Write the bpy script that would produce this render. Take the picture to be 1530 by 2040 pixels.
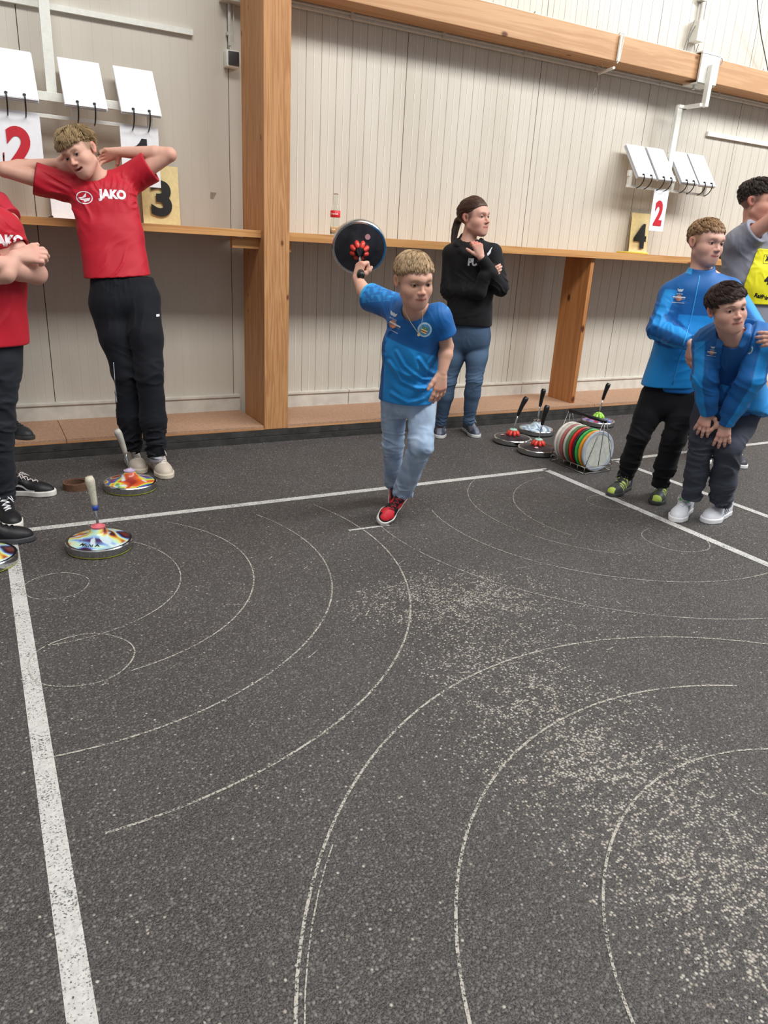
import bpy, bmesh, math, random
import numpy as np
from mathutils import Vector, Matrix
from mathutils.bvhtree import BVHTree

random.seed(7)
RNG = np.random.default_rng(11)
for o in list(bpy.data.objects):
    bpy.data.objects.remove(o)
scene = bpy.context.scene
COL = scene.collection

# ------------------------------------------------------------------ camera
F_PX, PITCH, ROLL, YAW, CAM_H = 1455.25, 0.349614, -0.056957, 0.511300, 1.30
cy_, sy_ = math.cos(YAW), math.sin(YAW)
c_f = np.array([sy_ * math.cos(PITCH), cy_ * math.cos(PITCH), -math.sin(PITCH)])
c_r = np.array([cy_, -sy_, 0.0])
c_d = np.cross(c_f, c_r)
_c, _s = math.cos(ROLL), math.sin(ROLL)
c_r, c_d = _c * c_r + _s * c_d, -_s * c_r + _c * c_d
cam_data = bpy.data.cameras.new('camera')
cam = bpy.data.objects.new('camera', cam_data)
COL.objects.link(cam)
cam.matrix_world = Matrix(((c_r[0], -c_d[0], -c_f[0], 0), (c_r[1], -c_d[1], -c_f[1], 0), (c_r[2], -c_d[2], -c_f[2], CAM_H), (0, 0, 0, 1)))
cam_data.sensor_fit = 'HORIZONTAL'
cam_data.sensor_width = 36.0
cam_data.lens = 36.0 * F_PX / 1530.0
cam_data.clip_start = 0.05
cam_data.clip_end = 100
scene.camera = cam

# ------------------------------------------------------------------ view, world, daylight
scene.view_settings.view_transform = 'Standard'
scene.view_settings.look = 'None'
scene.view_settings.gamma = 1.0
scene.view_settings.use_curve_mapping = False
scene.view_settings.exposure = 0.0
world = bpy.data.worlds.new('hall_daylight')
scene.world = world
world.use_nodes = True
bg = world.node_tree.nodes['Background']
bg.inputs[0].default_value = (0.93, 0.96, 1.0, 1)
bg.inputs[1].default_value = 0.37


def area(name, loc, target, sx, sy, power, color=(1, 1, 1)):
    d = bpy.data.lights.new(name, 'AREA')
    d.shape = 'RECTANGLE'
    d.size, d.size_y = sx, sy
    d.energy = power
    d.color = color
    o = bpy.data.objects.new(name, d)
    COL.objects.link(o)
    o.location = loc
    z = (Vector(loc) - Vector(target)).normalized()
    x = Vector((1, 0, 0))
    y = z.cross(x).normalized()
    o.matrix_world = Matrix(((x.x, y.x, z.x, loc[0]), (x.y, y.y, z.y, loc[1]), (x.z, y.z, z.z, loc[2]), (0, 0, 0, 1)))
    return o


# the long band of roof glazing behind the photographer, and the window strip further right
area('roof_light_band', (3.5, -0.6, 7.6), (3.0, 4.8, 1.2), 11.0, 1.5, 900, (1.0, 0.985, 0.95))
area('roof_light_right', (9.0, 1.2, 5.6), (6.2, 5.1, 2.2), 3.2, 1.2, 330, (0.93, 0.97, 1.0))


# ------------------------------------------------------------------ pixel -> place helpers
def V(*a):
    return np.array(a if len(a) > 1 else a[0], dtype=float)


def nrm(v):
    v = np.asarray(v, float)
    return v / (np.linalg.norm(v) + 1e-12)


def ray(u, v):
    return (u - 765) / F_PX * c_r + (v - 1020) / F_PX * c_d + c_f


def at(u, v, Y):
    d = ray(u, v)
    return V(0, 0, CAM_H) + d * (Y / d[1])


def gr(u, v, z=0.0):
    d = ray(u, v)
    return V(0, 0, CAM_H) + d * ((z - CAM_H) / d[2])


class Ref:
    """upright plane through a ground point, square to the sight line; off = metres behind it"""
    def __init__(self, x, y):
        self.b = V(x, y, 0)
        self.n = nrm(V(x, y, 0))
        self.r = V(self.n[1], -self.n[0], 0)

    def __call__(self, u, v, off=0.0):
        d = ray(u, v)
        t = (self.b @ self.n + off) / (d @ self.n)
        return V(0, 0, CAM_H) + d * t


# ------------------------------------------------------------------ object helpers
def tag(o, label=None, cat=None, group=None, kind=None):
    if label: o['label'] = label
    if cat: o['category'] = cat
    if group: o['group'] = group
    if kind: o['kind'] = kind
    return o


BASE = {}


def empty(name, loc, label, cat, group=None):
    o = bpy.data.objects.new(name, None)
    o.empty_display_size = 0.1
    COL.objects.link(o)
    o.location = loc
    BASE[o.name] = V(*loc)
    return tag(o, label, cat, group)


def base_of(o):
    b = V(0, 0, 0)
    while o is not None:
        b = b + V(*o.location)
        o = o.parent
    return b


def mesh_obj(name, verts, faces, mat, parent=None, smooth=True, cols=None, label=None, mats=None, midx=None, origin=None):
    """verts in world space; stored relative to the parent's place (or to origin)"""
    verts = np.asarray(verts, dtype=np.float64).reshape(-1, 3)
    if parent is not None:
        off = base_of(parent)
    elif origin is not None:
        off = V(*origin)
    else:
        off = V(0, 0, 0)
    me = bpy.data.meshes.new(name)
    me.from_pydata((verts - off).tolist() if len(verts) < 4000 else [], [], faces if len(verts) < 4000 else [])
    if len(verts) >= 4000:
        f = faces
        if isinstance(f, np.ndarray):
            k = f.shape[1]
            me.vertices.add(len(verts)); me.vertices.foreach_set('co', (verts - off).astype(np.float32).ravel())
            me.loops.add(f.size); me.loops.foreach_set('vertex_index', f.astype(np.int32).ravel())
            me.polygons.add(len(f)); me.polygons.foreach_set('loop_start', np.arange(0, f.size, k, dtype=np.int32))
            me.update(calc_edges=True)
        else:
            me.from_pydata((verts - off).tolist(), [], f)
    me.polygons.foreach_set('use_smooth', [smooth] * len(me.polygons))
    if cols is not None:
        ca = me.color_attributes.new('Col', 'FLOAT_COLOR', 'POINT')
        c4 = np.ones((len(verts), 4), np.float32); c4[:, :3] = cols
        ca.data.foreach_set('color', c4.ravel())
    for m in (mats or [mat]):
        me.materials.append(m)
    if midx is not None:
        me.polygons.foreach_set('material_index', midx)
    me.update()
    o = bpy.data.objects.new(name, me)
    COL.objects.link(o)
    if parent is not None:
        o.parent = parent
    elif origin is not None:
        o.location = off
    if label: o['label'] = label
    return o


class MB:
    """collects simple solids into one mesh"""
    def __init__(self):
        self.v, self.f = [], []

    def add(self, vs, fs):
        n = len(self.v)
        self.v += [tuple(map(float, p)) for p in vs]
        self.f += [tuple(i + n for i in f) for f in fs]
        return self

    def box(self, lo, hi, M=None, bev=0.0):
        x0, y0, z0 = lo; x1, y1, z1 = hi
        if bev > 0:
            bm = bmesh.new()
            bmesh.ops.create_cube(bm, size=1)
            for v in bm.verts:
                v.co = Vector(((x0 + x1) / 2 + v.co.x * (x1 - x0), (y0 + y1) / 2 + v.co.y * (y1 - y0), (z0 + z1) / 2 + v.co.z * (z1 - z0)))
            bmesh.ops.bevel(bm, geom=bm.edges[:], offset=bev, segments=2, affect='EDGES', profile=0.6)
            bm.verts.index_update()
            vs = [v.co.copy() for v in bm.verts]; fs = [[v.index for v in f.verts] for f in bm.faces]
            bm.free()
        else:
            vs = [(x, y, z) for x in (x0, x1) for y in (y0, y1) for z in (z0, z1)]
            fs = [(0, 1, 3, 2), (4, 6, 7, 5), (0, 4, 5, 1), (2, 3, 7, 6), (0, 2, 6, 4), (1, 5, 7, 3)]
        if M is not None:
            vs = [M @ Vector(v) for v in vs]
        return self.add(vs, fs)

    def tube(self, pts, r, n=8, closed=False, caps=True, flat=None):
        P = [V(p) for p in pts]
        m = len(P)
        R = r if hasattr(r, '__len__') else [r] * m
        up = None
        rings = []
        for i in range(m):
            t = nrm(P[(i + 1) % m] - P[i - 1]) if closed else nrm(P[min(i + 1, m - 1)] - P[max(i - 1, 0)])
            if up is None:
                a = V(0, 0, 1) if abs(t[2]) < 0.9 else V(1, 0, 0)
                up = nrm(np.cross(np.cross(t, a), t))
            else:
                up = nrm(up - t * (up @ t))
            s = np.cross(t, up)
            rings.append([P[i] + R[i] * (math.cos(2 * math.pi * k / n) * up + (flat or 1.0) * math.sin(2 * math.pi * k / n) * s) for k in range(n)])
        vs = [p for rg in rings for p in rg]
        fs = []
        for i in range(m if closed else m - 1):
            j = (i + 1) % m
            for k in range(n):
                fs.append((i * n + k, i * n + (k + 1) % n, j * n + (k + 1) % n, j * n + k))
        if not closed and caps:
            fs.append(tuple(range(n))[::-1]); fs.append(tuple((m - 1) * n + k for k in range(n)))
        return self.add(vs, fs)

    def lathe(self, prof, n=48, M=None, close=True):
        vs, fs = [], []
        for (r, z) in prof:
            for k in range(n):
                a = 2 * math.pi * k / n
                vs.append(Vector((r * math.cos(a), r * math.sin(a), z)))
        m = len(prof)
        for i in range(m - 1):
            for k in range(n):
                fs.append((i * n + k, i * n + (k + 1) % n, (i + 1) * n + (k + 1) % n, (i + 1) * n + k))
        if close:
            if prof[0][0] > 1e-6: fs.append(tuple(range(n))[::-1])
            if prof[-1][0] > 1e-6: fs.append(tuple((m - 1) * n + k for k in range(n)))
        if M is not None: vs = [M @ v for v in vs]
        return self.add(vs, fs)

    def prism(self, poly, d, M):
        """poly: 2d outline, thickness d along local z, placed by M"""
        n = len(poly)
        vs = [M @ Vector((x, y, 0)) for x, y in poly] + [M @ Vector((x, y, d)) for x, y in poly]
        fs = [tuple(range(n))[::-1], tuple(range(n, 2 * n))] + [(i, (i + 1) % n, n + (i + 1) % n, n + i) for i in range(n)]
        return self.add(vs, fs)

    def build(self, name, mat, parent=None, smooth=False, **k):
        return mesh_obj(name, self.v, self.f, mat, parent, smooth, **k)


def auto_smooth(o, ang=35):
    me = o.data
    try:
        me.set_sharp_from_angle(angle=math.radians(ang))
    except Exception:
        pass
    me.polygons.foreach_set('use_smooth', [True] * len(me.polygons))
    return o


def frame(o, x, y, z=None):
    """matrix with origin o and x,y axes"""
    x = nrm(x); y = nrm(V(y) - x * (V(y) @ x))
    z = np.cross(x, y)
    return Matrix(((x[0], y[0], z[0], o[0]), (x[1], y[1], z[1], o[1]), (x[2], y[2], z[2], o[2]), (0, 0, 0, 1)))


# ------------------------------------------------------------------ materials
def srgb(r, g, b):
    f = lambda c: c / 12.92 if c <= 0.04045 else ((c + 0.055) / 1.055) ** 2.4
    return (f(r / 255), f(g / 255), f(b / 255), 1)


def lin(r, g, b):
    return np.array(srgb(r, g, b)[:3])


class NT:
    def __init__(self, name, rough=0.5, metal=0.0, color=None, spec=0.5):
        self.m = bpy.data.materials.new(name)
        self.m.use_nodes = True
        self.t = self.m.node_tree
        self.b = self.t.nodes['Principled BSDF']
        self.b.inputs['Roughness'].default_value = rough
        self.b.inputs['Metallic'].default_value = metal
        self.b.inputs['Specular IOR Level'].default_value = spec
        if color is not None:
            self.b.inputs['Base Color'].default_value = color
        self.co = None

    def n(self, typ, **kw):
        nd = self.t.nodes.new('ShaderNode' + typ)
        for k, v in kw.items():
            if hasattr(nd, k): setattr(nd, k, v)
            else: nd.inputs[k.replace('_', ' ')].default_value = v
        return nd

    def l(self, a, b):
        self.t.links.new(a, b)

    def coord(self, scale=(1, 1, 1), rot=(0, 0, 0)):
        if self.co is None: self.co = self.n('TexCoord')
        mp = self.n('Mapping')
        mp.inputs['Scale'].default_value = scale
        mp.inputs['Rotation'].default_value = rot
        self.l(self.co.outputs['Object'], mp.inputs['Vector'])
        return mp.outputs[0]

    def noise(self, vec, scale, detail=4, rough=0.55, dist=0.0):
        nd = self.n('TexNoise')
        nd.inputs['Scale'].default_value = scale; nd.inputs['Detail'].default_value = detail
        nd.inputs['Roughness'].default_value = rough; nd.inputs['Distortion'].default_value = dist
        self.l(vec, nd.inputs['Vector'])
        return nd.outputs['Fac']

    def vor(self, vec, scale, out='Distance', feature='F1', rnd=1.0):
        nd = self.n('TexVoronoi'); nd.feature = feature
        nd.inputs['Scale'].default_value = scale; nd.inputs['Randomness'].default_value = rnd
        self.l(vec, nd.inputs['Vector'])
        return nd.outputs[out]

    def ramp(self, fac, stops, interp='LINEAR'):
        nd = self.n('ValToRGB'); nd.color_ramp.interpolation = interp
        cr = nd.color_ramp
        while len(cr.elements) < len(stops): cr.elements.new(0.5)
        for e, (p, c) in zip(cr.elements, stops):
            e.position = p; e.color = c if hasattr(c, '__len__') else (c, c, c, 1)
        self.l(fac, nd.inputs[0])
        return nd.outputs[0]

    def mix(self, fac, a, b, mode='MIX'):
        nd = self.n('Mix'); nd.data_type = 'RGBA'; nd.blend_type = mode
        for s, v in ((nd.inputs['Factor'], fac), (nd.inputs[6], a), (nd.inputs[7], b)):
            if hasattr(v, 'is_linked'): self.l(v, s)
            else: s.default_value = v
        return nd.outputs[2]

    def math(self, op, a, b=0.0, c=0.0, clamp=False):
        nd = self.n('Math'); nd.operation = op; nd.use_clamp = clamp
        for i, v in enumerate((a, b, c)):
            if hasattr(v, 'is_linked'): self.l(v, nd.inputs[i])
            else: nd.inputs[i].default_value = v
        return nd.outputs[0]

    def base(self, c): self.l(c, self.b.inputs['Base Color']); return self

    def bump(self, h, strength=0.3, dist=0.01):
        nd = self.n('Bump'); nd.inputs['Strength'].default_value = strength; nd.inputs['Distance'].default_value = dist
        self.l(h, nd.inputs['Height']); self.l(nd.outputs[0], self.b.inputs['Normal'])
        return self


def plain(name, rgb, rough=0.5, metal=0.0, spec=0.5, vary=0.06, bump=0.0, scale=40):
    t = NT(name, rough, metal, spec=spec)
    c = srgb(*rgb)
    n = t.noise(t.coord(), scale, 3)
    dark = tuple(x * (1 - vary * 2) for x in c[:3]) + (1,)
    lite = tuple(min(1, x * (1 + vary * 2)) for x in c[:3]) + (1,)
    t.base(t.ramp(n, [(0.3, dark), (0.7, lite)]))
    if bump: t.bump(n, bump, 0.002)
    return t.m


def wood(name, c1, c2, axis, knots=True, ks=(0.07, 0.14), dark=(92, 48, 22), rough=0.55, ring=34):
    """axis = grain direction index"""
    t = NT(name, rough, spec=0.35)
    sc = [1, 1, 1]; sc[axis] = 0.045
    v = t.coord(tuple(sc))
    n1 = t.noise(v, 7, 5, 0.6, 0.4)
    w = t.math('SINE', t.math('MULTIPLY', n1, ring * 2.0))
    w = t.math('MULTIPLY_ADD', w, 0.5, 0.5)
    fine = t.noise(v, 120, 4, 0.7)
    f = t.math('ADD', t.math('MULTIPLY', w, 0.55), t.math('MULTIPLY', fine, 0.5), clamp=True)
    col = t.ramp(f, [(0.1, srgb(*c2)), (0.8, srgb(*c1))])
    big = t.noise(t.coord(tuple(1 if i != axis else 0.35 for i in range(3))), 2.2, 3)
    col = t.mix(t.ramp(big, [(0.35, 0.0), (0.75, 0.5)]), col, srgb(*c2))
    if knots:
        k = [1, 1, 1]; k[axis] = 0.55
        d = t.vor(t.coord(tuple(k)), 6.5, 'Distance')
        rnd = t.n('SeparateColor')
        vv = t.n('TexVoronoi'); vv.inputs['Scale'].default_value = 6.5
        t.l(t.coord(tuple(k)), vv.inputs['Vector']); t.l(vv.outputs['Color'], rnd.inputs[0])
        sel = t.math('GREATER_THAN', rnd.outputs[0], 0.3)
        kn = t.math('MULTIPLY', t.ramp(d, [(ks[0], 1.0), (ks[1], 0.0)]), sel)
        col = t.mix(kn, col, srgb(*dark))
    t.base(col)
    t.bump(f, 0.15, 0.003)
    return t.m


def vcol(name, rough=0.6, spec=0.35, sheen=0.0, sub=0.0, bump=0.0, bscale=900, coat=0.0):
    t = NT(name, rough, spec=spec)
    a = t.n('Attribute'); a.attribute_name = 'Col'
    t.base(a.outputs['Color'])
    if sheen: t.b.inputs['Sheen Weight'].default_value = sheen
    if coat: t.b.inputs['Coat Weight'].default_value = coat; t.b.inputs['Coat Roughness'].default_value = 0.25
    if sub:
        t.b.inputs['Subsurface Weight'].default_value = sub
        t.b.inputs['Subsurface Radius'].default_value = (0.9, 0.35, 0.2)
        t.b.inputs['Subsurface Scale'].default_value = 0.012
    if bump:
        t.bump(t.noise(t.coord(), bscale, 2), bump, 0.001)
    return t.m


M_SKIN = vcol('skin', 0.52, 0.35, sub=0.12, bump=0.12, bscale=500)
M_CLOTH = vcol('cloth', 0.78, 0.2, sheen=0.05, bump=0.2, bscale=1100)
M_SHINY = vcol('sports_fabric', 0.58, 0.35, sheen=0.06, bump=0.08, bscale=1100)
M_DENIM = vcol('denim', 0.85, 0.15, bump=0.35, bscale=1300)
M_SHOE = vcol('shoe_leather', 0.5, 0.4)
M_HAIR = vcol('hair_fibre', 0.45, 0.4)
M_EYE = vcol('eye_surface', 0.12, 0.5)
M_PRINT = vcol('printed_colour', 0.55, 0.35)
# ------------------------------------------------------------------ setting materials
def asphalt():
    t = NT('asphalt', 0.62, spec=0.42)
    v = t.coord()
    sep = t.n('SeparateXYZ'); t.l(v, sep.inputs[0])
    x, y = sep.outputs[0], sep.outputs[1]
    # worn track in the middle of the lane: stones rubbed bare
    def spot(cx, cy, rx, ry, amp):
        a = t.math('DIVIDE', t.math('SUBTRACT', x, cx), rx)
        b = t.math('DIVIDE', t.math('SUBTRACT', y, cy), ry)
        d = t.math('ADD', t.math('MULTIPLY', a, a), t.math('MULTIPLY', b, b))
        return t.math('MULTIPLY', t.math('SUBTRACT', 1.0, t.math('SQRT', d), clamp=True), amp)
    w = spot(1.50, 2.14, 0.46, 0.30, 2.0)
    for s in ((1.36, 1.28, 0.42, 0.42, 1.5), (1.36, 0.90, 0.40, 0.50, 1.8), (1.30, 0.60, 0.34, 0.34, 1.4), (1.40, 1.68, 0.34, 0.36, 1.0), (1.78, 1.95, 0.4, 0.4, 0.5)):
        w = t.math('ADD', w, spot(*s))
    big = t.noise(v, 5.5, 5, 0.65)
    fine = t.noise(v, 30, 3, 0.6)
    w = t.math('MULTIPLY', w, t.ramp(big, [(0.36, 0.10), (0.60, 1.0)]))
    w = t.math('MULTIPLY', w, t.ramp(fine, [(0.42, 0.10), (0.56, 1.0)]))
    vv = t.n('TexVoronoi'); vv.inputs['Scale'].default_value = 135.0
    t.l(v, vv.inputs['Vector'])
    sc = t.n('SeparateColor'); t.l(vv.outputs['Color'], sc.inputs[0])
    edge = t.ramp(vv.outputs['Distance'], [(0.25, 1.0), (0.62, 0.0)])
    thr = t.math('SUBTRACT', 0.992, t.math('MULTIPLY', w, 0.92))
    bare = t.math('MULTIPLY', t.math('GREATER_THAN', sc.outputs[0], thr), edge)
    scat = t.math('MULTIPLY', t.math('GREATER_THAN', t.math('ADD', sc.outputs[1], t.math('MULTIPLY', big, 0.10)), 0.975), edge)
    stone = t.ramp(sc.outputs[2], [(0.0, srgb(42, 40, 40)), (0.5, srgb(70, 67, 66)), (1.0, srgb(130, 125, 120))])
    patch = t.noise(v, 1.7, 4, 0.6)
    tar = t.ramp(patch, [(0.3, srgb(38, 35, 34)), (0.7, srgb(60, 57, 57))])
    grain = t.noise(v, 300, 2, 0.7)
    tar = t.mix(t.ramp(grain, [(0.42, 0.0), (0.66, 0.8)]), tar, srgb(116, 111, 108))
    col = t.mix(t.math('MULTIPLY', edge, 0.62), tar, stone)
    col = t.mix(t.math('MULTIPLY', bare, 0.85, clamp=True), col, t.mix(sc.outputs[1], srgb(206, 200, 190), srgb(168, 156, 142)))
    col = t.mix(t.math('MULTIPLY', scat, 0.4), col, srgb(160, 154, 146))
    t.base(col)
    t.l(t.ramp(patch, [(0.3, 0.52), (0.7, 0.68)]), t.b.inputs['Roughness'])
    h = t.math('ADD', edge, t.math('MULTIPLY', grain, 0.9))
    t.bump(h, 0.55, 0.0025)
    return t.m


def worn_paint(name, rgb, lo, hi, scale=170):
    t = NT(name, 0.7, spec=0.3)
    v = t.coord()
    n = t.noise(v, scale, 3, 0.7)
    big = t.noise(v, 9, 4, 0.6)
    f = t.math('ADD', n, t.math('MULTIPLY', t.math('SUBTRACT', big, 0.5), 0.35))
    a = t.ramp(f, [(lo, 0.0), (hi, 1.0)])
    t.base(t.ramp(t.noise(v, 60, 2), [(0.3, tuple(0.8 * c for c in srgb(*rgb)[:3]) + (1,)), (0.7, srgb(*rgb))]))
    t.l(a, t.b.inputs['Alpha'])
    t.bump(n, 0.3, 0.001)
    return t.m


def panel_paint():
    t = NT('coated_steel_panel', 0.36, spec=0.5)
    v = t.coord((1, 1, 0.25))
    n = t.noise(v, 3.0, 4, 0.6)
    c = t.ramp(n, [(0.3, srgb(194, 187, 174)), (0.7, srgb(204, 198, 186))])
    sm = t.noise(t.coord(), 34, 5, 0.75)
    c = t.mix(t.math('MULTIPLY', t.ramp(sm, [(0.66, 0.0), (0.74, 1.0)]), 0.16), c, srgb(120, 108, 92))
    t.base(c)
    t.l(t.ramp(n, [(0.3, 0.32), (0.7, 0.44)]), t.b.inputs['Roughness'])
    return t.m


M_FLOOR = asphalt()
M_PANEL = panel_paint()
M_GROOVE = plain('panel_groove_shade', (150, 138, 122), 0.7)  # darker than the panel coat: shade in the grooves put into the colour
M_RIDGE = plain('panel_ridge_highlight', (236, 231, 220), 0.3)  # paler than the panel coat: highlight along the ribs painted in
M_SEAM = plain('panel_seam', (84, 76, 68), 0.8)
M_COL = wood('glulam_column_wood', (200, 150, 102), (166, 114, 70), 2, ks=(0.035, 0.085), dark=(110, 64, 34), ring=46)
M_BEAM = wood('glulam_beam_wood', (204, 162, 122), (178, 134, 96), 0, dark=(96, 58, 36), ring=20)
M_SHELF = wood('shelf_wood', (212, 160, 102), (182, 126, 74), 0, dark=(120, 66, 34), ring=22)
M_LEDGE_EDGE = wood('ledge_edge_wood', (206, 158, 112), (170, 118, 78), 0, dark=(100, 60, 36), ring=22)
M_BOARD = wood('board_wood', (198, 138, 84), (168, 108, 60), 2, dark=(84, 40, 20), ring=18)
M_CHIP = plain('chipboard', (172, 136, 110), 0.75, vary=0.1, scale=90, bump=0.2)
M_BLACKWOOD = plain('black_stained_board', (52, 50, 48), 0.7, vary=0.22, scale=14, bump=0.4)
M_WHITEMETAL = plain('white_painted_metal', (226, 226, 218), 0.4, vary=0.03)
M_SKIRT = plain('grey_white_skirting', (206, 202, 192), 0.55, vary=0.07, scale=9)
M_PAPER = plain('laminated_white_card', (236, 238, 242), 0.35, vary=0.015)
M_YCARD = plain('yellowed_card', (232, 214, 158), 0.5, vary=0.04)
M_BLACK = plain('black_plastic', (22, 22, 24), 0.35, vary=0.1)
M_INK = plain('black_print', (18, 18, 18), 0.5, vary=0.05)
M_RED = plain('red_print', (190, 26, 42), 0.5, vary=0.04)
M_STEEL = plain('polished_steel', (196, 198, 200), 0.16, 1.0, vary=0.04)
M_WIRE = plain('zinc_wire', (150, 148, 144), 0.35, 1.0, vary=0.08)
M_CONDUIT = plain('grey_conduit', (196, 192, 184), 0.5, vary=0.04)

# ------------------------------------------------------------------ floor with its markings
WALL_Y = 5.15
mb = MB(); mb.box((-5, -3, -0.1), (14, 5.3, 0.0))
floor = tag(mb.build('floor', M_FLOOR), 'dark asphalt hall floor with white lane lines and scratched target circles', 'floor', kind='structure')
M_LINE = worn_paint('worn_white_line_paint', (208, 206, 202), 0.33, 0.47)
M_CHALK = worn_paint('scratched_chalk', (190, 184, 174), 0.42, 0.54, 160)


def strip(name, pts, w, mat, z=0.0012):
    P = [V(p[0], p[1], z) for p in pts]
    vs, fs = [], []
    for i, p in enumerate(P):
        t = nrm(P[min(i + 1, len(P) - 1)] - P[max(i - 1, 0)])
        s = V(-t[1], t[0], 0) * w / 2
        vs += [p + s, p - s]
    for i in range(len(P) - 1):
        fs.append((2 * i, 2 * i + 1, 2 * i + 3, 2 * i + 2))
    return mesh_obj(name, vs, fs, mat, floor, smooth=False)


strip('painted_line', [(0.018, -1.5), (0.018, 3.455)], 0.05, M_LINE)
strip('painted_line', [(-0.007, 3.455), (3.13, 3.455)], 0.046, M_LINE)
strip('painted_line', [(3.108, 3.455), (3.108, -1.5)], 0.05, M_LINE)
strip('painted_line', [(3.715, 3.476), (9.0, 3.476)], 0.046, M_LINE)
strip('painted_line', [(3.74, 3.476), (3.74, -1.5)], 0.046, M_LINE)
strip('painted_line', [(1.46, 2.938), (1.68, 2.934)], 0.016, M_LINE)


def arc(cx, cy, r, a0, a1, w=0.007):
    n = max(8, int(abs(a1 - a0) / 3))
    pts = []
    for i in range(n + 1):
        a = math.radians(a0 + (a1 - a0) * i / n)
        rr = r + 0.002 * math.sin(a * 5 + r * 9)
        pts.append((cx + rr * math.cos(a), cy + rr * math.sin(a)))
    strip('scratched_circle', pts, w * 0.8, M_CHALK, 0.0018)


rs_ = random.Random(5)
for i in range(30):
    x, y = rs_.gauss(1.25, 0.35), rs_.gauss(2.35, 0.35); a = rs_.uniform(-0.5, 0.9); L_ = rs_.uniform(0.015, 0.06)
    strip('scratch_mark', [(x, y), (x + L_ * math.cos(a), y + L_ * math.sin(a))], rs_.uniform(0.002, 0.0045), M_CHALK, 0.0016)
for c in ((0.15, 2.811, 0.116, 0, 360, 0.006), (0.17, 2.228, 0.159, 0, 360, 0.006), (0.14, 2.83, 0.476, -98, 60, 0.006), (0.17, 2.82, 0.735, -80, 45, 0.007),
          (0.14, 2.838, 1.079, -97, 25, 0.008), (0.119, 2.842, 1.411, -90, 20, 0.009), (1.582, 0.348, 1.325, 48, 185, 0.009), (1.582, 0.34, 1.312, 140, 180, 0.004),
          (1.581, 0.33, 1.024, 62, 190, 0.009), (1.581, 0.298, 0.734, 64, 190, 0.008), (2.987, 2.82, 0.754, 118, 235, 0.005), (2.95, 2.79, 0.99, 165, 280, 0.006),
          (2.991, 2.818, 1.363, 172, 275, 0.006), (3.05, 2.70, 0.62, 96, 200, 0.005), (2.94, 2.257, 0.16, 90, 340, 0.006), (3.03, 2.81, 0.12, 0, 360, 0.004)):
    arc(*c)

# ------------------------------------------------------------------ profiled panel wall
def wall_panel(name, x0, x1, seams, z1, amp):
    xs = [x0]; prof = []
    P = 0.111
    pts = [(x0, 0.0)]
    k0 = int(math.floor((x0 - 2.109) / P)) - 1
    marks = []
    for k in range(k0, k0 + int((x1 - x0) / P) + 4):
        marks.append((2.109 + P * k, 'g')); marks.append((2.055 + P * k, 'r'))
    marks = [m for m in marks if all(abs(m[0] - s) > 0.03 for s in seams)] + [(s, 's') for s in seams]
    marks.sort()
    for mx, ty in marks:
        if mx - 0.01 < x0 or mx + 0.01 > x1: continue
        if ty == 'g': pts += [(mx - 0.0022, 0), (mx - 0.0010, 0.0030 * amp), (mx + 0.0010, 0.0030 * amp), (mx + 0.0022, 0)]
        elif ty == 'r': pts += [(mx - 0.0035, 0), (mx - 0.0012, -0.0020 * amp), (mx + 0.0012, -0.0020 * amp), (mx + 0.0035, 0)]
        else: pts += [(mx - 0.0025, 0), (mx - 0.0018, 0.009), (mx + 0.0018, 0.009), (mx + 0.0025, 0)]
    pts.append((x1, 0))
    vs, fs, mi = [], [], []
    for (x, d) in pts:
        vs += [(x, WALL_Y + d, 0.0), (x, WALL_Y + d, z1)]
    for i in range(len(pts) - 1):
        fs.append((2 * i, 2 * i + 2, 2 * i + 3, 2 * i + 1))
        dd = (pts[i][1] + pts[i + 1][1]) / 2
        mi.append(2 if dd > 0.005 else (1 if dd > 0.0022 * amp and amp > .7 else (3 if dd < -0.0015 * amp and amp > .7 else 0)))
    n = len(vs)
    vs += [(x0, WALL_Y + 0.1, 0), (x0, WALL_Y + 0.1, z1), (x1, WALL_Y + 0.1, 0), (x1, WALL_Y + 0.1, z1)]
    fs += [(n + 2, n, n + 1, n + 3)]; mi.append(0)
    return mesh_obj(name, vs, fs, None, None, False, mats=[M_PANEL, M_GROOVE, M_SEAM, M_RIDGE], midx=mi)


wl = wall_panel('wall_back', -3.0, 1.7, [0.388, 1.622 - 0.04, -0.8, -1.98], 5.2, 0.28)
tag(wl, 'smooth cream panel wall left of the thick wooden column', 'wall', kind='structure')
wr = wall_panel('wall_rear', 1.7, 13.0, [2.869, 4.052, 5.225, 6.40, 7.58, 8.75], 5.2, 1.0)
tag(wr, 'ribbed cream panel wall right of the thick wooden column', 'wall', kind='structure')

# thin cover rails on the panels
p = at(0, 2, 5.14)
mb = MB(); zr = at(411, 70, 5.13)[2]; mb.box((-3, 5.125, zr - 0.015), (1.36, WALL_Y, zr + 0.015)); tag(mb.build('trim_1', M_WHITEMETAL), 'thin horizontal rail across the left panel wall', 'trim', kind='structure')
q = at(1410, 266, 5.13)
mb = MB(); mb.box((q[0], 5.125, q[2] - 0.018), (12.5, WALL_Y, q[2] + 0.018)); tag(mb.build('trim_2', M_WHITEMETAL), 'thin horizontal rail on the panel wall at far right', 'trim', kind='structure')

# skirting boards standing on the ledge, with joints
for i, (a, b) in enumerate(((-3, 1.62), (1.79, 2.49), (2.495, 4.2), (4.205, 6.4), (6.405, 13))):
    mb = MB(); mb.box((a, 5.115, 0.112), (b, WALL_Y, 0.212), bev=0.002); mb.box((a, 5.105, 0.212), (b, WALL_Y, 0.228), bev=0.002)
    tag(mb.build('baseboard_%s' % ['left', 'column', 'middle', 'right', 'far'][i], M_SKIRT), None, None, kind='structure')

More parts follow.
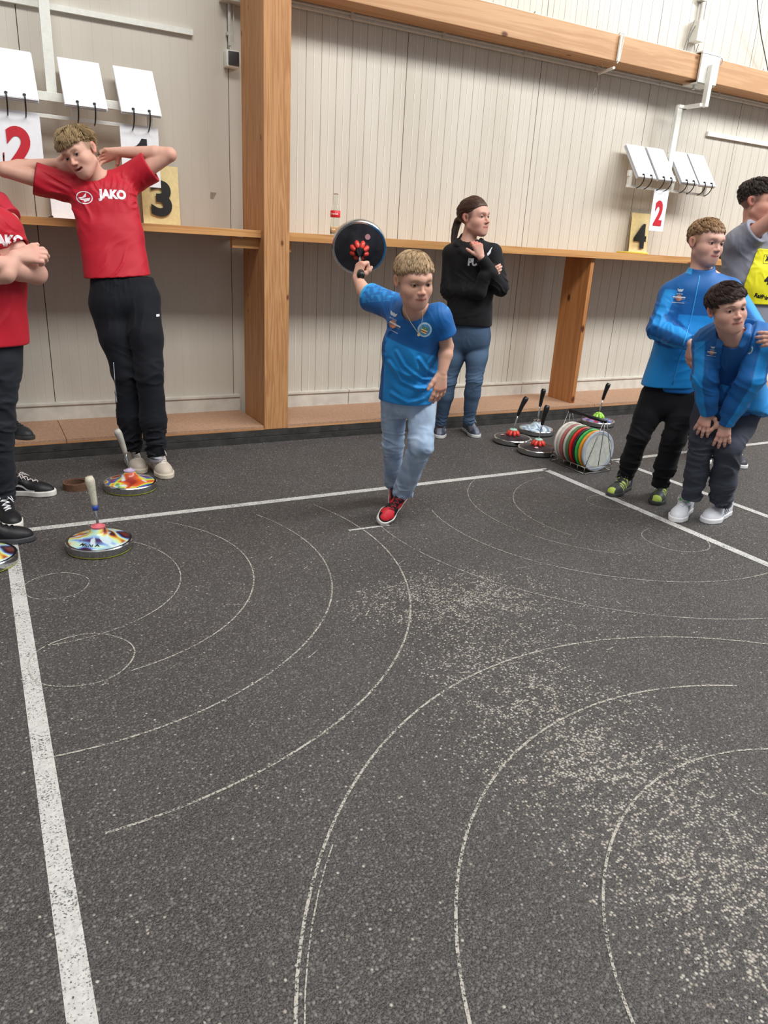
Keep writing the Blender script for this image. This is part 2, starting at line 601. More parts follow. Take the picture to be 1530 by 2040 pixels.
# black kick board, chipboard ledge with a wooden edge
mb = MB(); mb.box((-4, 4.6, 0.0), (13, 4.64, 0.042), bev=0.002); mb.box((-4, 4.603, 0.044), (13, 4.64, 0.088), bev=0.002)
for x in np.arange(-0.3, 9, 0.62):
    mb.lathe([(0.004, 0), (0.003, 0.0025), (0.0, 0.003)], 8, frame((x, 4.6, 0.06), (1, 0, 0), (0, 0, 1)))
tag(mb.build('trim_3', M_BLACKWOOD), 'black kick board under the wooden ledge along the wall', 'trim', kind='structure')
for i, (a, b) in enumerate(((-4, 0.385), (0.388, 1.620), (1.79, 4.6), (4.603, 13))):
    mb = MB(); mb.box((a, 4.602, 0.089), (b, WALL_Y, 0.098))
    e = mb.build('trim_%d' % (4 + i), M_LEDGE_EDGE); tag(e, None, None, kind='structure')
    mb = MB(); mb.box((a, 4.607, 0.098), (b, WALL_Y, 0.115), bev=0.0015)
    mb.build('ledge_board', M_CHIP, e)

# column, corbels, shelf boards, upright divider board, beam, conduit
mb = MB(); mb.box((1.622, 4.6, 0.089), (1.79, 5.015, 5.0), bev=0.004)
tag(mb.build('column', M_COL), 'thick square glued wooden column standing on the ledge', 'column')
for i, (x0, x1) in enumerate(((-3, 1.622), (1.79, 12.5))):
    mb = MB(); mb.box((x0, 4.65, 1.302 if i == 0 else 1.292), (x1, WALL_Y, 1.345), bev=0.002)
    tag(mb.build('wall_shelf', M_SHELF), ['long wooden shelf left of the column behind the teenager in red', 'long wooden shelf right of the column behind the woman'][i], 'shelf')
mb = MB(); mb.box((1.45, 4.70, 1.235), (1.622, 4.745, 1.30), bev=0.002)
tag(mb.build('shelf_block', M_SHELF), 'small wooden block under the shelf on the column left side', 'bracket')
mb = MB(); mb.box((1.79, 4.70, 1.225), (1.84, 5.1, 1.29), bev=0.002)
tag(mb.build('shelf_block', M_SHELF), 'small wooden block under the shelf on the column right side', 'bracket')
mb = MB(); mb.box((4.40, 4.68, 0.115), (4.437, 4.985, 1.292), bev=0.002)
tag(mb.build('divider_board', M_BOARD), 'upright wooden board between the ledge and the right shelf', 'board')
mb = MB(); mb.box((1.79, 4.90, 2.725), (13, 5.10, 2.902), bev=0.004)
bm_ = tag(mb.build('ceiling_beam', M_BEAM), 'long horizontal glued wooden beam high on the wall right of the column', 'beam')
mb = MB(); mb.tube([(1.79, 5.125, 2.70), (13, 5.125, 2.70)], 0.013, 10); mb.tube([(1.79, 5.105, 2.714), (13, 5.105, 2.714)], 0.006, 6)
for x in np.arange(2.4, 10, 0.72): mb.box((x, 5.095, 2.69), (x + 0.02, WALL_Y, 2.725))
tag(mb.build('cable_conduit', M_CONDUIT, smooth=False), 'grey cable conduit running under the wooden beam', 'conduit')
mb = MB(); mb.tube([(2.6, 4.93, 2.907), (13, 4.93, 2.907)], 0.006, 8)
tag(mb.build('white_cable', M_WHITEMETAL), 'white cable lying along the top of the wooden beam', 'cable')

# hooks under the beam
for (u, v) in ((1179, 130), (1278, 148), (1492, 197)):
    z = 2.725
    d = gr(u, v, z)
    mb = MB(); x = d[0]; y = min(max(d[1], 4.92), 5.0)
    mb.tube([(x, y, z), (x, y, z - 0.018)] + [(x + 0.009 - 0.009 * math.cos(a), y, z - 0.018 - 0.010 * math.sin(a)) for a in np.linspace(0.3, 3.6, 8)], 0.0016, 6)
    tag(mb.build('cup_hook', M_WHITEMETAL), {1179: 'small white cup hook under the beam, leftmost near the strapped fixture', 1278: 'small white cup hook under the beam between fixture and clamp', 1492: 'small white cup hook under the beam right of the clamp'}[u], 'hook', 'cup hooks under the beam')

# bracket with a chain link hanging over the beam (left of the score rack)
P0 = at(1232, 70, 4.885)
mb = MB()
mb.tube([at(1228, 74, 4.95) + V(0, 0, 0.0), at(1236, 64, 4.89), at(1244, 68, 4.88), at(1240, 90, 4.88), at(1234, 120, 4.88), at(1229, 126, 4.88)], 0.004, 8)
mb.tube([at(1238, 70, 4.886), at(1230, 122, 4.886)], 0.012, 8)
br = mb.build('cable_bracket', M_WHITEMETAL); tag(br, 'short white fixture strapped to the front of the wooden beam', 'bracket')
mb = MB(); mb.tube([at(1223, 135, 4.86), at(1192, 147, 5.1)], 0.011, 8); mb.build('arm', M_WHITEMETAL, br)
mb = MB(); mb.tube([at(1190, 146, 5.1), at(1189, 165, 5.09), at(1188, 180, 5.09), at(1184, 190, 5.09), at(1181, 187, 5.09), at(1187, 172, 5.095)], 0.0025, 6)
tag(mb.build('cable_loop', M_WIRE), 'thin brown cable loop hanging from the white arm under the beam', 'cable')

# wires and junction box above the beam at right
px, py = 1392, 70
mb = MB(); A = at(1386, 60, 5.12); mb.box((A[0] - 0.035, 5.06, A[2] - 0.09), (A[0] + 0.055, WALL_Y, A[2] + 0.06), bev=0.004)
jb = mb.build('junction_box', M_WHITEMETAL); tag(jb, 'white junction box on the wall above the beam at right', 'junction box')
mb = MB()
for (a, b, c) in (((1384, 40), (1372, 70), (1360, 104)), ((1388, 46), (1372, 76), (1367, 106)), ((1384, 88), (1384, 98), (1386, 112)), ((1392, 88), (1388, 98), (1386, 112))):
    mb.tube([at(*a, 5.10), at(*b, 5.11), at(*c, 5.12)], 0.003, 6)
mb.tube([at(1394, 42, 5.1), at(1396, 56, 5.07)], 0.003, 6)
mb.build('wires', M_WIRE, jb)
T0 = at(1400, -60, 5.12); T1 = at(1394, 42, 5.12)
mb = MB(); mb.tube([T1, V(T1[0], 5.12, 4.2)], 0.014, 10); mb.tube([T1 + V(0.045, 0, 0.02), V(T1[0] + 0.045, 5.12, 4.2)], 0.006, 8)
mb.box((T1[0] - 0.03, 5.1, T1[2] - 0.01), (T1[0] + 0.05, WALL_Y, T1[2] + 0.0)); mb.box((T1[0] - 0.04, 5.1, T1[2] + 0.14), (T1[0] + 0.02, WALL_Y, T1[2] + 0.17))
tag(mb.build('conduit_pipe', M_CONDUIT), 'grey vertical conduit above the junction box', 'pipe')
mb = MB(); mb.tube([at(1506, -40, 5.0), at(1510, 20, 5.02), at(1516, 70, 5.05), at(1530, 140, 5.1), at(1548, 200, 5.12)], 0.004, 8)
tag(mb.build('black_cable', M_BLACK), 'thin black cable sagging above the beam at the right edge', 'cable')
for (u, v) in ((1519, 146), (1065, 28)):
    q = at(u, v, 4.93); mb = MB(); mb.tube([(q[0], 4.93, 2.90), (q[0] + .002, 4.93, 2.925)], 0.003, 6); mb.tube([(q[0] - .012, 4.92, 2.912), (q[0] + .012, 4.94, 2.918)], 0.003, 6)
    tag(mb.build('wire_stub', M_WIRE), ('tiny wire stub on top of the beam at its right end' if u > 1300 else 'tiny wire stub on top of the beam left of the strapped fixture'), 'wire', 'wire stubs on the beam')

# switch and its conduit left of the column
q = at(464, 117, 5.09)
sw = empty('wall_switch', (q[0], 5.15, q[2] - 0.05), 'grey framed wall switch box with dark rocker beside the column', 'switch')
s = 0.043
mb = MB(); mb.box((q[0] - s, 5.085, q[2] - s - 0.004), (q[0] + s, 5.15, q[2] + s + 0.004), bev=0.008); auto_smooth(mb.build('housing', M_WHITEMETAL, sw))
mb = MB(); mb.box((q[0] - s + 0.012, 5.078, q[2] - s + 0.006), (q[0] + s - 0.006, 5.09, q[2] + s - 0.004), bev=0.004); auto_smooth(mb.build('rocker', plain('dark_grey_rocker', (62, 62, 66), 0.4), sw, label='dark grey rocker'))
mb = MB(); mb.tube([(q[0] - 0.008, 5.125, q[2] + 0.075), (q[0] - 0.008, 5.125, at(460, 0, 5.1)[2] - 0.013)], 0.010, 10); mb.tube([(q[0] - 0.004, 5.125, q[2] + 0.04), (q[0] - 0.006, 5.125, q[2] + 0.08)], 0.004, 6)
mb.tube([(q[0] + 0.022, 5.13, q[2] + 0.04), (q[0] + 0.02, 5.13, at(460, 0, 5.1)[2] - 0.013)], 0.004, 6)
for z in (q[2] + 0.13, q[2] + 0.32): mb.box((q[0] - 0.026, 5.118, z), (q[0] + 0.004, 5.15, z + 0.016))
tag(mb.build('switch_conduit', M_CONDUIT, smooth=False), 'white conduit rising from the wall switch', 'pipe')
mb = MB(); q2 = at(460, 0, 5.1); mb.box((q2[0] - 0.06, 5.06, q2[2] - 0.012), (q2[0] + 0.14, 5.15, q2[2] + 0.1), bev=0.004)
tag(mb.build('distribution_box', M_CONDUIT), 'grey box at the top edge above the wall switch', 'box')
# flake of peeled paint (a small tear) on the left panel
q3 = at(425, 389, 5.148); mb = MB(); mb.prism([(-0.02, -0.02), (0.0, -0.022), (0.022, 0.016), (-0.018, 0.018)], 0.001, frame((q3[0], 5.149, q3[2]), (1, 0, 0), (0, 0, 1)))
tag(mb.build('torn_patch', plain('bare_panel_patch', (150, 140, 124), 0.6)), 'small grey torn patch on the wall left of the column', 'patch')


# ------------------------------------------------------------------ score racks
def text_mesh(s, size, bold=0.0, sx=1.0, extr=0.0, space=1.0):
    cu = bpy.data.curves.new('t', 'FONT')
    cu.body = s; cu.size = size; cu.offset = bold; cu.align_x = 'CENTER'; cu.align_y = 'CENTER'; cu.resolution_u = 6; cu.extrude = extr; cu.space_character = space
    o = bpy.data.objects.new('t', cu); COL.objects.link(o)
    bpy.context.view_layer.update()
    me = bpy.data.meshes.new_from_object(o.evaluated_get(bpy.context.evaluated_depsgraph_get()))
    vs = np.array([v.co[:] for v in me.vertices]); fs = [list(p.vertices) for p in me.polygons]
    bpy.data.objects.remove(o); bpy.data.curves.remove(cu); bpy.data.meshes.remove(me)
    c = (vs.min(0) + vs.max(0)) / 2
    vs = vs - c; vs[:, 0] *= sx
    return vs, fs


def flat_text(name, s, M, h, wid, mat, parent, bold=0.012, th=0.0006):
    vs, fs = text_mesh(s, 1.0, bold)
    e = vs.max(0) - vs.min(0)
    vs = vs * np.array([wid / e[0], h / e[1], 0]) + V(0, 0, th)
    W = [M @ Vector(v) for v in vs]
    return mesh_obj(name, [tuple(w) for w in W], fs, mat, parent, False)


ONE = [(-0.02, 0), (0.24, 0), (0.24, 1.0), (0.06, 1.0), (-0.02, 0.90), (-0.12, 0.83), (-0.24, 0.79), (-0.24, 0.64), (-0.12, 0.68), (-0.02, 0.74)]


def number_card(x, y, z_top, s, mat, inkmat, label, w=0.222, h=0.325, rings=True, tilt=0.02, dw=0.115, dh=0.19, cat='number card', n=3, group=None):
    root = empty('number_card', (x, y, z_top - h), label, cat, group)
    X = (1, 0, 0); Y = nrm(V(0, tilt, 1))
    mb = MB()
    for k in range(n):
        M = frame((x + 0.001 * k, y + 0.0025 * k, z_top - h), X, Y)
        mb.prism([(-w / 2, 0), (w / 2, 0), (w / 2, h), (-w / 2, h)], 0.0012, M)
    mb.build('card_sheets', mat, root)
    M = frame((x, y - 0.0005, z_top - h * 0.56), X, Y)
    if s == '1':
        M = M @ Matrix.Translation((0, -dh / 2, 0.0012))
        mesh_obj('printed_number', [tuple(M @ Vector((-x * dw, y * dh, 0)) if False else M @ Vector((x * dw, y * dh, 0))) for x, y in ONE], [[0, 1, 2, 3, 9], [3, 4, 9], [4, 5, 8, 9], [5, 6, 7, 8]], inkmat, root, False)
    else:
        flat_text('printed_number', s, M, dh, dw, inkmat, root, th=0.0012, bold=0.045)
    return root


def ring_pair(x, yb, zb, yt, zt, w, parent):
    for sx in (-0.045, 0.045):
        mb = MB()
        cyy, czz = (yb + yt) / 2 - 0.028, (zb + zt) / 2
        pts = []
        for a in np.linspace(-1.45, 1.45, 12):
            pts.append((x + sx, cyy - 0.010 - 0.022 * math.cos(a) + 0.02, czz + (zt - zb) / 2 * math.sin(a) * 1.02))
        mb.tube(pts, 0.0042, 8)
        mb.build('ring', M_BLACK, parent, smooth=True)


def sheet_pack(x, yb, zb, parent_group, label, n=10, w=0.225, L=0.325, spread=0.0022):
    root = empty('sheet_pack', (x, yb, zb), label, 'sheet pack', parent_group)
    up = nrm(V(0, 0.197, 0.258))
    nr = nrm(V(0, -0.258, 0.197))
    mb = MB()
    rr = random.Random(int(x * 1000))
    for k in range(n):
        o = V(x, yb, zb) - nr * spread * (n - 1 - k) + V(rr.uniform(-.003, .003), 0, 0) + up * rr.uniform(-0.004, 0.002)
        M = frame(o, (1, rr.uniform(-.004, .004), 0), up)
        mb.prism([(-w / 2, 0), (w / 2, 0), (w / 2, L), (-w / 2, L)], 0.001, M)
    mb.build('sheets', M_PAPER, root)
    for sx in (-0.045, 0.045):
        mb = MB()
        o = V(x + sx, yb, zb) + up * 0.022 + nr * 0.004
        mb.lathe([(0.0085, 0), (0.0085, 0.0015), (0.004, 0.0015)], 16, frame(o, (1, 0, 0), up))
        mb.build('hole_reinforcer', M_BLACK, root)
        mb = MB()
        pts = [o - nr * 0.02]
        for a in np.linspace(0.15, 2.95, 12):
            pts.append(V(x + sx, o[1] - 0.002 + 0.022 * a - 0.046 * math.sin(a), o[2] - 0.050 + 0.054 * math.cos(a)))
        mb.tube(pts, 0.0042, 8)
        mb.build('ring', M_BLACK, root, smooth=True)
    return root


def score_rack(name, label, x0, x1, xp, ztop):
    root = empty(name, (xp, 5.02, 1.88), label, 'score rack')
    mb = MB(); mb.box((xp - 0.027, 5.005, 1.985), (xp + 0.027, 5.03, ztop), bev=0.002); mb.build('post', M_WHITEMETAL, root)
    mb = MB(); mb.box((x0, 4.965, 1.955), (x1, 4.99, 2.0), bev=0.002); mb.build('upper_bar', M_WHITEMETAL, root)
    mb = MB(); mb.box((x0, 4.965, 1.868), (x1, 4.985, 1.888), bev=0.002); mb.build('lower_bar', M_WHITEMETAL, root)
    for x in (x0 + 0.01, x1 - 0.45 if x1 - x0 > 0.5 else x1 - 0.03, x1 - 0.03):
        mb = MB(); mb.box((x, 4.96, 1.87), (x + 0.03, 4.99, 2.0), bev=0.002); mb.build('connector', M_WHITEMETAL, root)
    mb = MB(); mb.lathe([(0.006, 0), (0.006, 0.004), (0, 0.006)], 10, frame((x1 - 0.04, 4.965, 1.98), (1, 0, 0), (0, 0, 1))); mb.build('bolt', M_STEEL, root)
    return root


score_rack('score_rack', 'white hanging score rack with card packs at upper left', -0.3, 1.06, 0.521, 4.4)
rr_ = score_rack('score_rack', 'white score rack hanging from the beam at right', 4.95, 5.92, 5.459, 2.545)
mb = MB(); mb.box((5.44, 5.0, 2.525), (5.545, 5.03, 2.55), bev=0.002); mb.box((5.50, 4.84, 2.525), (5.545, 5.03, 2.55), bev=0.002); mb.build('arm', M_WHITEMETAL, rr_)
mb = MB(); mb.box((5.535, 4.815, 2.525), (5.575, 4.86, 2.83), bev=0.003); mb.build('hanger_tube', M_WHITEMETAL, rr_)
mb = MB(); mb.box((5.455, 4.862, 2.70), (5.672, 4.88, 2.91), bev=0.002); mb.box((5.455, 4.875, 2.69), (5.672, 5.02, 2.702), bev=0.002); mb.box((5.455, 4.862, 2.905), (5.672, 4.88, 2.918)); mb.box((5.455, 4.862, 2.916), (5.672, 5.1, 2.926), bev=0.002)
mb.build('clamp_bracket', M_WHITEMETAL, rr_)
mb = MB(); mb.lathe([(0.008, -0.035), (0.02, -0.033), (0.02, -0.026), (0.008, -0.02), (0.008, 0.0)], 12, Matrix.Translation((5.49, 4.93, 2.69))); mb.build('wing_screw', M_STEEL, rr_)
mb = MB(); mb.tube([(5.70 + 0.02 * math.cos(a), 4.88, 2.885 + 0.022 * math.sin(a)) for a in np.linspace(0, 2 * math.pi, 15)[:-1]], 0.0035, 6, closed=True); mb.build('ring', M_WIRE, rr_)

for i, (x, lab) in enumerate(((0.29, 'white blank sheet pack at far left of the left score rack'), (0.69, 'white blank sheet pack in the middle right of the white post, left rack'), (1.205 - 0.225, 'white blank sheet pack at the right end of the left score rack'))):
    xx = [0.325, 0.682, 0.982][i]
    sheet_pack(xx, 4.88, 1.94, 'blank sheet packs flipped up on the left score rack', lab, w=0.222)
for i, u in enumerate((1275, 1315, 1352, 1394)):
    xx = [5.08, 5.318, 5.60, 5.83][i]
    sheet_pack(xx, 4.88, 1.95, 'blank sheet packs flipped up on the right score rack',
               ['leftmost white sheet pack on the right score rack', 'white sheet pack just left of the post on the right score rack', 'white sheet pack just right of the post on the right score rack', 'rightmost white sheet pack on the right score rack'][i], n=13, w=0.208, spread=0.0023)
number_card(0.325, 4.945, 1.885, '2', M_PAPER, M_RED, 'white card with a red 2 hanging at upper left behind the teenager', n=4, w=0.226, dh=0.21, dw=0.135)
number_card(0.975, 4.945, 1.88, '1', M_PAPER, M_INK, 'white card with a black 1 hanging behind the raised elbow', n=4, w=0.218, dh=0.235, dw=0.17)
number_card(5.348, 4.945, 1.875, '2', M_PAPER, M_RED, 'white card with a red 2 hanging from the right score rack', n=4, w=0.175, h=0.33, dh=0.205, dw=0.10)
number_card(-0.03, 4.945, 1.88, '0', M_PAPER, M_INK, 'white card with a black numeral cut off by the left photo edge', n=3, w=0.2, dh=0.22, dw=0.14)
number_card(1.118, 5.10, 1.695, '3', M_YCARD, M_INK, 'yellowed card with a black 3 standing on the left shelf', n=1, w=0.232, h=0.345, tilt=0.08, dw=0.13, dh=0.215)
number_card(5.322, 5.09, 1.69, '4', M_YCARD, M_INK, 'yellowed card with a black 4 standing on the right shelf', n=1, w=0.222, h=0.342, tilt=0.08, dw=0.155, dh=0.21)
# blank white card standing on the left shelf behind the teenager
mb = MB(); mb.prism([(-0.11, 0), (0.11, 0), (0.11, 0.30), (-0.11, 0.30)], 0.003, frame((0.58, 5.10, 1.346), (1, 0, 0), (0, 0.1, 1)))
tag(mb.build('blank_card', M_PAPER), 'blank white card standing on the left shelf behind the red shirt', 'card')
# small things on the shelves
q = at(101, 425, 4.72); mb = MB(); mb.lathe([(0.0, 0), (0.012, 0), (0.013, 0.006), (0.008, 0.012), (0, 0.013)], 14, Matrix.Translation((q[0], 4.72, 1.346)))
tag(mb.build('bottle_cap', M_STEEL), 'small shiny cap on the left shelf edge beside the red sleeve', 'bottle cap')
c = at(1247, 505, 4.93)
mb = MB(); mb.lathe([(0.0, 0), (0.128, 0), (0.132, 0.004), (0.132, 0.012), (0.128, 0.016), (0.0, 0.016)], 48, Matrix.Translation((c[0], 4.86, 1.346)))
tag(auto_smooth(mb.build('running_plate', plain('yellow_plastic', (226, 206, 92), 0.45))), 'yellow round plate lying on the right shelf below the number card', 'plate')
c = at(1434, 496, 4.9)
cup = empty('black_mug', (c[0], 4.85, 1.346), 'small black cup with pale print on the right shelf by the grey shirt', 'cup')
mb = MB(); mb.lathe([(0.0, 0), (0.03, 0), (0.036, 0.02), (0.036, 0.05), (0.028, 0.066), (0.024, 0.062), (0.03, 0.045), (0.0, 0.01)], 24, Matrix.Translation((c[0], 4.85, 1.346))); mb.build('cup_body', M_BLACK, cup, smooth=True)
mb = MB(); mb.box((c[0] - 0.005, 4.812, 1.36), (c[0] + 0.02, 4.816, 1.395)); mb.build('print_patch', M_YCARD, cup)

# glass bottle on the shelf
c = at(667, 465, 4.82)
bt = empty('glass_bottle', (c[0], 4.82, 1.346), 'empty clear glass bottle with a red paper label on the shelf', 'bottle')
g = NT('clear_glass', 0.03); g.b.inputs['Transmission Weight'].default_value = 1.0; g.b.inputs['IOR'].default_value = 1.45
g.base(g.ramp(g.noise(g.coord(), 20), [(0, (0.93, 0.97, 0.95, 1)), (1, (0.98, 1, 0.99, 1))]))
outer = [(0.030, 0.0), (0.033, 0.004), (0.0325, 0.07), (0.030, 0.10), (0.032, 0.13), (0.031, 0.15), (0.024, 0.175), (0.015, 0.205), (0.013, 0.245), (0.0145, 0.248), (0.0145, 0.258)]
inner = [(0.0115, 0.258), (0.0105, 0.245), (0.0125, 0.205), (0.021, 0.175), (0.0285, 0.15), (0.0295, 0.13), (0.0275, 0.10), (0.030, 0.07), (0.030, 0.01), (0.0, 0.008)]
mb = MB(); mb.lathe([(0.0, 0.0)] + outer + inner, 40, Matrix.Translation((c[0], 4.82, 1.346))); mb.build('glass_body', g.m, bt, smooth=True)
mb = MB(); mb.lathe([(0.0328, 0.112), (0.0334, 0.113), (0.0334, 0.153), (0.0318, 0.154)], 40, Matrix.Translation((c[0], 4.82, 1.346)), close=False)
lb = mb.build('paper_label', plain('red_label', (206, 34, 44), 0.5), bt, smooth=True, label='red paper label')
vs, fs = text_mesh('Coca-Cola', 0.018, 0.0006)
k = 0.050 / (vs[:, 0].max() - vs[:, 0].min()); vs = vs * k
W = []
a_view = math.atan2(-4.82, -c[0])
for (x, y, z) in vs:
    a = a_view - 0.2 + x / 0.0337
    W.append((c[0] + 0.0338 * math.cos(a), 4.82 + 0.0338 * math.sin(a), 1.346 + 0.134 + y * 1.3))
mesh_obj('label_lettering', W, fs, plain('white_print', (240, 236, 232), 0.5), lb, False)


# ------------------------------------------------------------------ curling stocks
def swirl(name, seed, stops):
    t = NT(name, 0.3, spec=0.4)
    mp = t.n('Mapping'); co = t.n('TexCoord'); t.l(co.outputs['Object'], mp.inputs[0]); mp.inputs['Location'].default_value = (seed * 3.1, seed * 1.7, seed)
    n = t.noise(mp.outputs[0], 4.2, 1, 0.5, 2.4)
    c = t.ramp(n, stops)
    n2 = t.noise(mp.outputs[0], 6.5, 1, 0.5, 3.2)
    c = t.mix(t.ramp(n2, [(0.56, 0.0), (0.64, 0.9)]), c, srgb(*( (206, 224, 230) if seed < 5 else (40, 34, 70))))
    t.base(c); t.b.inputs['Coat Weight'].default_value = 0.25; t.b.inputs['Coat Roughness'].default_value = 0.08
    return t.m


RAINBOW = [(0.28, srgb(36, 20, 22)), (0.35, srgb(90, 44, 50)), (0.39, srgb(206, 120, 60)), (0.44, srgb(220, 220, 110)), (0.49, srgb(190, 226, 210)), (0.55, srgb(120, 160, 220)), (0.60, srgb(70, 44, 90)), (0.66, srgb(34, 22, 26)), (0.75, srgb(150, 60, 60))]
S_RAIN = swirl('marbled_rainbow_lacquer', 1.0, RAINBOW)
S_RAIN2 = swirl('marbled_warm_lacquer', 3.3, [(0.25, srgb(40, 14, 12)), (0.38, srgb(150, 46, 34)), (0.45, srgb(214, 98, 50)), (0.5, srgb(220, 220, 90)), (0.54, srgb(70, 150, 90)), (0.58, srgb(70, 80, 190)), (0.66, srgb(120, 30, 60)), (0.75, srgb(230, 110, 60))])
S_ICE = swirl('marbled_ice_lacquer', 2.2, [(0.3, srgb(60, 70, 84)), (0.42, srgb(150, 172, 190)), (0.5, srgb(226, 236, 242)), (0.56, srgb(90, 130, 170)), (0.62, srgb(200, 212, 220)), (0.75, srgb(40, 46, 60))])
S_VIOLET = swirl('marbled_violet_lacquer', 6.0, [(0.3, srgb(50, 30, 90)), (0.42, srgb(60, 70, 170)), (0.5, srgb(200, 60, 90)), (0.57, srgb(110, 160, 220)), (0.66, srgb(70, 30, 100)), (0.75, srgb(220, 90, 70))])
S_BLACK = plain('black_stock_body', (46, 46, 52), 0.34, vary=0.25, scale=16)
P_PINK = plain('pale_pink_sticker', (214, 160, 166), 0.5)
P_ROSE = plain('red_plastic', (216, 62, 50), 0.4)
P_LIME = plain('lime_plastic', (170, 226, 90), 0.4)
P_YEL = plain('yellow_sole_plastic', (214, 214, 84), 0.45)
P_GRIPW = plain('white_grip_tape', (206, 200, 180), 0.7, bump=0.5, scale=160, vary=0.1)
P_GRIPG = plain('grey_grip', (176, 172, 162), 0.55)
P_BLUE = plain('blue_tape', (40, 74, 170), 0.5)


def stock(center, label, body, sole, grip, rosette=None, collar=None, sticker=False, cone=False, lean=(0, 0), R=0.137, hgt=0.305, M=None, name_text=None, group=None, face=0.0, band=None, pos=None):
    T = M if M is not None else Matrix.Translation(center)
    root = empty('curling_stock', tuple(pos if pos is not None else center), label, 'curling stock', group)
    mb = MB(); mb.lathe([(0.0, 0.0), (R - 0.012, 0.0), (R - 0.004, 0.004), (R - 0.004, 0.011), (0.0, 0.011)], 72, T); auto_smooth(mb.build('sole_plate', sole, root))
    mb = MB(); mb.lathe([(R - 0.012, 0.010), (R - 0.001, 0.010), (R, 0.013), (R, 0.038), (R - 0.003, 0.042), (R - 0.012, 0.042), (R - 0.012, 0.010)], 72, T, close=False); auto_smooth(mb.build('steel_ring', M_STEEL, root))
    prof = [(R - 0.0115, 0.034), (R - 0.0125, 0.0415), (0.105, 0.049), (0.075, 0.056), (0.05, 0.066), (0.034, 0.082), (0.029, 0.094), (0.027, 0.097), (0.0, 0.097)] if not rosette else \
           [(R - 0.0115, 0.034), (R - 0.0125, 0.0415), (0.10, 0.048), (0.06, 0.054), (0.035, 0.060), (0.026, 0.072), (0.022, 0.085), (0.0, 0.085)]
    mb = MB(); mb.lathe(prof, 72, T); bd = auto_smooth(mb.build('body_shell', body, root), 50)
    if rosette:
        mb = MB()
        for k in range(8):
            a = 2 * math.pi * (k + 0.5) / 8
            Mx = T @ Matrix.Rotation(a, 4, 'Z')
            pts = [Vector((0.018, 0, 0.092)), Vector((0.026, 0, 0.086)), Vector((0.035, 0, 0.074)), Vector((0.043, 0, 0.063)), Vector((0.049, 0, 0.058))]
            mb.tube([tuple(Mx @ p) for p in pts], [0.007, 0.010, 0.0125, 0.0115, 0.004], 10, flat=1.0)
        mb.build('rosette', rosette, root, smooth=True)
        if cone:
            mb = MB(); mb.lathe([(0.0, 0.084), (0.026, 0.084), (0.027, 0.092), (0.024, 0.10), (0.014, 0.125), (0.008, 0.15), (0.0, 0.15)], 32, T); auto_smooth(mb.build('collar', plain('black_chrome', (70, 72, 76), 0.15, 1.0), root))
        else:
          mb = MB(); mb.lathe([(0.0, 0.090), (0.026, 0.090), (0.028, 0.098), (0.022, 0.103), (0.0, 0.103)], 32, T); auto_smooth(mb.build('collar', P_LIME if rosette is P_LIME else plain('mint_collar', (176, 214, 196), 0.4), root))
    else:
        mb = MB(); mb.lathe([(0.0, 0.096), (0.029, 0.096), (0.030, 0.103), (0.022, 0.104), (0.012, 0.112), (0.0, 0.112)], 32, T); auto_smooth(mb.build('collar', collar or M_STEEL, root))
    if sticker:
        mb = MB(); mb.lathe([(0.0, 0.0), (0.0135, 0.0), (0.0135, 0.0012), (0, 0.0012)], 24, T @ Matrix.Rotation(face, 4, 'Z') @ Matrix.Translation((0.076, 0, 0.0562)) @ Matrix.Rotation(0.17, 4, 'Y'))
        mb.build('sticker', P_PINK, root)
    lx, ly = lean
    def sp(z): return tuple(T @ Vector((lx * max(0, z - 0.10) , ly * max(0, z - 0.10), z)))
    mb = MB(); mb.tube([sp(0.09), sp(0.12), sp(hgt - 0.10)], 0.0058, 12); mb.build('shaft', M_STEEL, root, smooth=True)
    zs = np.linspace(hgt - 0.135, hgt, 9)
    rad = [0.0105, 0.0125, 0.0135, 0.014, 0.0150, 0.0165, 0.0185, 0.0195, 0.0150]
    mb = MB()
    pts = [V(*sp(z)) + V(*(T.to_3x3() @ Vector((lx * 0.9 * ((z - zs[0])) ** 2 * 6, ly * 0.9 * ((z - zs[0])) ** 2 * 6, 0)))) for z in zs]
    mb.tube(pts, rad, 16); g_ = mb.build('grip', grip, root, smooth=True)
    if band:
        mb = MB(); mb.tube([sp(hgt - 0.15), sp(hgt - 0.128)], [0.0115, 0.0125], 14); mb.build('grip_band', band, root, smooth=True, label='blue tape band')
    return root, bd


c0 = gr(180, 1094, 0.0)
c0 = V(0.355, 3.135, 0)
_, bd = stock(tuple(c0), 'marbled rainbow curling stock with white taped handle on the white line', S_RAIN, P_YEL, P_GRIPW, collar=plain('pink_collar', (220, 110, 120), 0.4), lean=(-0.06, 0.0), band=P_BLUE, hgt=0.325)
vs, fs = text_mesh('Michi A', 0.02, 0.0005)
W = []
for (x, y, z) in vs * 1.35:
    a = math.atan2(-3.135, -0.355) - 0.42 + x / 0.10
    r = 0.098 - y
    zz = np.interp(r, [0.05, 0.075, 0.105, 0.1245], [0.066, 0.056, 0.049, 0.0415]) + 0.0009
    W.append((c0[0] + r * math.cos(a), c0[1] + r * math.sin(a), zz))
mesh_obj('owner_lettering', W, fs, M_INK, bd, False)
stock((0.622, 3.905, 0), 'marbled orange curling stock with grey handle in front of the beige sneakers', S_RAIN2, P_YEL, P_GRIPG, collar=plain('violet_collar', (190, 170, 200), 0.4), lean=(-0.16, -0.05), hgt=0.33)
stock((-0.10, 3.13, 0), 'pale marbled curling stock with yellow sole cut off by the left edge', S_RAIN, P_YEL, P_GRIPG, lean=(-0.1, 0))
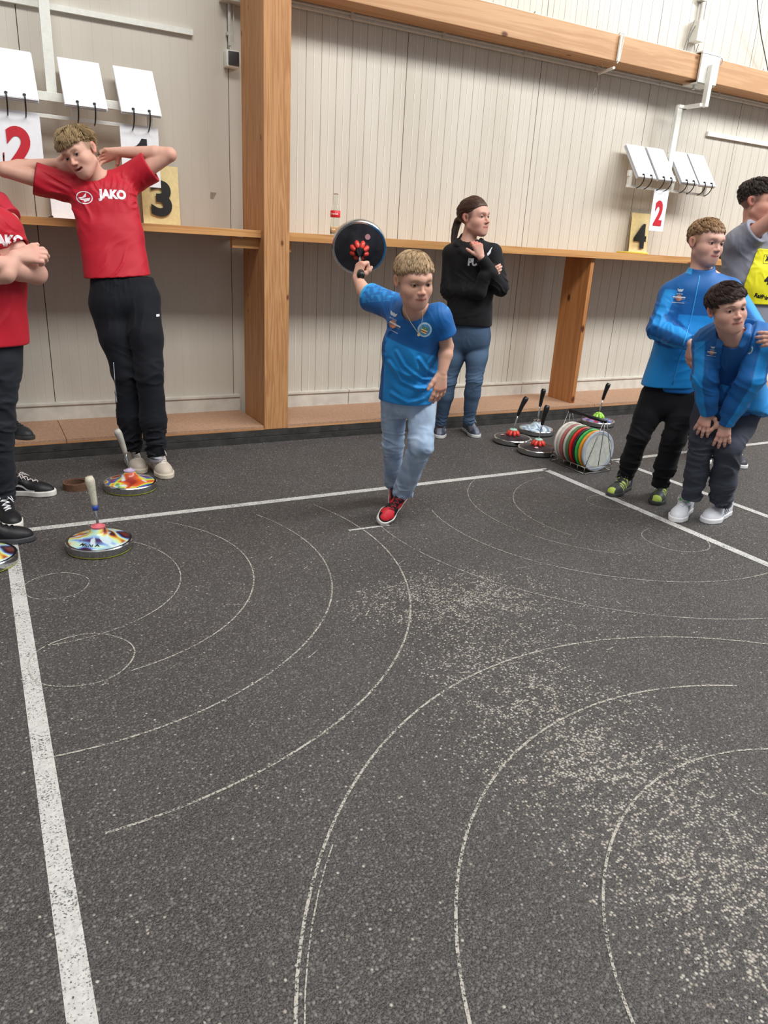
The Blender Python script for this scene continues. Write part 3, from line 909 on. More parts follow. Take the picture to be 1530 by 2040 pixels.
stock((3.33, 4.09, 0), 'black curling stock with red rosette, leftmost of the group by the plate rack', S_BLACK, M_BLACK, M_BLACK, rosette=P_ROSE, sticker=True, lean=(0.22, -0.05), hgt=0.335, face=2.6)
stock((3.325, 3.80, 0), 'black curling stock with red rosette, nearest to the plate rack', S_BLACK, M_BLACK, M_BLACK, rosette=P_ROSE, sticker=True, lean=(0.10, -0.02), hgt=0.335, face=-2.4)
stock((3.70, 4.27, 0), 'ice blue marbled curling stock with black handle behind the black ones', S_ICE, M_BLACK, M_BLACK, lean=(0.05, -0.02), hgt=0.345)
stock((4.42, 4.36, 0), 'violet and red marbled curling stock with lime rosette behind the plate rack', S_VIOLET, M_BLACK, M_BLACK, rosette=P_LIME, lean=(0.12, -0.05), hgt=0.345)
stock((6.90, 4.25, 0), 'violet curling stock with lime rosette at the far right edge', S_VIOLET, M_BLACK, M_BLACK, rosette=P_LIME, lean=(0, 0), hgt=0.335)

# roll of brown belt
c = gr(152, 966, 0.018)
mb = MB()
for k, (ri, ro) in enumerate(((0.044, 0.050), (0.051, 0.057), (0.058, 0.066))):
    mb.lathe([(ri, 0), (ro, 0), (ro, 0.036 - 0.001 * (k % 2)), (ri, 0.036 - 0.001 * (k % 2)), (ri, 0)], 40, Matrix.Translation((c[0], c[1], 0)), close=False)
tag(auto_smooth(mb.build('belt_roll', plain('brown_leather_belt', (98, 68, 50), 0.6, vary=0.15))), 'roll of brown belt lying on the floor left of the orange stock', 'roll')

# ------------------------------------------------------------------ rack of running plates
PX, PY0, PY1 = 3.395, 3.315, 3.575
rack = empty('plate_rack', (PX, 3.45, 0), 'wire carrying rack with black handle for the round running plates', 'plate rack')
def wire(name, pts, r=0.0028, closed=False, mat=None):
    mb = MB(); mb.tube(pts, r, 8, closed=closed); return mb.build(name, mat or M_WIRE, rack, smooth=True)
for xs in (PX - 0.115, PX + 0.115):
    wire('base_rail', [(xs, PY0 - 0.03, 0.006), (xs, PY1 + 0.03, 0.006)])
    wire('side_rail', [(xs, PY0 - 0.03, 0.045), (xs, PY1 + 0.03, 0.045)])
    for k in range(6):
        yy = PY0 - 0.03 + (PY1 - PY0 + 0.06) * k / 5
        wire('upright', [(xs, yy, 0.006), (xs, yy, 0.045)], 0.0022)
for yy in (PY0 - 0.03, PY1 + 0.03):
    wire('cross_bar', [(PX - 0.115, yy, 0.045), (PX + 0.115, yy, 0.045)])
    wire('base_bar', [(PX - 0.115, yy, 0.006), (PX + 0.115, yy, 0.006)])
    for xs in (-0.115, 0.0, 0.115):
        wire('end_wire', [(PX + xs, yy, 0.045), (PX + xs * 0.12, yy, 0.335)], 0.0024)
mb = MB(); mb.tube([(PX, PY0 - 0.035, 0.337), (PX, PY1 + 0.035, 0.337)], 0.0115, 14); mb.build('handle', M_BLACK, rack, smooth=True, label='black tube handle')
pc = [((224, 216, 210), 'off white running plate, rearmost in the wire rack'), ((206, 200, 186), 'grey beige running plate second from the back of the wire rack'), ((172, 96, 92), 'thin dull red running plate between the pale ones in the rack'),
      ((196, 202, 188), 'pale grey green running plate in the wire rack'), ((84, 120, 72), 'dark green running plate behind the red one in the rack'), ((216, 34, 40), 'bright red running plate in the wire rack'),
      ((40, 40, 42), 'black running plate between red and green in the rack'), ((60, 178, 84), 'bright green running plate in the wire rack'), ((240, 160, 50), 'orange running plate in the wire rack'), ((186, 194, 204), 'grey running plate with white centre at the front of the rack')]
for i, (rgb, lab) in enumerate(pc):
    yy = PY1 - (PY1 - PY0) * i / (len(pc) - 1)
    T = Matrix.Translation((PX + 0.004 * math.sin(i * 2.3), yy, 0.137)) @ Matrix.Rotation(math.radians(90 - 3 + 1.5 * math.sin(i)), 4, 'X')
    root = empty('running_plate', (PX, yy, 0.006), lab, 'running plate', 'running plates in the wire rack')
    Rp = 0.132 - 0.003 * (i % 3 == 2)
    mb = MB(); mb.lathe([(0.0, -0.006), (Rp - 0.004, -0.006), (Rp, -0.002), (Rp, 0.008), (Rp - 0.004, 0.011), (Rp - 0.022, 0.011), (Rp - 0.024, 0.008), (0.0, 0.008)], 56, T)
    auto_smooth(mb.build('plate_rim', plain('plate_colour_%d' % i, rgb, 0.42), root))
    mb = MB(); mb.lathe([(0.0, 0.0082), (Rp - 0.0245, 0.0082), (Rp - 0.026, 0.0095), (0.0, 0.0095)], 56, T)
    auto_smooth(mb.build('plate_face', plain('plate_face_%d' % i, (214, 216, 206) if i == 9 else tuple(int(c * 0.9) for c in rgb), 0.55), root))
# ------------------------------------------------------------------ solid modelling by distance fields (one continuous surface per body / garment)
BIG = 9.0


class Nd:
    def ev(self, P, c=None, r=1e9):
        raise NotImplementedError


class Cap(Nd):
    """tapered limb segment; flat=(dir, s) squeezes the section along dir to s of its width"""
    def __init__(s, a, b, ra, rb=None, flat=None):
        s.a, s.b, s.ra, s.rb = V(a), V(b), ra, rb if rb is not None else ra
        s.c = (s.a + s.b) / 2; s.R = np.linalg.norm(s.b - s.a) / 2 + max(s.ra, s.rb); s.flat = flat

    def ev(s, P, c=None, r=1e9):
        if c is not None and np.linalg.norm(c - s.c) - s.R > r + 0.05: return None
        ba = s.b - s.a; L2 = max(ba @ ba, 1e-12)
        q = P - s.a
        t = np.clip(q @ ba / L2, 0, 1)
        d = q - t[:, None] * ba
        if s.flat is not None:
            f, k = nrm(s.flat[0]), s.flat[1]
            m = d @ f
            d = d + (m * (1 / k - 1))[:, None] * f
            return (np.sqrt((d * d).sum(1)) - (s.ra + (s.rb - s.ra) * t)) * (0.5 + 0.5 * k)
        return np.sqrt((d * d).sum(1)) - (s.ra + (s.rb - s.ra) * t)


class Ell(Nd):
    def __init__(s, c, rad, ax=None):
        s.c, s.rad = V(c), V(rad); s.A = np.eye(3) if ax is None else np.array([nrm(x) for x in ax]); s.R = max(rad)

    def ev(s, P, c=None, r=1e9):
        if c is not None and np.linalg.norm(c - s.c) - s.R > r + 0.05: return None
        q = (P - s.c) @ s.A.T
        k0 = np.sqrt(((q / s.rad) ** 2).sum(1)); k1 = np.sqrt(((q / s.rad ** 2) ** 2).sum(1)) + 1e-9
        return k0 * (k0 - 1) / k1


class Tor(Nd):
    """torso slice: superelliptic section from a (half width, half depth) to b, lateral axis lat"""
    def __init__(s, a, b, wa, wb, lat, p=2.5):
        s.a, s.b, s.wa, s.wb, s.p = V(a), V(b), V(*wa), V(*wb), p
        s.ax = nrm(s.b - s.a); s.lat = nrm(V(lat) - s.ax * (V(lat) @ s.ax)); s.fr = np.cross(s.ax, s.lat)
        s.c = (s.a + s.b) / 2; s.R = np.linalg.norm(s.b - s.a) / 2 + max(max(wa), max(wb)) * 1.1

    def ev(s, P, c=None, r=1e9):
        if c is not None and np.linalg.norm(c - s.c) - s.R > r + 0.06: return None
        L = np.linalg.norm(s.b - s.a)
        q = P - s.a; h = q @ s.ax; t = np.clip(h / L, 0, 1)
        w = s.wa[0] + (s.wb[0] - s.wa[0]) * t; dp = s.wa[1] + (s.wb[1] - s.wa[1]) * t
        x, y = q @ s.lat, q @ s.fr
        z = h - t * L
        m = np.minimum(w, dp)
        k = ((np.abs(x) / w) ** s.p + (np.abs(y) / dp) ** s.p + (np.abs(z) / m) ** s.p + 1e-12) ** (1 / s.p)
        rr = np.sqrt(x * x + y * y + z * z)
        return (k - 1) * np.minimum(rr / np.maximum(k, 1e-4), w)


def smin(a, b, k):
    if k <= 0: return np.minimum(a, b)
    h = np.maximum(k - np.abs(a - b), 0) / k
    return np.minimum(a, b) - h * h * k * 0.25


class U(Nd):
    def __init__(s, k, *ch):
        s.k = k; s.ch = [x for c in ch for x in (c if isinstance(c, (list, tuple)) else [c])]

    def ev(s, P, c=None, r=1e9):
        d = None
        for ch in s.ch:
            e = ch.ev(P, c, r)
            if e is None: continue
            d = e if d is None else smin(d, e, s.k)
        return d


class Cut(Nd):
    """keeps the side of each plane its normal points away from; subs are carved out"""
    def __init__(s, n, planes=(), subs=(), k=0.006, ks=0.006):
        s.n, s.pl, s.su, s.k, s.ks = n, planes, subs, k, ks

    def ev(s, P, c=None, r=1e9):
        d = s.n.ev(P, c, r)
        if d is None: return None
        for (p0, nn) in s.pl:
            nn = nrm(nn)
            d = -smin(-d, -((P - V(p0)) @ nn), s.k)
        for q in s.su:
            e = q.ev(P, c, r)
            if e is not None: d = -smin(-d, e, s.ks)
        return d


class LCut(Nd):
    """plane cut that only acts within radius R of its point"""
    def __init__(s, n, cuts, k=0.005):
        s.n, s.cuts, s.k = n, cuts, k

    def ev(s, P, c=None, r=1e9):
        d = s.n.ev(P, c, r)
        if d is None: return None
        for (p0, nn, R) in s.cuts:
            if c is not None and np.linalg.norm(c - V(p0)) > R + r: continue
            q = P - V(p0)
            pl = q @ nrm(nn)
            lim = R - np.sqrt((q * q).sum(1))
            e = np.minimum(pl, lim)
            d = -smin(-d, -e, s.k)
        return d


class Disp(Nd):
    def __init__(s, n, fn, amp=0.01):
        s.n, s.fn, s.amp = n, fn, amp

    def ev(s, P, c=None, r=1e9):
        d = s.n.ev(P, c, r)
        return None if d is None else d - s.fn(P)


def sdf_mesh(node, lo, hi, vox, B=14):
    lo, hi = V(lo), V(hi)
    nb = np.maximum(1, np.ceil((hi - lo) / (vox * B)).astype(int))
    I, J, K = np.meshgrid(*[np.arange(n) for n in nb], indexing='ij')
    blk = np.stack([I.ravel(), J.ravel(), K.ravel()], 1)
    ctr = lo + (blk + 0.5) * B * vox
    d = node.ev(ctr)
    rad = vox * B * math.sqrt(3) / 2
    act = blk[np.abs(d) < rad * 1.7 + 0.012]
    NY, NZ = int(nb[1] * B + 3), int(nb[2] * B + 3)
    g = np.arange(B + 1)
    X, Y, Z = np.meshgrid(g, g, g, indexing='ij')
    loc = np.stack([X.ravel(), Y.ravel(), Z.ravel()], 1)
    vid, vps, quads = [], [], []
    for b in act:
        s0 = b * B
        P = lo + (loc + s0) * vox
        e = node.ev(P, lo + (s0 + B / 2) * vox, rad)
        if e is None: continue
        D = e.reshape(B + 1, B + 1, B + 1)
        S = D < 0
        if S.all() or not S.any(): continue
        cnt = np.zeros((B, B, B)); acc = np.zeros((B, B, B, 3))
        for ax in range(3):
            D0 = np.take(D, range(B), ax); D1 = np.take(D, range(1, B + 1), ax)
            cr = (D0 < 0) != (D1 < 0)
            t = np.where(cr, D0 / np.where(cr, D0 - D1, 1), 0)
            o1, o2 = [a for a in range(3) if a != ax]
            for u in (0, 1):
                for w in (0, 1):
                    sl = [slice(None)] * 3
                    sl[o1] = slice(u, u + B); sl[o2] = slice(w, w + B)
                    c_ = cr[tuple(sl)]; t_ = t[tuple(sl)]
                    cnt += c_
                    acc[..., ax] += t_ * c_
                    acc[..., o1] += u * c_
                    acc[..., o2] += w * c_
            # quads on edges owned by this block (sample index < B on the two other axes)
            own = [slice(0, B)] * 3
            idx = np.argwhere(cr[tuple(own)])
            if len(idx):
                G = idx + s0
                ok = (G[:, o1] > 0) & (G[:, o2] > 0)
                G = G[ok]; ii = idx[ok]
                e1 = np.zeros(3, int); e1[o1] = 1; e2 = np.zeros(3, int); e2[o2] = 1
                cid = lambda q: (q[:, 0] * NY + q[:, 1]) * NZ + q[:, 2]
                Q = np.stack([cid(G), cid(G - e1), cid(G - e1 - e2), cid(G - e2)], 1)
                inside = D0[ii[:, 0], ii[:, 1], ii[:, 2]] < 0
                flip = inside if ax != 1 else ~inside
                Q[~flip] = Q[~flip][:, ::-1]
                quads.append(Q)
        m = cnt > 0
        idx = np.argwhere(m)
        G = idx + s0
        vid.append((G[:, 0] * NY + G[:, 1]) * NZ + G[:, 2])
        vps.append(lo + (G + acc[m] / cnt[m][:, None]) * vox)
    vid = np.concatenate(vid); vps = np.concatenate(vps); Q = np.concatenate(quads)
    o = np.argsort(vid); vid = vid[o]; vps = vps[o]
    pos = np.searchsorted(vid, Q); pos = np.minimum(pos, len(vid) - 1)
    good = (vid[pos] == Q).all(1)
    return vps, pos[good]


def bounds(pts, pad):
    A = np.array([V(p) for p in pts])
    return A.min(0) - pad, A.max(0) + pad


# smooth pseudo noise and cloth folds -----------------------------------------------------------
def snoise(P, f, seed=0):
    r = np.random.default_rng(seed)
    out = 0
    for i in range(4):
        v = r.normal(size=3) * f; v2 = r.normal(size=3) * f * 0.7
        out = out + np.sin(P @ v + r.uniform(0, 6.28) + 1.3 * np.sin(P @ v2 + r.uniform(0, 6.28)))
    return out / 4


def fold_field(folds, seed=0, base=0.0015, bf=22):
    """folds: (centre, radius, direction across the creases, creases per metre, height)"""
    def fn(P):
        d = base * snoise(P, bf, seed)
        for i, (c, R, di, fr, am) in enumerate(folds):
            q = P - V(c)
            g = np.exp(-(q * q).sum(1) / (R * R))
            m = g > 0.02
            if not m.any(): continue
            dn = nrm(di); Qm = q[m]
            Qa = Qm * 0.30 + (Qm @ dn)[:, None] * dn * 0.70 + 0.012 * np.stack([snoise(P[m], 14, seed + 5), snoise(P[m], 14, seed + 6), snoise(P[m], 14, seed + 7)], 1)
            n1 = snoise(Qa, fr * 3.4, seed + 31 + i)
            hump = np.clip(1 - np.abs(n1) * 2.6, 0, 1) ** 1.2 * 1.25 - 0.35
            x = np.zeros(len(P)); x[m] = am * 1.15 * g[m] * hump
            d = d + x
        return d
    return fn


# ------------------------------------------------------------------ head
class HeadFrame:
    def __init__(s, O, fwd, up, H=0.22):
        s.O = V(O); s.y = nrm(fwd); s.z = nrm(V(up) - s.y * (V(up) @ s.y)); s.x = np.cross(s.y, s.z); s.s = H / 0.22

    def w(s, p):
        p = V(p) * s.s
        return s.O + p[0] * s.x + p[1] * s.y + p[2] * s.z

    def loc(s, P):
        q = (P - s.O) / s.s
        return np.stack([q @ s.x, q @ s.y, q @ s.z], 1)

    def cap(s, a, b, ra, rb=None, flat=None):
        return Cap(s.w(a), s.w(b), ra * s.s, (rb if rb is not None else ra) * s.s, None if flat is None else (flat[0][0] * s.x + flat[0][1] * s.y + flat[0][2] * s.z, flat[1]))

    def ell(s, c, r, tilt=0.0):
        ax = (s.x, math.cos(tilt) * s.y + math.sin(tilt) * s.z, -math.sin(tilt) * s.y + math.cos(tilt) * s.z)
        return Ell(s.w(c), V(r) * s.s, ax)


def head_dir(O, yaw, pitch, roll):
    """directions seen from the camera: yaw + turns the face to picture right, pitch + looks down, roll + tilts the crown to picture right"""
    n = nrm(V(O[0], O[1], 0)); T = -n; R_ = V(n[1], -n[0], 0)
    a, b, c = map(math.radians, (yaw, pitch, roll))
    f = math.cos(a) * T + math.sin(a) * R_
    side = math.cos(a) * R_ - math.sin(a) * T
    up = V(0, 0, 1)
    f2 = math.cos(b) * f - math.sin(b) * up
    u2 = math.cos(b) * up + math.sin(b) * f
    # roll about the sight line
    def rot(v):
        k = n
        th = -c
        return v * math.cos(-th) + np.cross(k, v) * math.sin(-th) + k * (k @ v) * (1 - math.cos(-th))
    return rot(f2), rot(u2)


def head_nodes(h, age=0.0, mouth_open=0.0, ear=1.0):
    """age 0 child .. 1 adult"""
    j = 0.042 + 0.006 * age
    N = [h.ell((0, -0.008, 0.040), (0.075, 0.098, 0.083)),
         h.ell((0, 0.030, 0.010), (0.066, 0.066, 0.075)),
         h.ell((0, 0.034, -0.030), (0.055, 0.056, 0.058))]
    N2 = [h.cap((-j, 0.012, -0.048), (-0.014, 0.072, -0.083), 0.019 + .003 * age, 0.0135), h.cap((j, 0.012, -0.048), (0.014, 0.072, -0.083), 0.019 + .003 * age, 0.0135),
          h.cap((-0.042, 0.040, -0.022), (-0.020, 0.066, -0.064), 0.022), h.cap((0.042, 0.040, -0.022), (0.020, 0.066, -0.064), 0.022),
          h.ell((0, 0.073, -0.083), (0.020, 0.017, 0.016)), h.ell((0, 0.045, -0.062), (0.042, 0.045, 0.036)),
          h.ell((-0.036, 0.062, -0.022), (0.024, 0.024, 0.024)), h.ell((0.036, 0.062, -0.022), (0.024, 0.024, 0.024)),
          h.cap((-0.036, 0.076, 0.034), (-0.008, 0.087, 0.031), 0.0105), h.cap((0.036, 0.076, 0.034), (0.008, 0.087, 0.031), 0.0105),
          h.ell((0, 0.078, -0.047), (0.026, 0.020, 0.020))]
    skull = U(0.022 * h.s, N, N2)
    sock = [h.ell((-0.032, 0.103, 0.013), (0.0175, 0.020, 0.0115)), h.ell((0.032, 0.103, 0.013), (0.0175, 0.020, 0.0115))]
    skull = Cut(skull, subs=sock, ks=0.012 * h.s)
    ny = -0.005 * (1 - age)
    nose = [h.cap((0, 0.088, 0.018), (0, 0.1115 + ny, -0.016), 0.0060, 0.0080), h.ell((0, 0.113 + ny, -0.0185), (0.0088, 0.0085, 0.0075)),
            h.ell((-0.0105, 0.101, -0.022), (0.0068, 0.009, 0.0062)), h.ell((0.0105, 0.101, -0.022), (0.0068, 0.009, 0.0062))]
    face = U(0.008 * h.s, skull, nose)
    lids = [h.ell((-0.031, 0.0795, 0.013), (0.0150, 0.0132, 0.0125)), h.ell((0.031, 0.0795, 0.013), (0.0150, 0.0132, 0.0125))]
    slit = [h.ell((-0.0315, 0.094, 0.0113), (0.0128, 0.012, 0.0037)), h.ell((0.0315, 0.094, 0.0113), (0.0128, 0.012, 0.0037))]
    face = U(0.003 * h.s, face, lids)
    mo = mouth_open
    lips = [h.cap((-0.0255, 0.0840, -0.0485), (-0.004, 0.0985, -0.0450), 0.0028, 0.0046), h.cap((0.0255, 0.0840, -0.0485), (0.004, 0.0985, -0.0450), 0.0028, 0.0046),
            h.cap((-0.019, 0.0870, -0.0530 - mo), (0.019, 0.0870, -0.0530 - mo), 0.0038), h.ell((0, 0.0945, -0.0535 - mo), (0.012, 0.0055, 0.0052))]
    face = U(0.004 * h.s, face, lips)
    subs = slit + [h.cap((-0.021, 0.097, -0.0490), (0.021, 0.097, -0.0490), 0.0011 + mo * 0.55, flat=((0, 0, 1), 1.0)),
                   h.ell((-0.006, 0.104, -0.0275), (0.0032, 0.004, 0.003)), h.ell((0.006, 0.104, -0.0275), (0.0032, 0.004, 0.003))]
    if mo: subs.append(h.ell((0, 0.094, -0.0495 - mo * 0.3), (0.015, 0.016, 0.0022 + mo * 0.5)))
    face = Cut(face, subs=subs, ks=0.0015 * h.s)
    ears = []
    for sx in (-1, 1):
        e = Cut(U(0.004, h.ell((sx * 0.077, -0.004, 0.004), (0.0075, 0.0185, 0.029), 0.25), h.ell((sx * 0.080, -0.012, 0.010), (0.006, 0.016, 0.022), 0.25)),
                subs=[h.ell((sx * 0.088, 0.000, 0.006), (0.0095, 0.0105, 0.019), 0.25)], ks=0.004)
        ears.append(e)
    return [U(0.005 * h.s, face, ears)]


def paint_skin(P, h, base, rng=3, scalp=None, brow=(90, 70, 52), lips=(176, 104, 98), ruddy=0.5, joints=()):
    b = lin(*base)
    c = np.tile(b, (len(P), 1))
    m = snoise(P, 60, rng)[:, None]
    c = c * (1 + 0.04 * m)
    L = h.loc(P)
    x, y, z = np.abs(L[:, 0]), L[:, 1], L[:, 2]
    on = (np.abs(L) < 0.15).all(1)
    def blend(mask, col, a):
        nonlocal c
        k = (mask * a * on)[:, None]
        c = c * (1 - k) + lin(*col) * k
    sm = lambda e0, e1, v: np.clip((v - e0) / (e1 - e0), 0, 1)
    rosy = (min(255, base[0] + 2), base[1] - 34, base[2] - 28)
    blend(np.exp(-((x - 0.040) / 0.020) ** 2 - ((z + 0.026) / 0.020) ** 2) * sm(0.03, 0.06, y), rosy, 0.6 * ruddy)
    blend(np.exp(-(x / 0.014) ** 2 - ((z + 0.018) / 0.014) ** 2) * sm(0.09, 0.11, y), rosy, 0.45)
    blend(sm(0.074, 0.082, x) * (z < 0.04), rosy, 0.6)
    # lips, eyebrows, lash lines in own colour; shade painted in nostrils and mouth line
    lm = np.exp(-((z + 0.049) / 0.0078) ** 4) * sm(0.0285, 0.022, x) * sm(0.070, 0.080, y)
    blend(lm, lips, 0.85)
    blend(np.exp(-((z + 0.0487) / 0.0016) ** 2) * sm(0.0270, 0.024, x) * sm(0.074, 0.082, y), (96, 48, 44), 0.75)
    blend(np.exp(-((x - 0.006) / 0.003) ** 2 - ((z + 0.027) / 0.0025) ** 2) * sm(0.09, 0.1, y), (90, 44, 38), 0.7)
    zc = 0.0345 - 34.0 * (x - 0.029) ** 2 * 0.5
    blend(np.exp(-((z - zc) / 0.0034) ** 2) * sm(0.011, 0.016, x) * sm(0.050, 0.042, x) * sm(0.05, 0.06, y), brow, 0.75)
    r = np.sqrt(((x - 0.0315) / 0.0146) ** 2 + ((z - 0.0118) / 0.0062) ** 2)
    blend(np.exp(-((r - 1.0) / 0.16) ** 2) * sm(0.06, 0.07, y) * (z > 0.0095), (70, 44, 36), 0.8)
    blend(np.exp(-((r - 1.25) / 0.45) ** 2) * sm(0.06, 0.07, y), (base[0] - 34, base[1] - 44, base[2] - 40), 0.35)
    if scalp is not None:
        yy = L[:, 1]
        sc = sm(0.052, 0.034, yy + 0.25 * np.clip(0.03 - z, 0, 1)) * sm(0.0, 0.014, z - np.interp(yy, [-0.09, -0.03, -0.018, 0.012, 0.03], [-0.052, -0.046, -0.03, -0.012, -0.004]))
        sc = sc * (x < 0.0815)
        blend(sc, scalp, 0.72)
        blend(sm(0.070, 0.085, z), scalp, 0.9)
    for (p, R) in joints:
        k = np.exp(-((P - V(p)) ** 2).sum(1) / (R * R)); k = (k * 0.5)[:, None]
        c = c * (1 - k) + lin(*rosy) * k
    return np.clip(c, 0, 1)


def eyes(h, parent, iris=(70, 60, 50), look=(0.0, 0.0)):
    for sx in (-1, 1):
        o = h.w((sx * 0.0312, 0.0800, 0.0122)); R = 0.0118 * h.s
        g = nrm(h.y + look[0] * h.x + look[1] * h.z)
        n, m = 32, 24
        vs, fs, cs = [], [], []
        a = nrm(np.cross(g, V(0, 0, 1))); b = np.cross(a, g)
        for i in range(m + 1):
            th = math.pi * (i / m) ** 1.5
            for k in range(n):
                ph = 2 * math.pi * k / n
                vs.append(o + R * (math.cos(th) * g + math.sin(th) * (math.cos(ph) * a + math.sin(ph) * b)))
                deg = math.degrees(th)
                cs.append(lin(12, 10, 10) if deg < 15 else lin(*iris) if deg < 33 else lin(48, 40, 36) if deg < 38 else lin(206, 196, 190))
        for i in range(m):
            for k in range(n):
                fs.append((i * n + k, (i + 1) * n + k, (i + 1) * n + (k + 1) % n, i * n + (k + 1) % n))
        mesh_obj('eye', vs, fs, M_EYE, parent, True, cols=np.array(cs))


def hair(h, parent, col, tilt=0.0, ragged=0.012, clump=22, n=2600, length=0.045, lift=0.35, front=0.062, nape=-0.045, part=None, fringe=0.0, mess=0.35, seed=1, cap_t=0.006, side_cut=0.0, vol=0.004, wid=0.0010, fringe_z=0.062, side_z=0.030, nape_z=-0.045, whorl=(0.0, -0.055), nm='hair', ear_in=True, temple=0.0, flow=None, maxz=None):
    """scalp cap plus several thousand modelled locks, flowing out from the crown"""
    rg = np.random.default_rng(seed)
    C = V(0, -0.008, 0.040); Rr = V(0.075, 0.098, 0.083)
    slope = (front - nape) / 0.17
    def keep(L):
        z0 = nape + slope * (L[:, 1] + 0.085)
        z0 = np.maximum(z0, np.where((np.abs(L[:, 0]) > 0.05) & (L[:, 1] > 0.02), 0.030 + temple + (L[:, 1] - 0.02) * 0.5, -1))
        z0 = np.where((np.abs(L[:, 0]) > 0.052) & (np.abs(L[:, 1] + 0.004) < 0.022), np.maximum(z0, 0.030), z0)
        return L[:, 2] - z0
    # cap
    skull = U(0.02 * h.s, h.ell(C, Rr + cap_t), h.ell((0, 0.030, 0.012), V(0.066, 0.066, 0.075) + cap_t * 0.7))
    class HairCap(Nd):
        def ev(s, P, c=None, r=1e9):
            d = skull.ev(P, c, r)
            if d is None: return None
            L = h.loc(P)
            k = keep(L) * h.s
            e = -smin(-d, k * 0.8, 0.012 * h.s)
            rr = np.sqrt((L[:, 0] - whorl[0]) ** 2 + (L[:, 1] - whorl[1]) ** 2 + 1e-6)
            an = np.arctan2(L[:, 1] - whorl[1], L[:, 0] - whorl[0])
            thin = np.clip((L[:, 2] - side_z - 0.002) / 0.05, 0, 1) ** 0.7
            e = e + (1 - thin) * cap_t * 0.75 * h.s
            return e - 0.0012 * np.sin(an * 38 + 5 * snoise(L, 40, seed)) - 0.001 * snoise(L, 70, seed + 1)
    vs, q = sdf_mesh(HairCap(), h.O - 0.15 * h.s, h.O + 0.16 * h.s, 0.0034)
    base = lin(*col)
    cs = base * (0.9 + 0.12 * snoise(vs, 150, 5)[:, None])
    cap = mesh_obj(nm, vs, q, M_HAIR, parent, True, cols=np.clip(cs, 0, 1))
    # locks
    D = rg.normal(size=(n * 3, 3)); D /= np.linalg.norm(D, axis=1)[:, None]
    L = C + D * (Rr + cap_t * 0.6)
    ok = keep(L) > 0.004
    L = L[ok][:n]; D = D[ok][:n]; N = len(L)
    pts = [L.copy()]
    ln = length * (0.7 + 0.5 * rg.random(N))
    low = np.clip(1 - (L[:, 2] - 0.0) / 0.09, 0, 1) * side_cut
    ln = ln * (1 - low)
    jit = rg.normal(size=(N, 3)) * mess
    p = L.copy(); S = 5
    lj = np.abs(rg.normal(size=N)) * ragged + 0.4 * ragged * snoise(L, 45, seed)
    for k in range(S):
        nr = (p - C) / (Rr ** 2); nr /= np.linalg.norm(nr, axis=1)[:, None]
        t = np.stack([p[:, 0] - whorl[0], p[:, 1] - whorl[1], np.zeros(N)], 1)
        t = t / (np.linalg.norm(t, axis=1)[:, None] + 1e-6)
        if part is not None: t = t * 0.4 + V(part)
        if flow is not None: t = flow(p, t)
        t = t + V(0, 0, -0.35)
        t = t - nr * (t * nr).sum(1)[:, None]
        t /= np.linalg.norm(t, axis=1)[:, None] + 1e-6
        dr = t + nr * lift * (1 - k / S) + jit * 0.5
        dr /= np.linalg.norm(dr, axis=1)[:, None]
        p = p + dr * (ln / S)[:, None]
        th_ = np.clip((p[:, 2] - side_z) / 0.05, 0.12, 1)[:, None] ** 0.7
        q_ = (p - C) / (Rr + (cap_t * 0.9 + vol * math.sin(math.pi * (k + 1) / (S + 1))) * th_)
        k0 = np.linalg.norm(q_, axis=1)
        p = np.where((k0 < 1)[:, None], C + (p - C) / k0[:, None], p)
        lim = np.interp(p[:, 1], [-0.09, -0.035, -0.012, 0.045, 0.075], [nape_z, nape_z + 0.02, side_z, side_z + 0.012, fringe_z]) + lj - tilt * p[:, 0]
        stop = p[:, 2] < lim
        p = np.where(stop[:, None], pts[-1] + (p - pts[-1]) * 0.12, p)
        pts.append(p.copy())
    T = np.stack(pts, 1)  # N,S+1,3 local
    K = max(40, N // clump)
    sd = rg.choice(N, K, replace=False)
    near_ = ((T[:, 0][:, None, :] - T[sd, 0][None]) ** 2).sum(2).argmin(1)
    kk = (np.linspace(0, 1, S + 1) ** 1.3 * 0.62)[None, :, None]
    T = T + (T[sd][near_] - T) * kk
    W = h.O + h.s * (T[..., 0:1] * h.x + T[..., 1:2] * h.y + T[..., 2:3] * h.z)
    hs, fs, cs = locks_mesh(W, wid * h.s, base, rg)
    mesh_obj('lock_of_hair', hs, fs, M_HAIR, cap, True, cols=cs)
    return cap


def locks_mesh(W, wid, base, rg, vary=0.22):
    N, S1, _ = W.shape
    tan = np.gradient(W, axis=1); tan /= np.linalg.norm(tan, axis=2, keepdims=True) + 1e-9
    a = np.cross(tan, V(0.31, 0.52, 0.79)); a /= np.linalg.norm(a, axis=2, keepdims=True) + 1e-9
    b = np.cross(tan, a)
    r = wid * np.array([0.8] + [1.0] * (S1 - 3) + [0.7, 0.15])[None, :, None] * (0.7 + 0.7 * rg.random((N, 1, 1)))
    ring = []
    for k in range(3):
        th = 2.0944 * k
        ring.append(W + r * (math.cos(th) * a + math.sin(th) * b))
    Vv = np.stack(ring, 2).reshape(-1, 3)
    f = []
    idx = np.arange(N)[:, None] * S1 * 3
    for i in range(S1 - 1):
        for k in range(3):
            k2 = (k + 1) % 3
            f.append(np.concatenate([idx + i * 3 + k, idx + i * 3 + k2, idx + (i + 1) * 3 + k2, idx + (i + 1) * 3 + k], 1))
    F = np.concatenate(f)
    shade = (1 + vary * (rg.random((N, 1, 1)) - 0.45) * 2)
    c = np.clip(np.broadcast_to(base * shade, (N, S1, 3)), 0, 1)
    c = np.repeat(c[:, :, None, :], 3, 2).reshape(-1, 3)
    return Vv, F, c


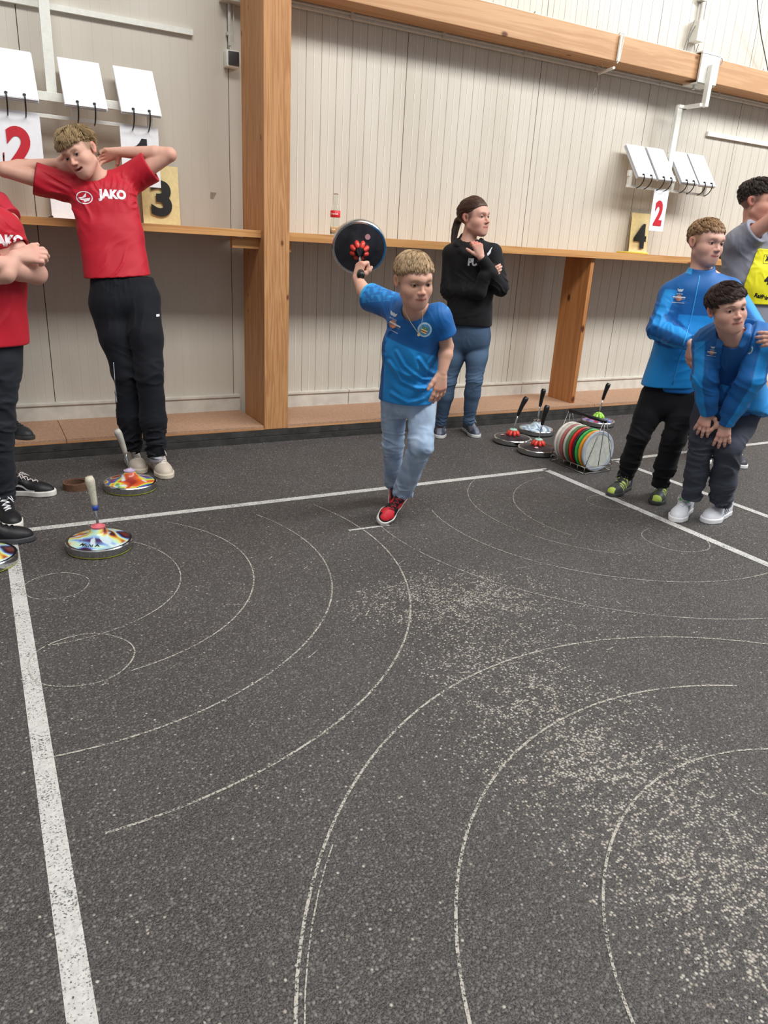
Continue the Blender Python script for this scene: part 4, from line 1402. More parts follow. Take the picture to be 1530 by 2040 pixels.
# ------------------------------------------------------------------ hands
def hand(w, d, back, L=0.17, side=1, curl=(20, 25, 30, 35), spread=6, thumb=(0.55, 0.75, -0.25), tcurl=20, c2=1.0, fat=1.0):
    """w wrist, d direction of the palm, back = normal of the back of the hand, side = +1/-1 picks the thumb side (cross(d, back) * side)"""
    d = nrm(d); back = nrm(V(back) - d * (V(back) @ d)); l = np.cross(d, back) * side
    w = V(w)
    rot = lambda v, ax, a: v * math.cos(a) + np.cross(ax, v) * math.sin(a) + ax * (ax @ v) * (1 - math.cos(a))
    offs = (0.155, 0.055, -0.045, -0.135); kn = (0.47, 0.49, 0.465, 0.42); fl = (0.42, 0.47, 0.43, 0.34)
    palm, groups, J = [], [], []
    for i in range(4):
        K = w + d * kn[i] * L + l * offs[i] * L + back * 0.01 * L
        palm.append(Cap(w + l * offs[i] * 0.55 * L + d * 0.02, K, 0.088 * L * fat, 0.070 * L * fat))
        f = []
        dirv = rot(d, back, 0); dirv = nrm(d + l * (math.radians(spread) * (1.4 - i * 0.95)))
        ax = nrm(np.cross(dirv, back))
        cu = curl[i] if not hasattr(curl[i], '__len__') else curl[i]
        a1, a2, a3 = (cu, cu * 1.15 * c2, cu * 0.8 * c2) if not hasattr(cu, '__len__') else cu
        p = K; ang = 0
        for (seg, aa, ra, rb) in ((0.46, a1, 0.062, 0.054), (0.30, a2, 0.054, 0.049), (0.24, a3, 0.049, 0.040)):
            ang += math.radians(aa)
            v = rot(dirv, ax, -ang)
            if v @ back > 0 and aa > 0 and ang < 1.5: v = rot(dirv, ax, ang)
            q = p + v * seg * fl[i] * L
            f.append(Cap(p, q, ra * L * fat, rb * L * fat)); p = q
        J.append((K, 0.014))
        groups.append(U(0.004, f))
    palm.append(Cap(w, w + d * 0.1 * L, 0.115 * L, 0.10 * L, flat=(back, 0.75)))
    t0 = w + d * 0.10 * L + l * 0.11 * L - back * 0.02 * L
    td = nrm(d * thumb[0] + l * thumb[1] + back * thumb[2])
    t1 = t0 + td * 0.21 * L
    td2 = nrm(td + d * math.sin(math.radians(tcurl)) * 1.3)
    t2 = t1 + td2 * 0.17 * L
    td3 = nrm(td2 + d * math.sin(math.radians(tcurl)) * 0.8)
    t3 = t2 + td3 * 0.12 * L
    th = U(0.006, Cap(t0, t1, 0.088 * L * fat, 0.066 * L * fat), Cap(t1, t2, 0.064 * L * fat, 0.058 * L * fat), Cap(t2, t3, 0.058 * L * fat, 0.045 * L * fat))
    pal = U(0.014, palm)
    return FingerUnion(pal, groups + [th], 0.005), J


class FingerUnion(Nd):
    """fingers blend into the palm but never into each other"""
    def __init__(s, palm, fingers, k): s.p, s.f, s.k = palm, fingers, k

    def ev(s, P, c=None, r=1e9):
        pd = s.p.ev(P, c, r); out = pd
        for f in s.f:
            e = f.ev(P, c, r)
            if e is None: continue
            b = e if pd is None else smin(pd, e, s.k)
            out = b if out is None else np.minimum(out, b)
        return out


# ------------------------------------------------------------------ shoes
class LocalNd(Nd):
    """footprint slab in shoe coordinates"""
    def __init__(s, F, z0, z1, grow, k=1.0):
        s.F, s.z0, s.z1, s.g = F, z0, z1, grow
        s.c = F.w((0, 0.14, (z0 + z1) / 2)); s.R = 0.18 * F.s

    def ev(s, P, c=None, r=1e9):
        if c is not None and np.linalg.norm(c - s.c) - s.R > r + 0.03: return None
        L = s.F.loc(P)
        q = L[:, :2]
        d = None
        m = s.F.m
        for (a, b, ra, rb) in (((0, 0.036), (0.001 * m, 0.10), 0.034, 0.031), ((0.001 * m, 0.10), (-0.003 * m, 0.20), 0.031, 0.0465), ((-0.003 * m, 0.20), (-0.006 * m, 0.238), 0.0465, 0.041)):
            a, b = V(*a), V(*b); ba = b - a; u = q - a
            t = np.clip(u @ ba / (ba @ ba), 0, 1); e = np.sqrt(((u - t[:, None] * ba) ** 2).sum(1)) - (ra + (rb - ra) * t)
            d = e if d is None else smin(d, e, 0.02)
        d = d - s.g
        zc, hh = (s.z0 + s.z1) / 2, (s.z1 - s.z0) / 2
        dz = np.abs(L[:, 2] - zc) - hh
        o = np.sqrt(np.maximum(d + 0.004, 0) ** 2 + np.maximum(dz + 0.004, 0) ** 2) + np.minimum(np.maximum(d + 0.004, dz + 0.004), 0) - 0.004
        return o * s.F.s


class ShoeFrame(HeadFrame):
    def __init__(s, O, fwd, up, L, side):
        s.O = V(O); s.y = nrm(fwd); s.z = nrm(V(up) - s.y * (V(up) @ s.y)); s.x = np.cross(s.y, s.z); s.s = L / 0.28; s.m = side


def shoe(parent, O, fwd, L, side, paint, sole=(230, 226, 218), sole_h=0.024, laces=(235, 232, 226), high=0.0, up=(0, 0, 1), chunky=0.0, label=None, loops=True, mat=None, name='shoe'):
    """O = ground point under the heel; side = +1 right foot, -1 left foot; paint(local xyz) -> colours"""
    F = ShoeFrame(O, fwd, up, L, side)
    up_ = [F.cap((0, 0.040, 0.035), (0, 0.048, 0.078 + high), 0.034, 0.031), F.cap((0, 0.05, 0.05), (0, 0.11, 0.060), 0.036, 0.036),
           F.cap((0, 0.085, 0.078), (-0.002 * side, 0.170, 0.044), 0.026, 0.030), F.cap((0, 0.12, 0.03), (-0.004 * side, 0.205, 0.024), 0.036, 0.043),
           F.cap((-0.004 * side, 0.2, 0.026), (-0.006 * side, 0.236, 0.022), 0.040, 0.036), F.cap((0, 0.085, 0.10 + high * 0.6), (0, 0.105, 0.072), 0.014, 0.020, flat=((0, 1, 0), 0.6))]
    body = U(0.02 * F.s, up_)
    slab = LocalNd(F, 0.005, 0.15, -0.002)
    class Inter(Nd):
        def ev(s, P, c=None, r=1e9):
            a = body.ev(P, c, r); b = slab.ev(P, c, r)
            if a is None or b is None: return None
            return np.maximum(a, b)
    node = Cut(Inter(), planes=[(F.w((0, 0, sole_h - 0.006)), -F.z)], subs=[F.cap((0, 0.045, 0.088 + high), (0, 0.048, 0.16 + high), 0.024, 0.03)])
    lo, hi = bounds([F.w(p) for p in ((-.06, -.01, 0), (.06, -.01, 0), (-.06, .29, 0), (.06, .29, 0), (-.06, -.01, .15 + high), (.06, -.01, .15 + high), (-.06, .29, .1), (.06, .29, .1))], 0.01)
    vs, q = sdf_mesh(node, lo, hi, 0.0025)
    so = mesh_obj(name, vs, q, mat or M_SHOE, parent, True, cols=paint(F.loc(vs)), label=label)
    bvh = BVHTree.FromPolygons([tuple(v) for v in vs], q.tolist())
    # sole
    vs, q = sdf_mesh(LocalNd(F, 0.0, sole_h, 0.001 + chunky), lo, hi, 0.0032)
    Ls = F.loc(vs)
    sc = np.tile(lin(*sole), (len(vs), 1)); sc[Ls[:, 2] < 0.004] = lin(*[int(c * 0.55) for c in sole])
    mesh_obj('sole', vs, q, M_SHOE, so, True, cols=sc)
    if laces is not None:
        def hit(x, y):
            p = F.w((x, y, 0.16)); r = bvh.ray_cast(Vector(p), Vector(-F.z))
            return V(*r[0]) + F.z * 0.0022 if r[0] is not None else F.w((x, y, 0.07))
        mb = MB()
        ys = np.linspace(0.108, 0.190, 8)
        for i, y in enumerate(ys):
            w_ = 0.019 - 0.005 * i / 7
            mb.tube([hit(x, y + 0.006 * (x / w_) * (1 if i % 2 else -1)) for x in np.linspace(-w_, w_, 7)], 0.0030 * F.s, 6, flat=0.8)
        if loops:
            k = hit(0, 0.104)
            for sx in (-1, 1):
                mb.tube([k, k + (F.x * sx * 0.012 + F.z * 0.010 + F.y * .004) * F.s, k + (F.x * sx * 0.030 + F.z * 0.004 + F.y * 0.012) * F.s, k + (F.x * sx * 0.036 - F.z * 0.012 + F.y * 0.022) * F.s,
                         k + (F.x * sx * 0.026 - F.z * 0.006 + F.y * 0.016) * F.s, k + F.y * 0.002], 0.0022 * F.s, 6)
                mb.tube([k, k + (F.x * sx * 0.018 + F.z * 0.004 + F.y * 0.02) * F.s, k + (F.x * sx * 0.034 - F.z * 0.016 + F.y * 0.04) * F.s], 0.0022 * F.s, 6)
        cc = np.tile(lin(*laces), (len(mb.v), 1))
        mesh_obj('laces', mb.v, mb.f, M_SHOE, so, True, cols=cc)
    return F


def line_on(name, target, R, pix, r, rgb, parent=None):
    tree = BVH[target.name]; pts = []
    P = np.array(pix, float)
    for t in np.linspace(0, len(P) - 1, 30):
        i = min(int(t), len(P) - 2); uv = P[i] * (1 - (t - i)) + P[i + 1] * (t - i)
        d = nrm(ray(*uv)); o = R(uv[0], uv[1], -0.5)
        h_ = tree.ray_cast(Vector(o), Vector(d), 1.2)
        if h_[0] is not None: pts.append(V(*h_[0]) - d * 0.001)
    if len(pts) > 3:
        mb = MB(); mb.tube(pts, r, 6); mesh_obj(name, mb.v, mb.f, M_PRINT, target, True, cols=np.tile(lin(*rgb), (len(mb.v), 1)))


def ridges(R, centre, segs):
    """long draped creases: segs = (pixel polyline, width, height), acting on the side that faces the sight line"""
    L_ = [([R(u, v, 0) for u, v in pl], w, hh) for pl, w, hh in segs]
    def fn(P):
        Q = P - ((P - R.b) @ R.n)[:, None] * R.n
        side = np.clip(-((P - V(centre)) @ R.n) / 0.03, 0, 1)
        d = np.zeros(len(P))
        for pl, w, hh in L_:
            best = np.full(len(P), 9.0)
            for i in range(len(pl) - 1):
                a = pl[i] - (pl[i] - R.b) @ R.n * R.n; b = pl[i + 1] - (pl[i + 1] - R.b) @ R.n * R.n
                t = np.clip((Q - a) @ (b - a) / ((b - a) @ (b - a)), 0, 1)
                best = np.minimum(best, np.linalg.norm(Q - a - t[:, None] * (b - a), axis=1))
            d = d + hh * (np.exp(-(best / w) ** 2) - 0.45 * np.exp(-((best - 2.0 * w) / w) ** 2))
        return d * side
    return fn


def garment(name, parent, node, lo, hi, paint, vox=0.0045, mat=None, label=None):
    vs, q = sdf_mesh(node, lo, hi, vox)
    c = paint(vs) if callable(paint) else np.tile(lin(*paint), (len(vs), 1))
    o = mesh_obj(name, vs, q, mat or M_CLOTH, parent, True, cols=c, label=label)
    BVH[o.name] = BVHTree.FromPolygons([tuple(v) for v in vs], q.tolist())
    return o


BVH = {}


def print_on(name, target, vs2, fs, centre, X, Y, rgb, push=0.0012, maxd=0.25, edge=0.012, mat=None, side=1, near=None):
    """wraps a flat outline (metres, 2d) onto a garment around a point; X, Y = its right and up directions"""
    X = nrm(X); Y = nrm(V(Y) - X * (V(Y) @ X)); Z = np.cross(X, Y)
    bm = bmesh.new()
    bv = [bm.verts.new((v[0], v[1], 0)) for v in vs2]
    for f in fs:
        try: bm.faces.new([bv[i] for i in f])
        except ValueError: pass
    bmesh.ops.triangulate(bm, faces=bm.faces[:])
    for _ in range(4):
        lg = [e for e in bm.edges if e.calc_length() > edge]
        if not lg: break
        bmesh.ops.subdivide_edges(bm, edges=lg, cuts=1)
        bmesh.ops.triangulate(bm, faces=bm.faces[:])
    bm.verts.index_update()
    tree = BVH[target.name]
    W, last = [], None
    for v in bm.verts:
        p = V(centre) + X * v.co.x + Y * v.co.y
        r = tree.ray_cast(Vector(p + Z * maxd * 0.5), Vector(-Z), maxd)
        if r[0] is not None and (near is None or (V(*r[0]) - V(centre)) @ Z < near):
            last = V(*r[0]) + Z * push
            W.append(last)
        else:
            W.append(None)
    F_ = [[v.index for v in f.verts] for f in bm.faces]
    F_ = [f for f in F_ if all(W[i] is not None for i in f) and max(abs((W[f[0]] - W[f[1]]) @ Z), abs((W[f[0]] - W[f[2]]) @ Z)) < 0.014]
    bm.free()
    W = [w if w is not None else V(centre) for w in W]
    used = sorted({i for f in F_ for i in f}); mp = {i: k for k, i in enumerate(used)}
    if not used: return None
    vv = [W[i] for i in used]
    return mesh_obj(name, vv, [[mp[i] for i in f] for f in F_], mat or M_PRINT, target, False, cols=np.tile(lin(*rgb), (len(vv), 1)))


def poly2(pts): return [(x, y, 0) for x, y in pts], [list(range(len(pts)))]


def disc2(r, n=28, cx=0, cy=0, ri=0.0):
    if ri <= 0: return [(cx + r * math.cos(2 * math.pi * k / n), cy + r * math.sin(2 * math.pi * k / n), 0) for k in range(n)], [list(range(n))]
    vs = [(cx + q * math.cos(2 * math.pi * k / n), cy + q * math.sin(2 * math.pi * k / n), 0) for q in (ri, r) for k in range(n)]
    return vs, [[k, (k + 1) % n, n + (k + 1) % n, n + k][::-1] for k in range(n)]


def rect2(x0, y0, x1, y1): return poly2([(x0, y0), (x1, y0), (x1, y1), (x0, y1)])
# ------------------------------------------------------------------ people
SKIN_A = (214, 168, 148)


def limb(*seq, k=0.012):
    """seq of (point, radius) -> blended chain"""
    return U(k, [Cap(seq[i][0], seq[i + 1][0], seq[i][1], seq[i + 1][1]) for i in range(len(seq) - 1)])


def arm_n(sh, el, wr, s=1.0):
    m = V(el) + (V(wr) - V(el)) * 0.3
    return limb((sh, 0.043 * s), (el, 0.033 * s), (m, 0.036 * s), (wr, 0.0235 * s), k=0.008)


def leg_n(hp, kn, an, s=1.0):
    m = V(kn) + (V(an) - V(kn)) * 0.3
    return limb((hp, 0.070 * s), (kn, 0.047 * s), (m, 0.050 * s), (an, 0.032 * s), k=0.01)


def person(name_label, base, cat='person'):
    return empty('person', base, name_label, cat)


def body(parent, h, nodes, arms, neck, base, age=0.5, mouth=0.0, vox=0.0031, J=(), brow=(90, 70, 52), lips=(182, 112, 104), pad=0.06, pts=None, seed=3, ruddy=0.5, scalp=None):
    hd = head_nodes(h, age, mouth)
    n0 = U(0.025, nodes + [neck])
    nk = U(0.014, [n0] + hd)
    node = U(0.010, [nk] + arms)
    P = [h.O] + list(pts)
    lo, hi = bounds(P, pad + 0.09)
    vs, q = sdf_mesh(node, lo, hi, vox)
    c = paint_skin(vs, h, base, seed, scalp, brow, lips, ruddy, J)
    return mesh_obj('body', vs, q, M_SKIN, parent, True, cols=c)


def rgbmix(a, b, t): return a * (1 - t[:, None]) + b * t[:, None]


def lerp(a, b, t): return V(a) + (V(b) - V(a)) * t


BLUE_D, BLUE_L = lin(16, 96, 166), lin(28, 146, 224)
RED = lin(184, 17, 40)


def erima_prints(shirt, c, X, Y, k=1.0, crest=None):
    """wing mark, small word, orange badge behind white bars; crest on the other side of the chest"""
    W = lambda x, y: V(c) + nrm(X) * x * k + nrm(Y) * y * k
    vs, fs = poly2([(-0.013, 0.008), (-0.006, 0.004), (0, 0.0055), (0.006, 0.004), (0.013, 0.008), (0.010, -0.004), (0.004, -0.007), (0, -0.005), (-0.004, -0.007), (-0.010, -0.004)])
    print_on('wing_mark', shirt, np.array(vs) * k, fs, W(0, 0.030), X, Y, (206, 214, 226))
    vs, fs = text_mesh('erima', 0.012 * k, 0.0002)
    print_on('brand_lettering', shirt, vs, fs, W(0, 0.015), X, Y, (190, 202, 220))
    vs, fs = disc2(0.0135 * k)
    print_on('round_badge', shirt, vs, fs, W(-0.001, -0.004), X, Y, (226, 148, 104), push=0.0010)
    for (y0, y1) in ((0.001, 0.0065), (-0.0215, -0.0195)):
        vs, fs = rect2(-0.027 * k, y0 * k, 0.027 * k, y1 * k)
        print_on('white_bar', shirt, vs, fs, W(0, -0.004), X, Y, (228, 232, 238), push=0.0016)
    vs, fs = rect2(-0.024 * k, -0.006 * k, 0.027 * k, -0.004 * k)
    print_on('white_bar', shirt, vs, fs, W(0, -0.003), X, Y, (150, 160, 178), push=0.0016)
    if crest is not None:
        cc = V(crest)
        vs, fs = disc2(0.0245 * k); print_on('crest', shirt, vs, fs, cc, X, Y, (168, 200, 222), push=0.001)
        vs, fs = disc2(0.0185 * k); print_on('crest', shirt, vs, fs, cc, X, Y, (70, 130, 180), push=0.0014)
        for (x0, y0, x1, y1, col) in ((-0.010, 0.0, 0.010, 0.010, (60, 110, 90)), (-0.011, -0.004, 0.011, 0.000, (216, 190, 130)), (-0.010, -0.012, 0.010, -0.007, (200, 170, 110)), (-0.010, -0.007, 0.010, -0.004, (120, 60, 50)), (-0.006, 0.004, 0.006, 0.007, (220, 200, 120))):
            vs, fs = rect2(x0 * k, y0 * k, x1 * k, y1 * k); print_on('crest', shirt, vs, fs, cc, X, Y, col, push=0.0018)


# ================================================================== the boy throwing
def make_boy():
    R = Ref(1.68, 2.98)
    root = person('boy in a blue jersey and light jeans swinging a black curling stock back', (1.68, 3.0, 0))
    O = R(823, 561, -0.25)
    f, u = head_dir(O, 24, 15, -5)
    h = HeadFrame(O, f, u, 0.209)
    neck = R(828, 620, -0.16)
    shR, elR, wrR = R(789, 612, -0.04), R(731, 590, 0.12), R(711, 553, 0.23)
    shL, elL, wrL = R(872, 630, -0.20), R(890, 690, -0.16), R(881, 742, -0.19)
    chest, waist, pel = R(824, 665, -0.13), R(814, 735, -0.06), R(812, 800, 0.0)
    lat = nrm(shL - shR)
    hipR, knR, anR = R(785, 802, 0.03), R(783, 882, 0.10), R(783, 964, 0.30)
    hipL, knL, anL = R(841, 804, -0.03), R(838, 886, -0.12), R(803, 978, 0.05)
    # gripping hand around the handle
    hc = R(716, 497, 0.475)      # centre of the stock's top face
    grip_end = R(719, 549, 0.19)
    ax = nrm(grip_end - hc)
    gp = grip_end - ax * 0.045
    d = nrm(gp - wrR + V(0, 0, 0.02))
    toward = -R.n
    hR, J1 = hand(wrR, nrm(R.r * 0.25 + V(0, 0, 1.0) + R.n * 0.25), toward * 0.7 - R.r * 0.9 + V(0, 0, 0.3), 0.135, 1, curl=((55, 85, 50), (60, 85, 50), (62, 85, 50), (65, 85, 50)), spread=2, thumb=(0.5, 0.6, -0.6), tcurl=40, fat=1.25)
    hL, J2 = hand(wrL, nrm(V(0, 0, -1) - R.r * 0.07 - R.n * 0.03), toward * 1.0 + R.r * 0.5, 0.150, 1, curl=((6, 12, 8), (10, 14, 10), (12, 16, 12), (14, 18, 14)), spread=7, thumb=(0.80, 0.62, 0.05), tcurl=8, fat=1.1)
    tor = [Tor(chest + V(0, 0, 0.04), waist, (0.110, 0.068), (0.095, 0.062), lat), Tor(waist, pel, (0.095, 0.062), (0.10, 0.065), lat), limb((shR, 0.045), (neck - V(0, 0, 0.01), 0.05), (shL, 0.045))]
    body(root, h, tor, [U(0.006, arm_n(shR, elR, wrR, 0.92), hR), U(0.006, arm_n(shL, elL, wrL, 0.90), hL), leg_n(hipR, knR, anR, 0.72), leg_n(hipL, knL, anL, 0.72)],
         Cap(neck - V(0, 0, 0.02), h.w((0, -0.012, -0.045)), 0.046, 0.043), (216, 168, 146), 0.0, J=J1 + J2, brow=(168, 132, 100), pts=[shR, elR, wrR, shL, elL, wrL, anR, anL, knL, wrL - V(0, 0, 0.15), wrR + V(0, 0, 0.12), wrR + R.n * 0.1], scalp=(176, 144, 108), lips=(186, 116, 108), ruddy=0.4)
    eyes(h, root, (62, 52, 46), look=(0.10, -0.12))
    def bangs(p, t):
        fr = np.clip((p[:, 1] + 0.02) / 0.08, 0, 1)[:, None]
        return t + fr * V(0.35, 0.3, 0)
    hair(h, root, (186, 158, 122), n=5200, length=0.050, lift=0.10, front=0.078, nape=-0.015, mess=0.12, seed=4, whorl=(-0.005, -0.035), flow=bangs, side_cut=0.35, cap_t=0.005, vol=0.006, fringe_z=0.056, side_z=0.022, nape_z=-0.03)
    # jersey
    hemc = R(810, 792, -0.02)
    torso = U(0.03, Tor(R(826, 650, -0.135), R(816, 700, -0.10), (0.128, 0.090), (0.126, 0.095), lat), Tor(R(816, 700, -0.10), R(808, 815, 0.0), (0.124, 0.093), (0.136, 0.105), lat),
              limb((shR + V(0, 0, -0.012), 0.056), (neck - V(0, 0, 0.022), 0.056), (shL + V(0, 0, -0.012), 0.056), k=0.02))
    slR = Cut(Cap(shR, lerp(shR, elR, 1.25), 0.060, 0.066), subs=[Cap(lerp(shR, elR, 0.6), lerp(shR, elR, 1.5), 0.048, 0.056)], ks=0.003)
    slL = Cut(Cap(shL, lerp(shL, elL, 0.95), 0.058, 0.062), subs=[Cap(lerp(shL, elL, 0.40), lerp(shL, elL, 1.2), 0.045, 0.054)], ks=0.003)
    slL = LCut(slL, [(lerp(shL, elL, 0.62), nrm(elL - shL), 0.12)])
    slR = LCut(slR, [(lerp(shR, elR, 0.90), nrm(elR - shR), 0.16)])
    cR = lerp(shR, elR, 0.90); dR = nrm(elR - shR); cL = lerp(shL, elL, 0.62); dL = nrm(elL - shL)
    node = U(0.022, torso, slR, slL)
    ff = fold_field([(R(835, 740, -0.15), 0.10, nrm(V(0, 0, 1) + R.r * 0.75), 15, 0.015), (R(780, 640, -0.12), 0.07, nrm(R.r + V(0, 0, 0.3)), 22, 0.006), (R(820, 640, -0.2), 0.06, V(0, 0, 1), 22, 0.003),
                     (R(850, 770, -0.1), 0.08, nrm(V(0, 0, 1) + R.r * 0.35), 18, 0.013), (R(775, 755, -0.1), 0.07, nrm(R.r * 1 + V(0, 0, 0.5)), 15, 0.006), (shR, 0.06, nrm(R.r - V(0, 0, 0.2)), 30, 0.005), (shL, 0.06, nrm(R.r + V(0, 0, 0.6)), 26, 0.005)], 5)
    rg_ = ridges(R, R(815, 720, -0.08), [([(868, 755), (835, 762), (800, 748), (776, 712)], .008, .007), ([(868, 748), (838, 742), (805, 716), (790, 690)], .007, .006), ([(868, 760), (845, 782), (812, 790), (780, 775)], .009, .006),
                                        ([(866, 738), (846, 722), (832, 700)], .007, .005), ([(762, 770), (768, 730), (766, 700)], .007, .004), ([(790, 640), (775, 655), (768, 672)], .006, .004), ([(868, 690), (850, 712), (846, 735)], .006, .003)])
    node = Disp(node, ff)
    node = Disp(node, rg_)
    node = Cut(node, planes=[(R(812, 805, -0.1), V(0, 0, -1) + R.r * 0.03)],
               subs=[Cap(neck - V(0, 0, 0.012) + (-R.n) * 0.022, h.w((0, 0.0, -0.05)), 0.055, 0.062)], k=0.004)
    lo, hi = bounds([shR, shL, cR, cL, hemc, hipR, hipL, neck], 0.14)
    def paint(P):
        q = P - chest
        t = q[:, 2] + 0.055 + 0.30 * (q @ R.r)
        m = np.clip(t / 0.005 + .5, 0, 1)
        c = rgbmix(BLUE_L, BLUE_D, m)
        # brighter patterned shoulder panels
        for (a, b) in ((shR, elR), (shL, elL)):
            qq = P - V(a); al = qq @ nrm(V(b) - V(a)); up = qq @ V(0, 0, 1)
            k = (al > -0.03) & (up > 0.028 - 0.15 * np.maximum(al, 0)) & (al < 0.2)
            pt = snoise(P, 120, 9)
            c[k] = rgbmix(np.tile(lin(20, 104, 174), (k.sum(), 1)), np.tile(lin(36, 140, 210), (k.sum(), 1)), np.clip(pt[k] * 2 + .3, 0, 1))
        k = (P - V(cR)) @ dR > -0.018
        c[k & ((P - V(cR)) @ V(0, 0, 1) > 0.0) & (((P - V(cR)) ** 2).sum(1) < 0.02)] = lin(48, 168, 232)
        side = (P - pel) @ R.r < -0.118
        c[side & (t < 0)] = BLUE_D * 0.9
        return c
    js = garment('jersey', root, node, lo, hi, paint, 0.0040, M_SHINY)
    Xc = nrm(lat + V(0, 0, 0.0)); Yc = nrm(V(0, 0, 1) - R.n * 0.35)
    sp = R(783, 641, -0.1)
    erima_prints(js, sp, nrm(R.r * 0.95 - V(0, 0, 0.33)), V(0, 0, 1), 1.25, crest=R(846, 657, -0.25))
    # neck cord with a small tag
    mb = MB(); mb.tube([h.w((-0.04, 0.01, -0.075)), R(803, 612, -0.26), R(818, 642, -0.275), R(833, 664, -0.27)], 0.0012, 6)
    mb.tube([R(842, 600, -0.30), R(842.5, 630, -0.295), R(838, 655, -0.28), R(833, 664, -0.27)], 0.0012, 6)
    cc = np.tile(lin(206, 190, 150), (len(mb.v), 1)); mesh_obj('neck_cord', mb.v, mb.f, M_PRINT, root, True, cols=cc)
    mb = MB(); mb.lathe([(0, -0.003), (0.006, -0.003), (0.006, 0.003), (0, 0.003)], 16, frame(R(834, 667, -0.27), R.r, (0, 0, 1))); cc = np.tile(lin(196, 164, 110), (len(mb.v), 1)); mesh_obj('pendant', mb.v, mb.f, M_PRINT, root, False, cols=cc)
    # jeans
    jn = U(0.03, Tor(R(812, 765, 0.0), R(813, 797, 0.0), (0.110, 0.085), (0.116, 0.085), lat), limb((hipR, 0.066), (knR, 0.051), (lerp(knR, anR, 0.6), 0.048), (anR, 0.046), k=0.02))
    jl = limb((hipL, 0.067), (knL, 0.057), (lerp(knL, anL, 0.6), 0.051), (anL + V(0, 0, -0.005), 0.050), k=0.02)
    jn = U(0.018, jn, jl)
    ff = fold_field([(knL, 0.09, nrm(V(0, 0, 1) + R.r * 0.5), 24, 0.008), (anL, 0.09, nrm(knL - anL), 34, 0.009), (anR, 0.10, nrm(knR - anR), 30, 0.008), (knR, 0.10, V(0, 0, 1), 22, 0.007), (R(820, 815, -0.05), 0.07, nrm(V(0, 0, 1) + R.r), 24, 0.005), (R(785, 830, 0), .09, nrm(V(0, 0, 1) - R.r * .4), 17, .005)], 8, 0.002)
    jn = Cut(Disp(jn, ff), planes=[(R(812, 775, 0), V(0, 0, 1))], subs=[Cap(anL, anL - V(0, 0, 0.1), 0.040, 0.05), Cap(anR, anR - V(0, 0, .1), 0.04, 0.05)])
    jn = LCut(jn, [(anL - nrm(knL - anL) * 0.030, -nrm(knL - anL), 0.12), (anR - nrm(knR - anR) * 0.02, -nrm(knR - anR), 0.12)])
    def pj(P):
        w = snoise(P, 26, 3); w2 = snoise(P, 90, 4)
        t = np.clip(0.5 + 0.35 * w + 0.12 * w2, 0, 1)
        return rgbmix(lin(136, 158, 190), lin(192, 212, 232), t)
    lo, hi = bounds([hipR, hipL, knR, knL, anR, anL], 0.13)
    garment('jeans', root, jn, lo, hi, pj, 0.0042, M_DENIM)
    # red and black high sneakers
    def pr(L):
        x, y, z = L[:, 0], L[:, 1], L[:, 2]
        c = np.tile(lin(206, 36, 50), (len(L), 1)); blk = lin(20, 18, 20)
        k = (y > 0.232 + 0.0 * z) | ((z < 0.040) & (y > 0.13)) | ((np.abs(x) > 0.020 + 0.06 * np.clip(0.2 - y, 0, 1)) & (y > 0.150) & (y < 0.195)) | ((y > 0.165) & (y < 0.185))
        c[k] = blk
        toe = (y > 0.185) & (z > 0.040) & (np.abs(x) < 0.028); c[toe] = lin(214, 44, 58)
        c[(np.abs(x) < 0.022) & (y < 0.165) & (y > 0.09)] = blk
        c[(z > 0.085)] = blk
        c[(z > 0.06) & (y < 0.03)] = blk
        return c
    T1 = gr(756, 1046, 0.004); lu = nrm(knL - anL)
    f1 = nrm(T1 - (anL - lu * 0.075)); u1 = nrm(lu - f1 * (lu @ f1)); sL = 0.232
    O1 = anL - f1 * 0.045 * sL / .28 - u1 * 0.095 * sL / .28
    F = shoe(root, O1, f1, sL, -1, pr, (232, 228, 226), 0.030, (170, 30, 44), high=0.028, up=u1 + R.r * 0.15, loops=False, label='red and black high-top sneaker on the front foot')
    O2 = R(783, 966, 0.31); T2 = gr(783, 1004)
    shoe(root, O2, T2 - O2, 0.215, 1, pr, (232, 228, 226), 0.030, (20, 20, 20), high=0.028, loops=False, label='rear sneaker mostly hidden by the front one')
    # the stock held high behind him
    M = frame(hc - ax * 0.08, nrm(np.cross(V(0, 0, 1), ax)), V(0, 0, 1))
    zc = ax
    xx = nrm(np.cross(V(0, 0, 1), zc)); yy = np.cross(zc, xx)
    o = hc - ax * 0.055
    M = Matrix(((xx[0], yy[0], zc[0], o[0]), (xx[1], yy[1], zc[1], o[1]), (xx[2], yy[2], zc[2], o[2]), (0, 0, 0, 1)))
    ln = float(np.linalg.norm(grip_end - o))
    stock(None, 'black curling stock with red rosette held up behind the throwing boy', S_BLACK, M_BLACK, M_BLACK, rosette=P_ROSE, sticker=True, cone=True, hgt=ln + 0.01, M=M, face=1.05, pos=tuple(o))


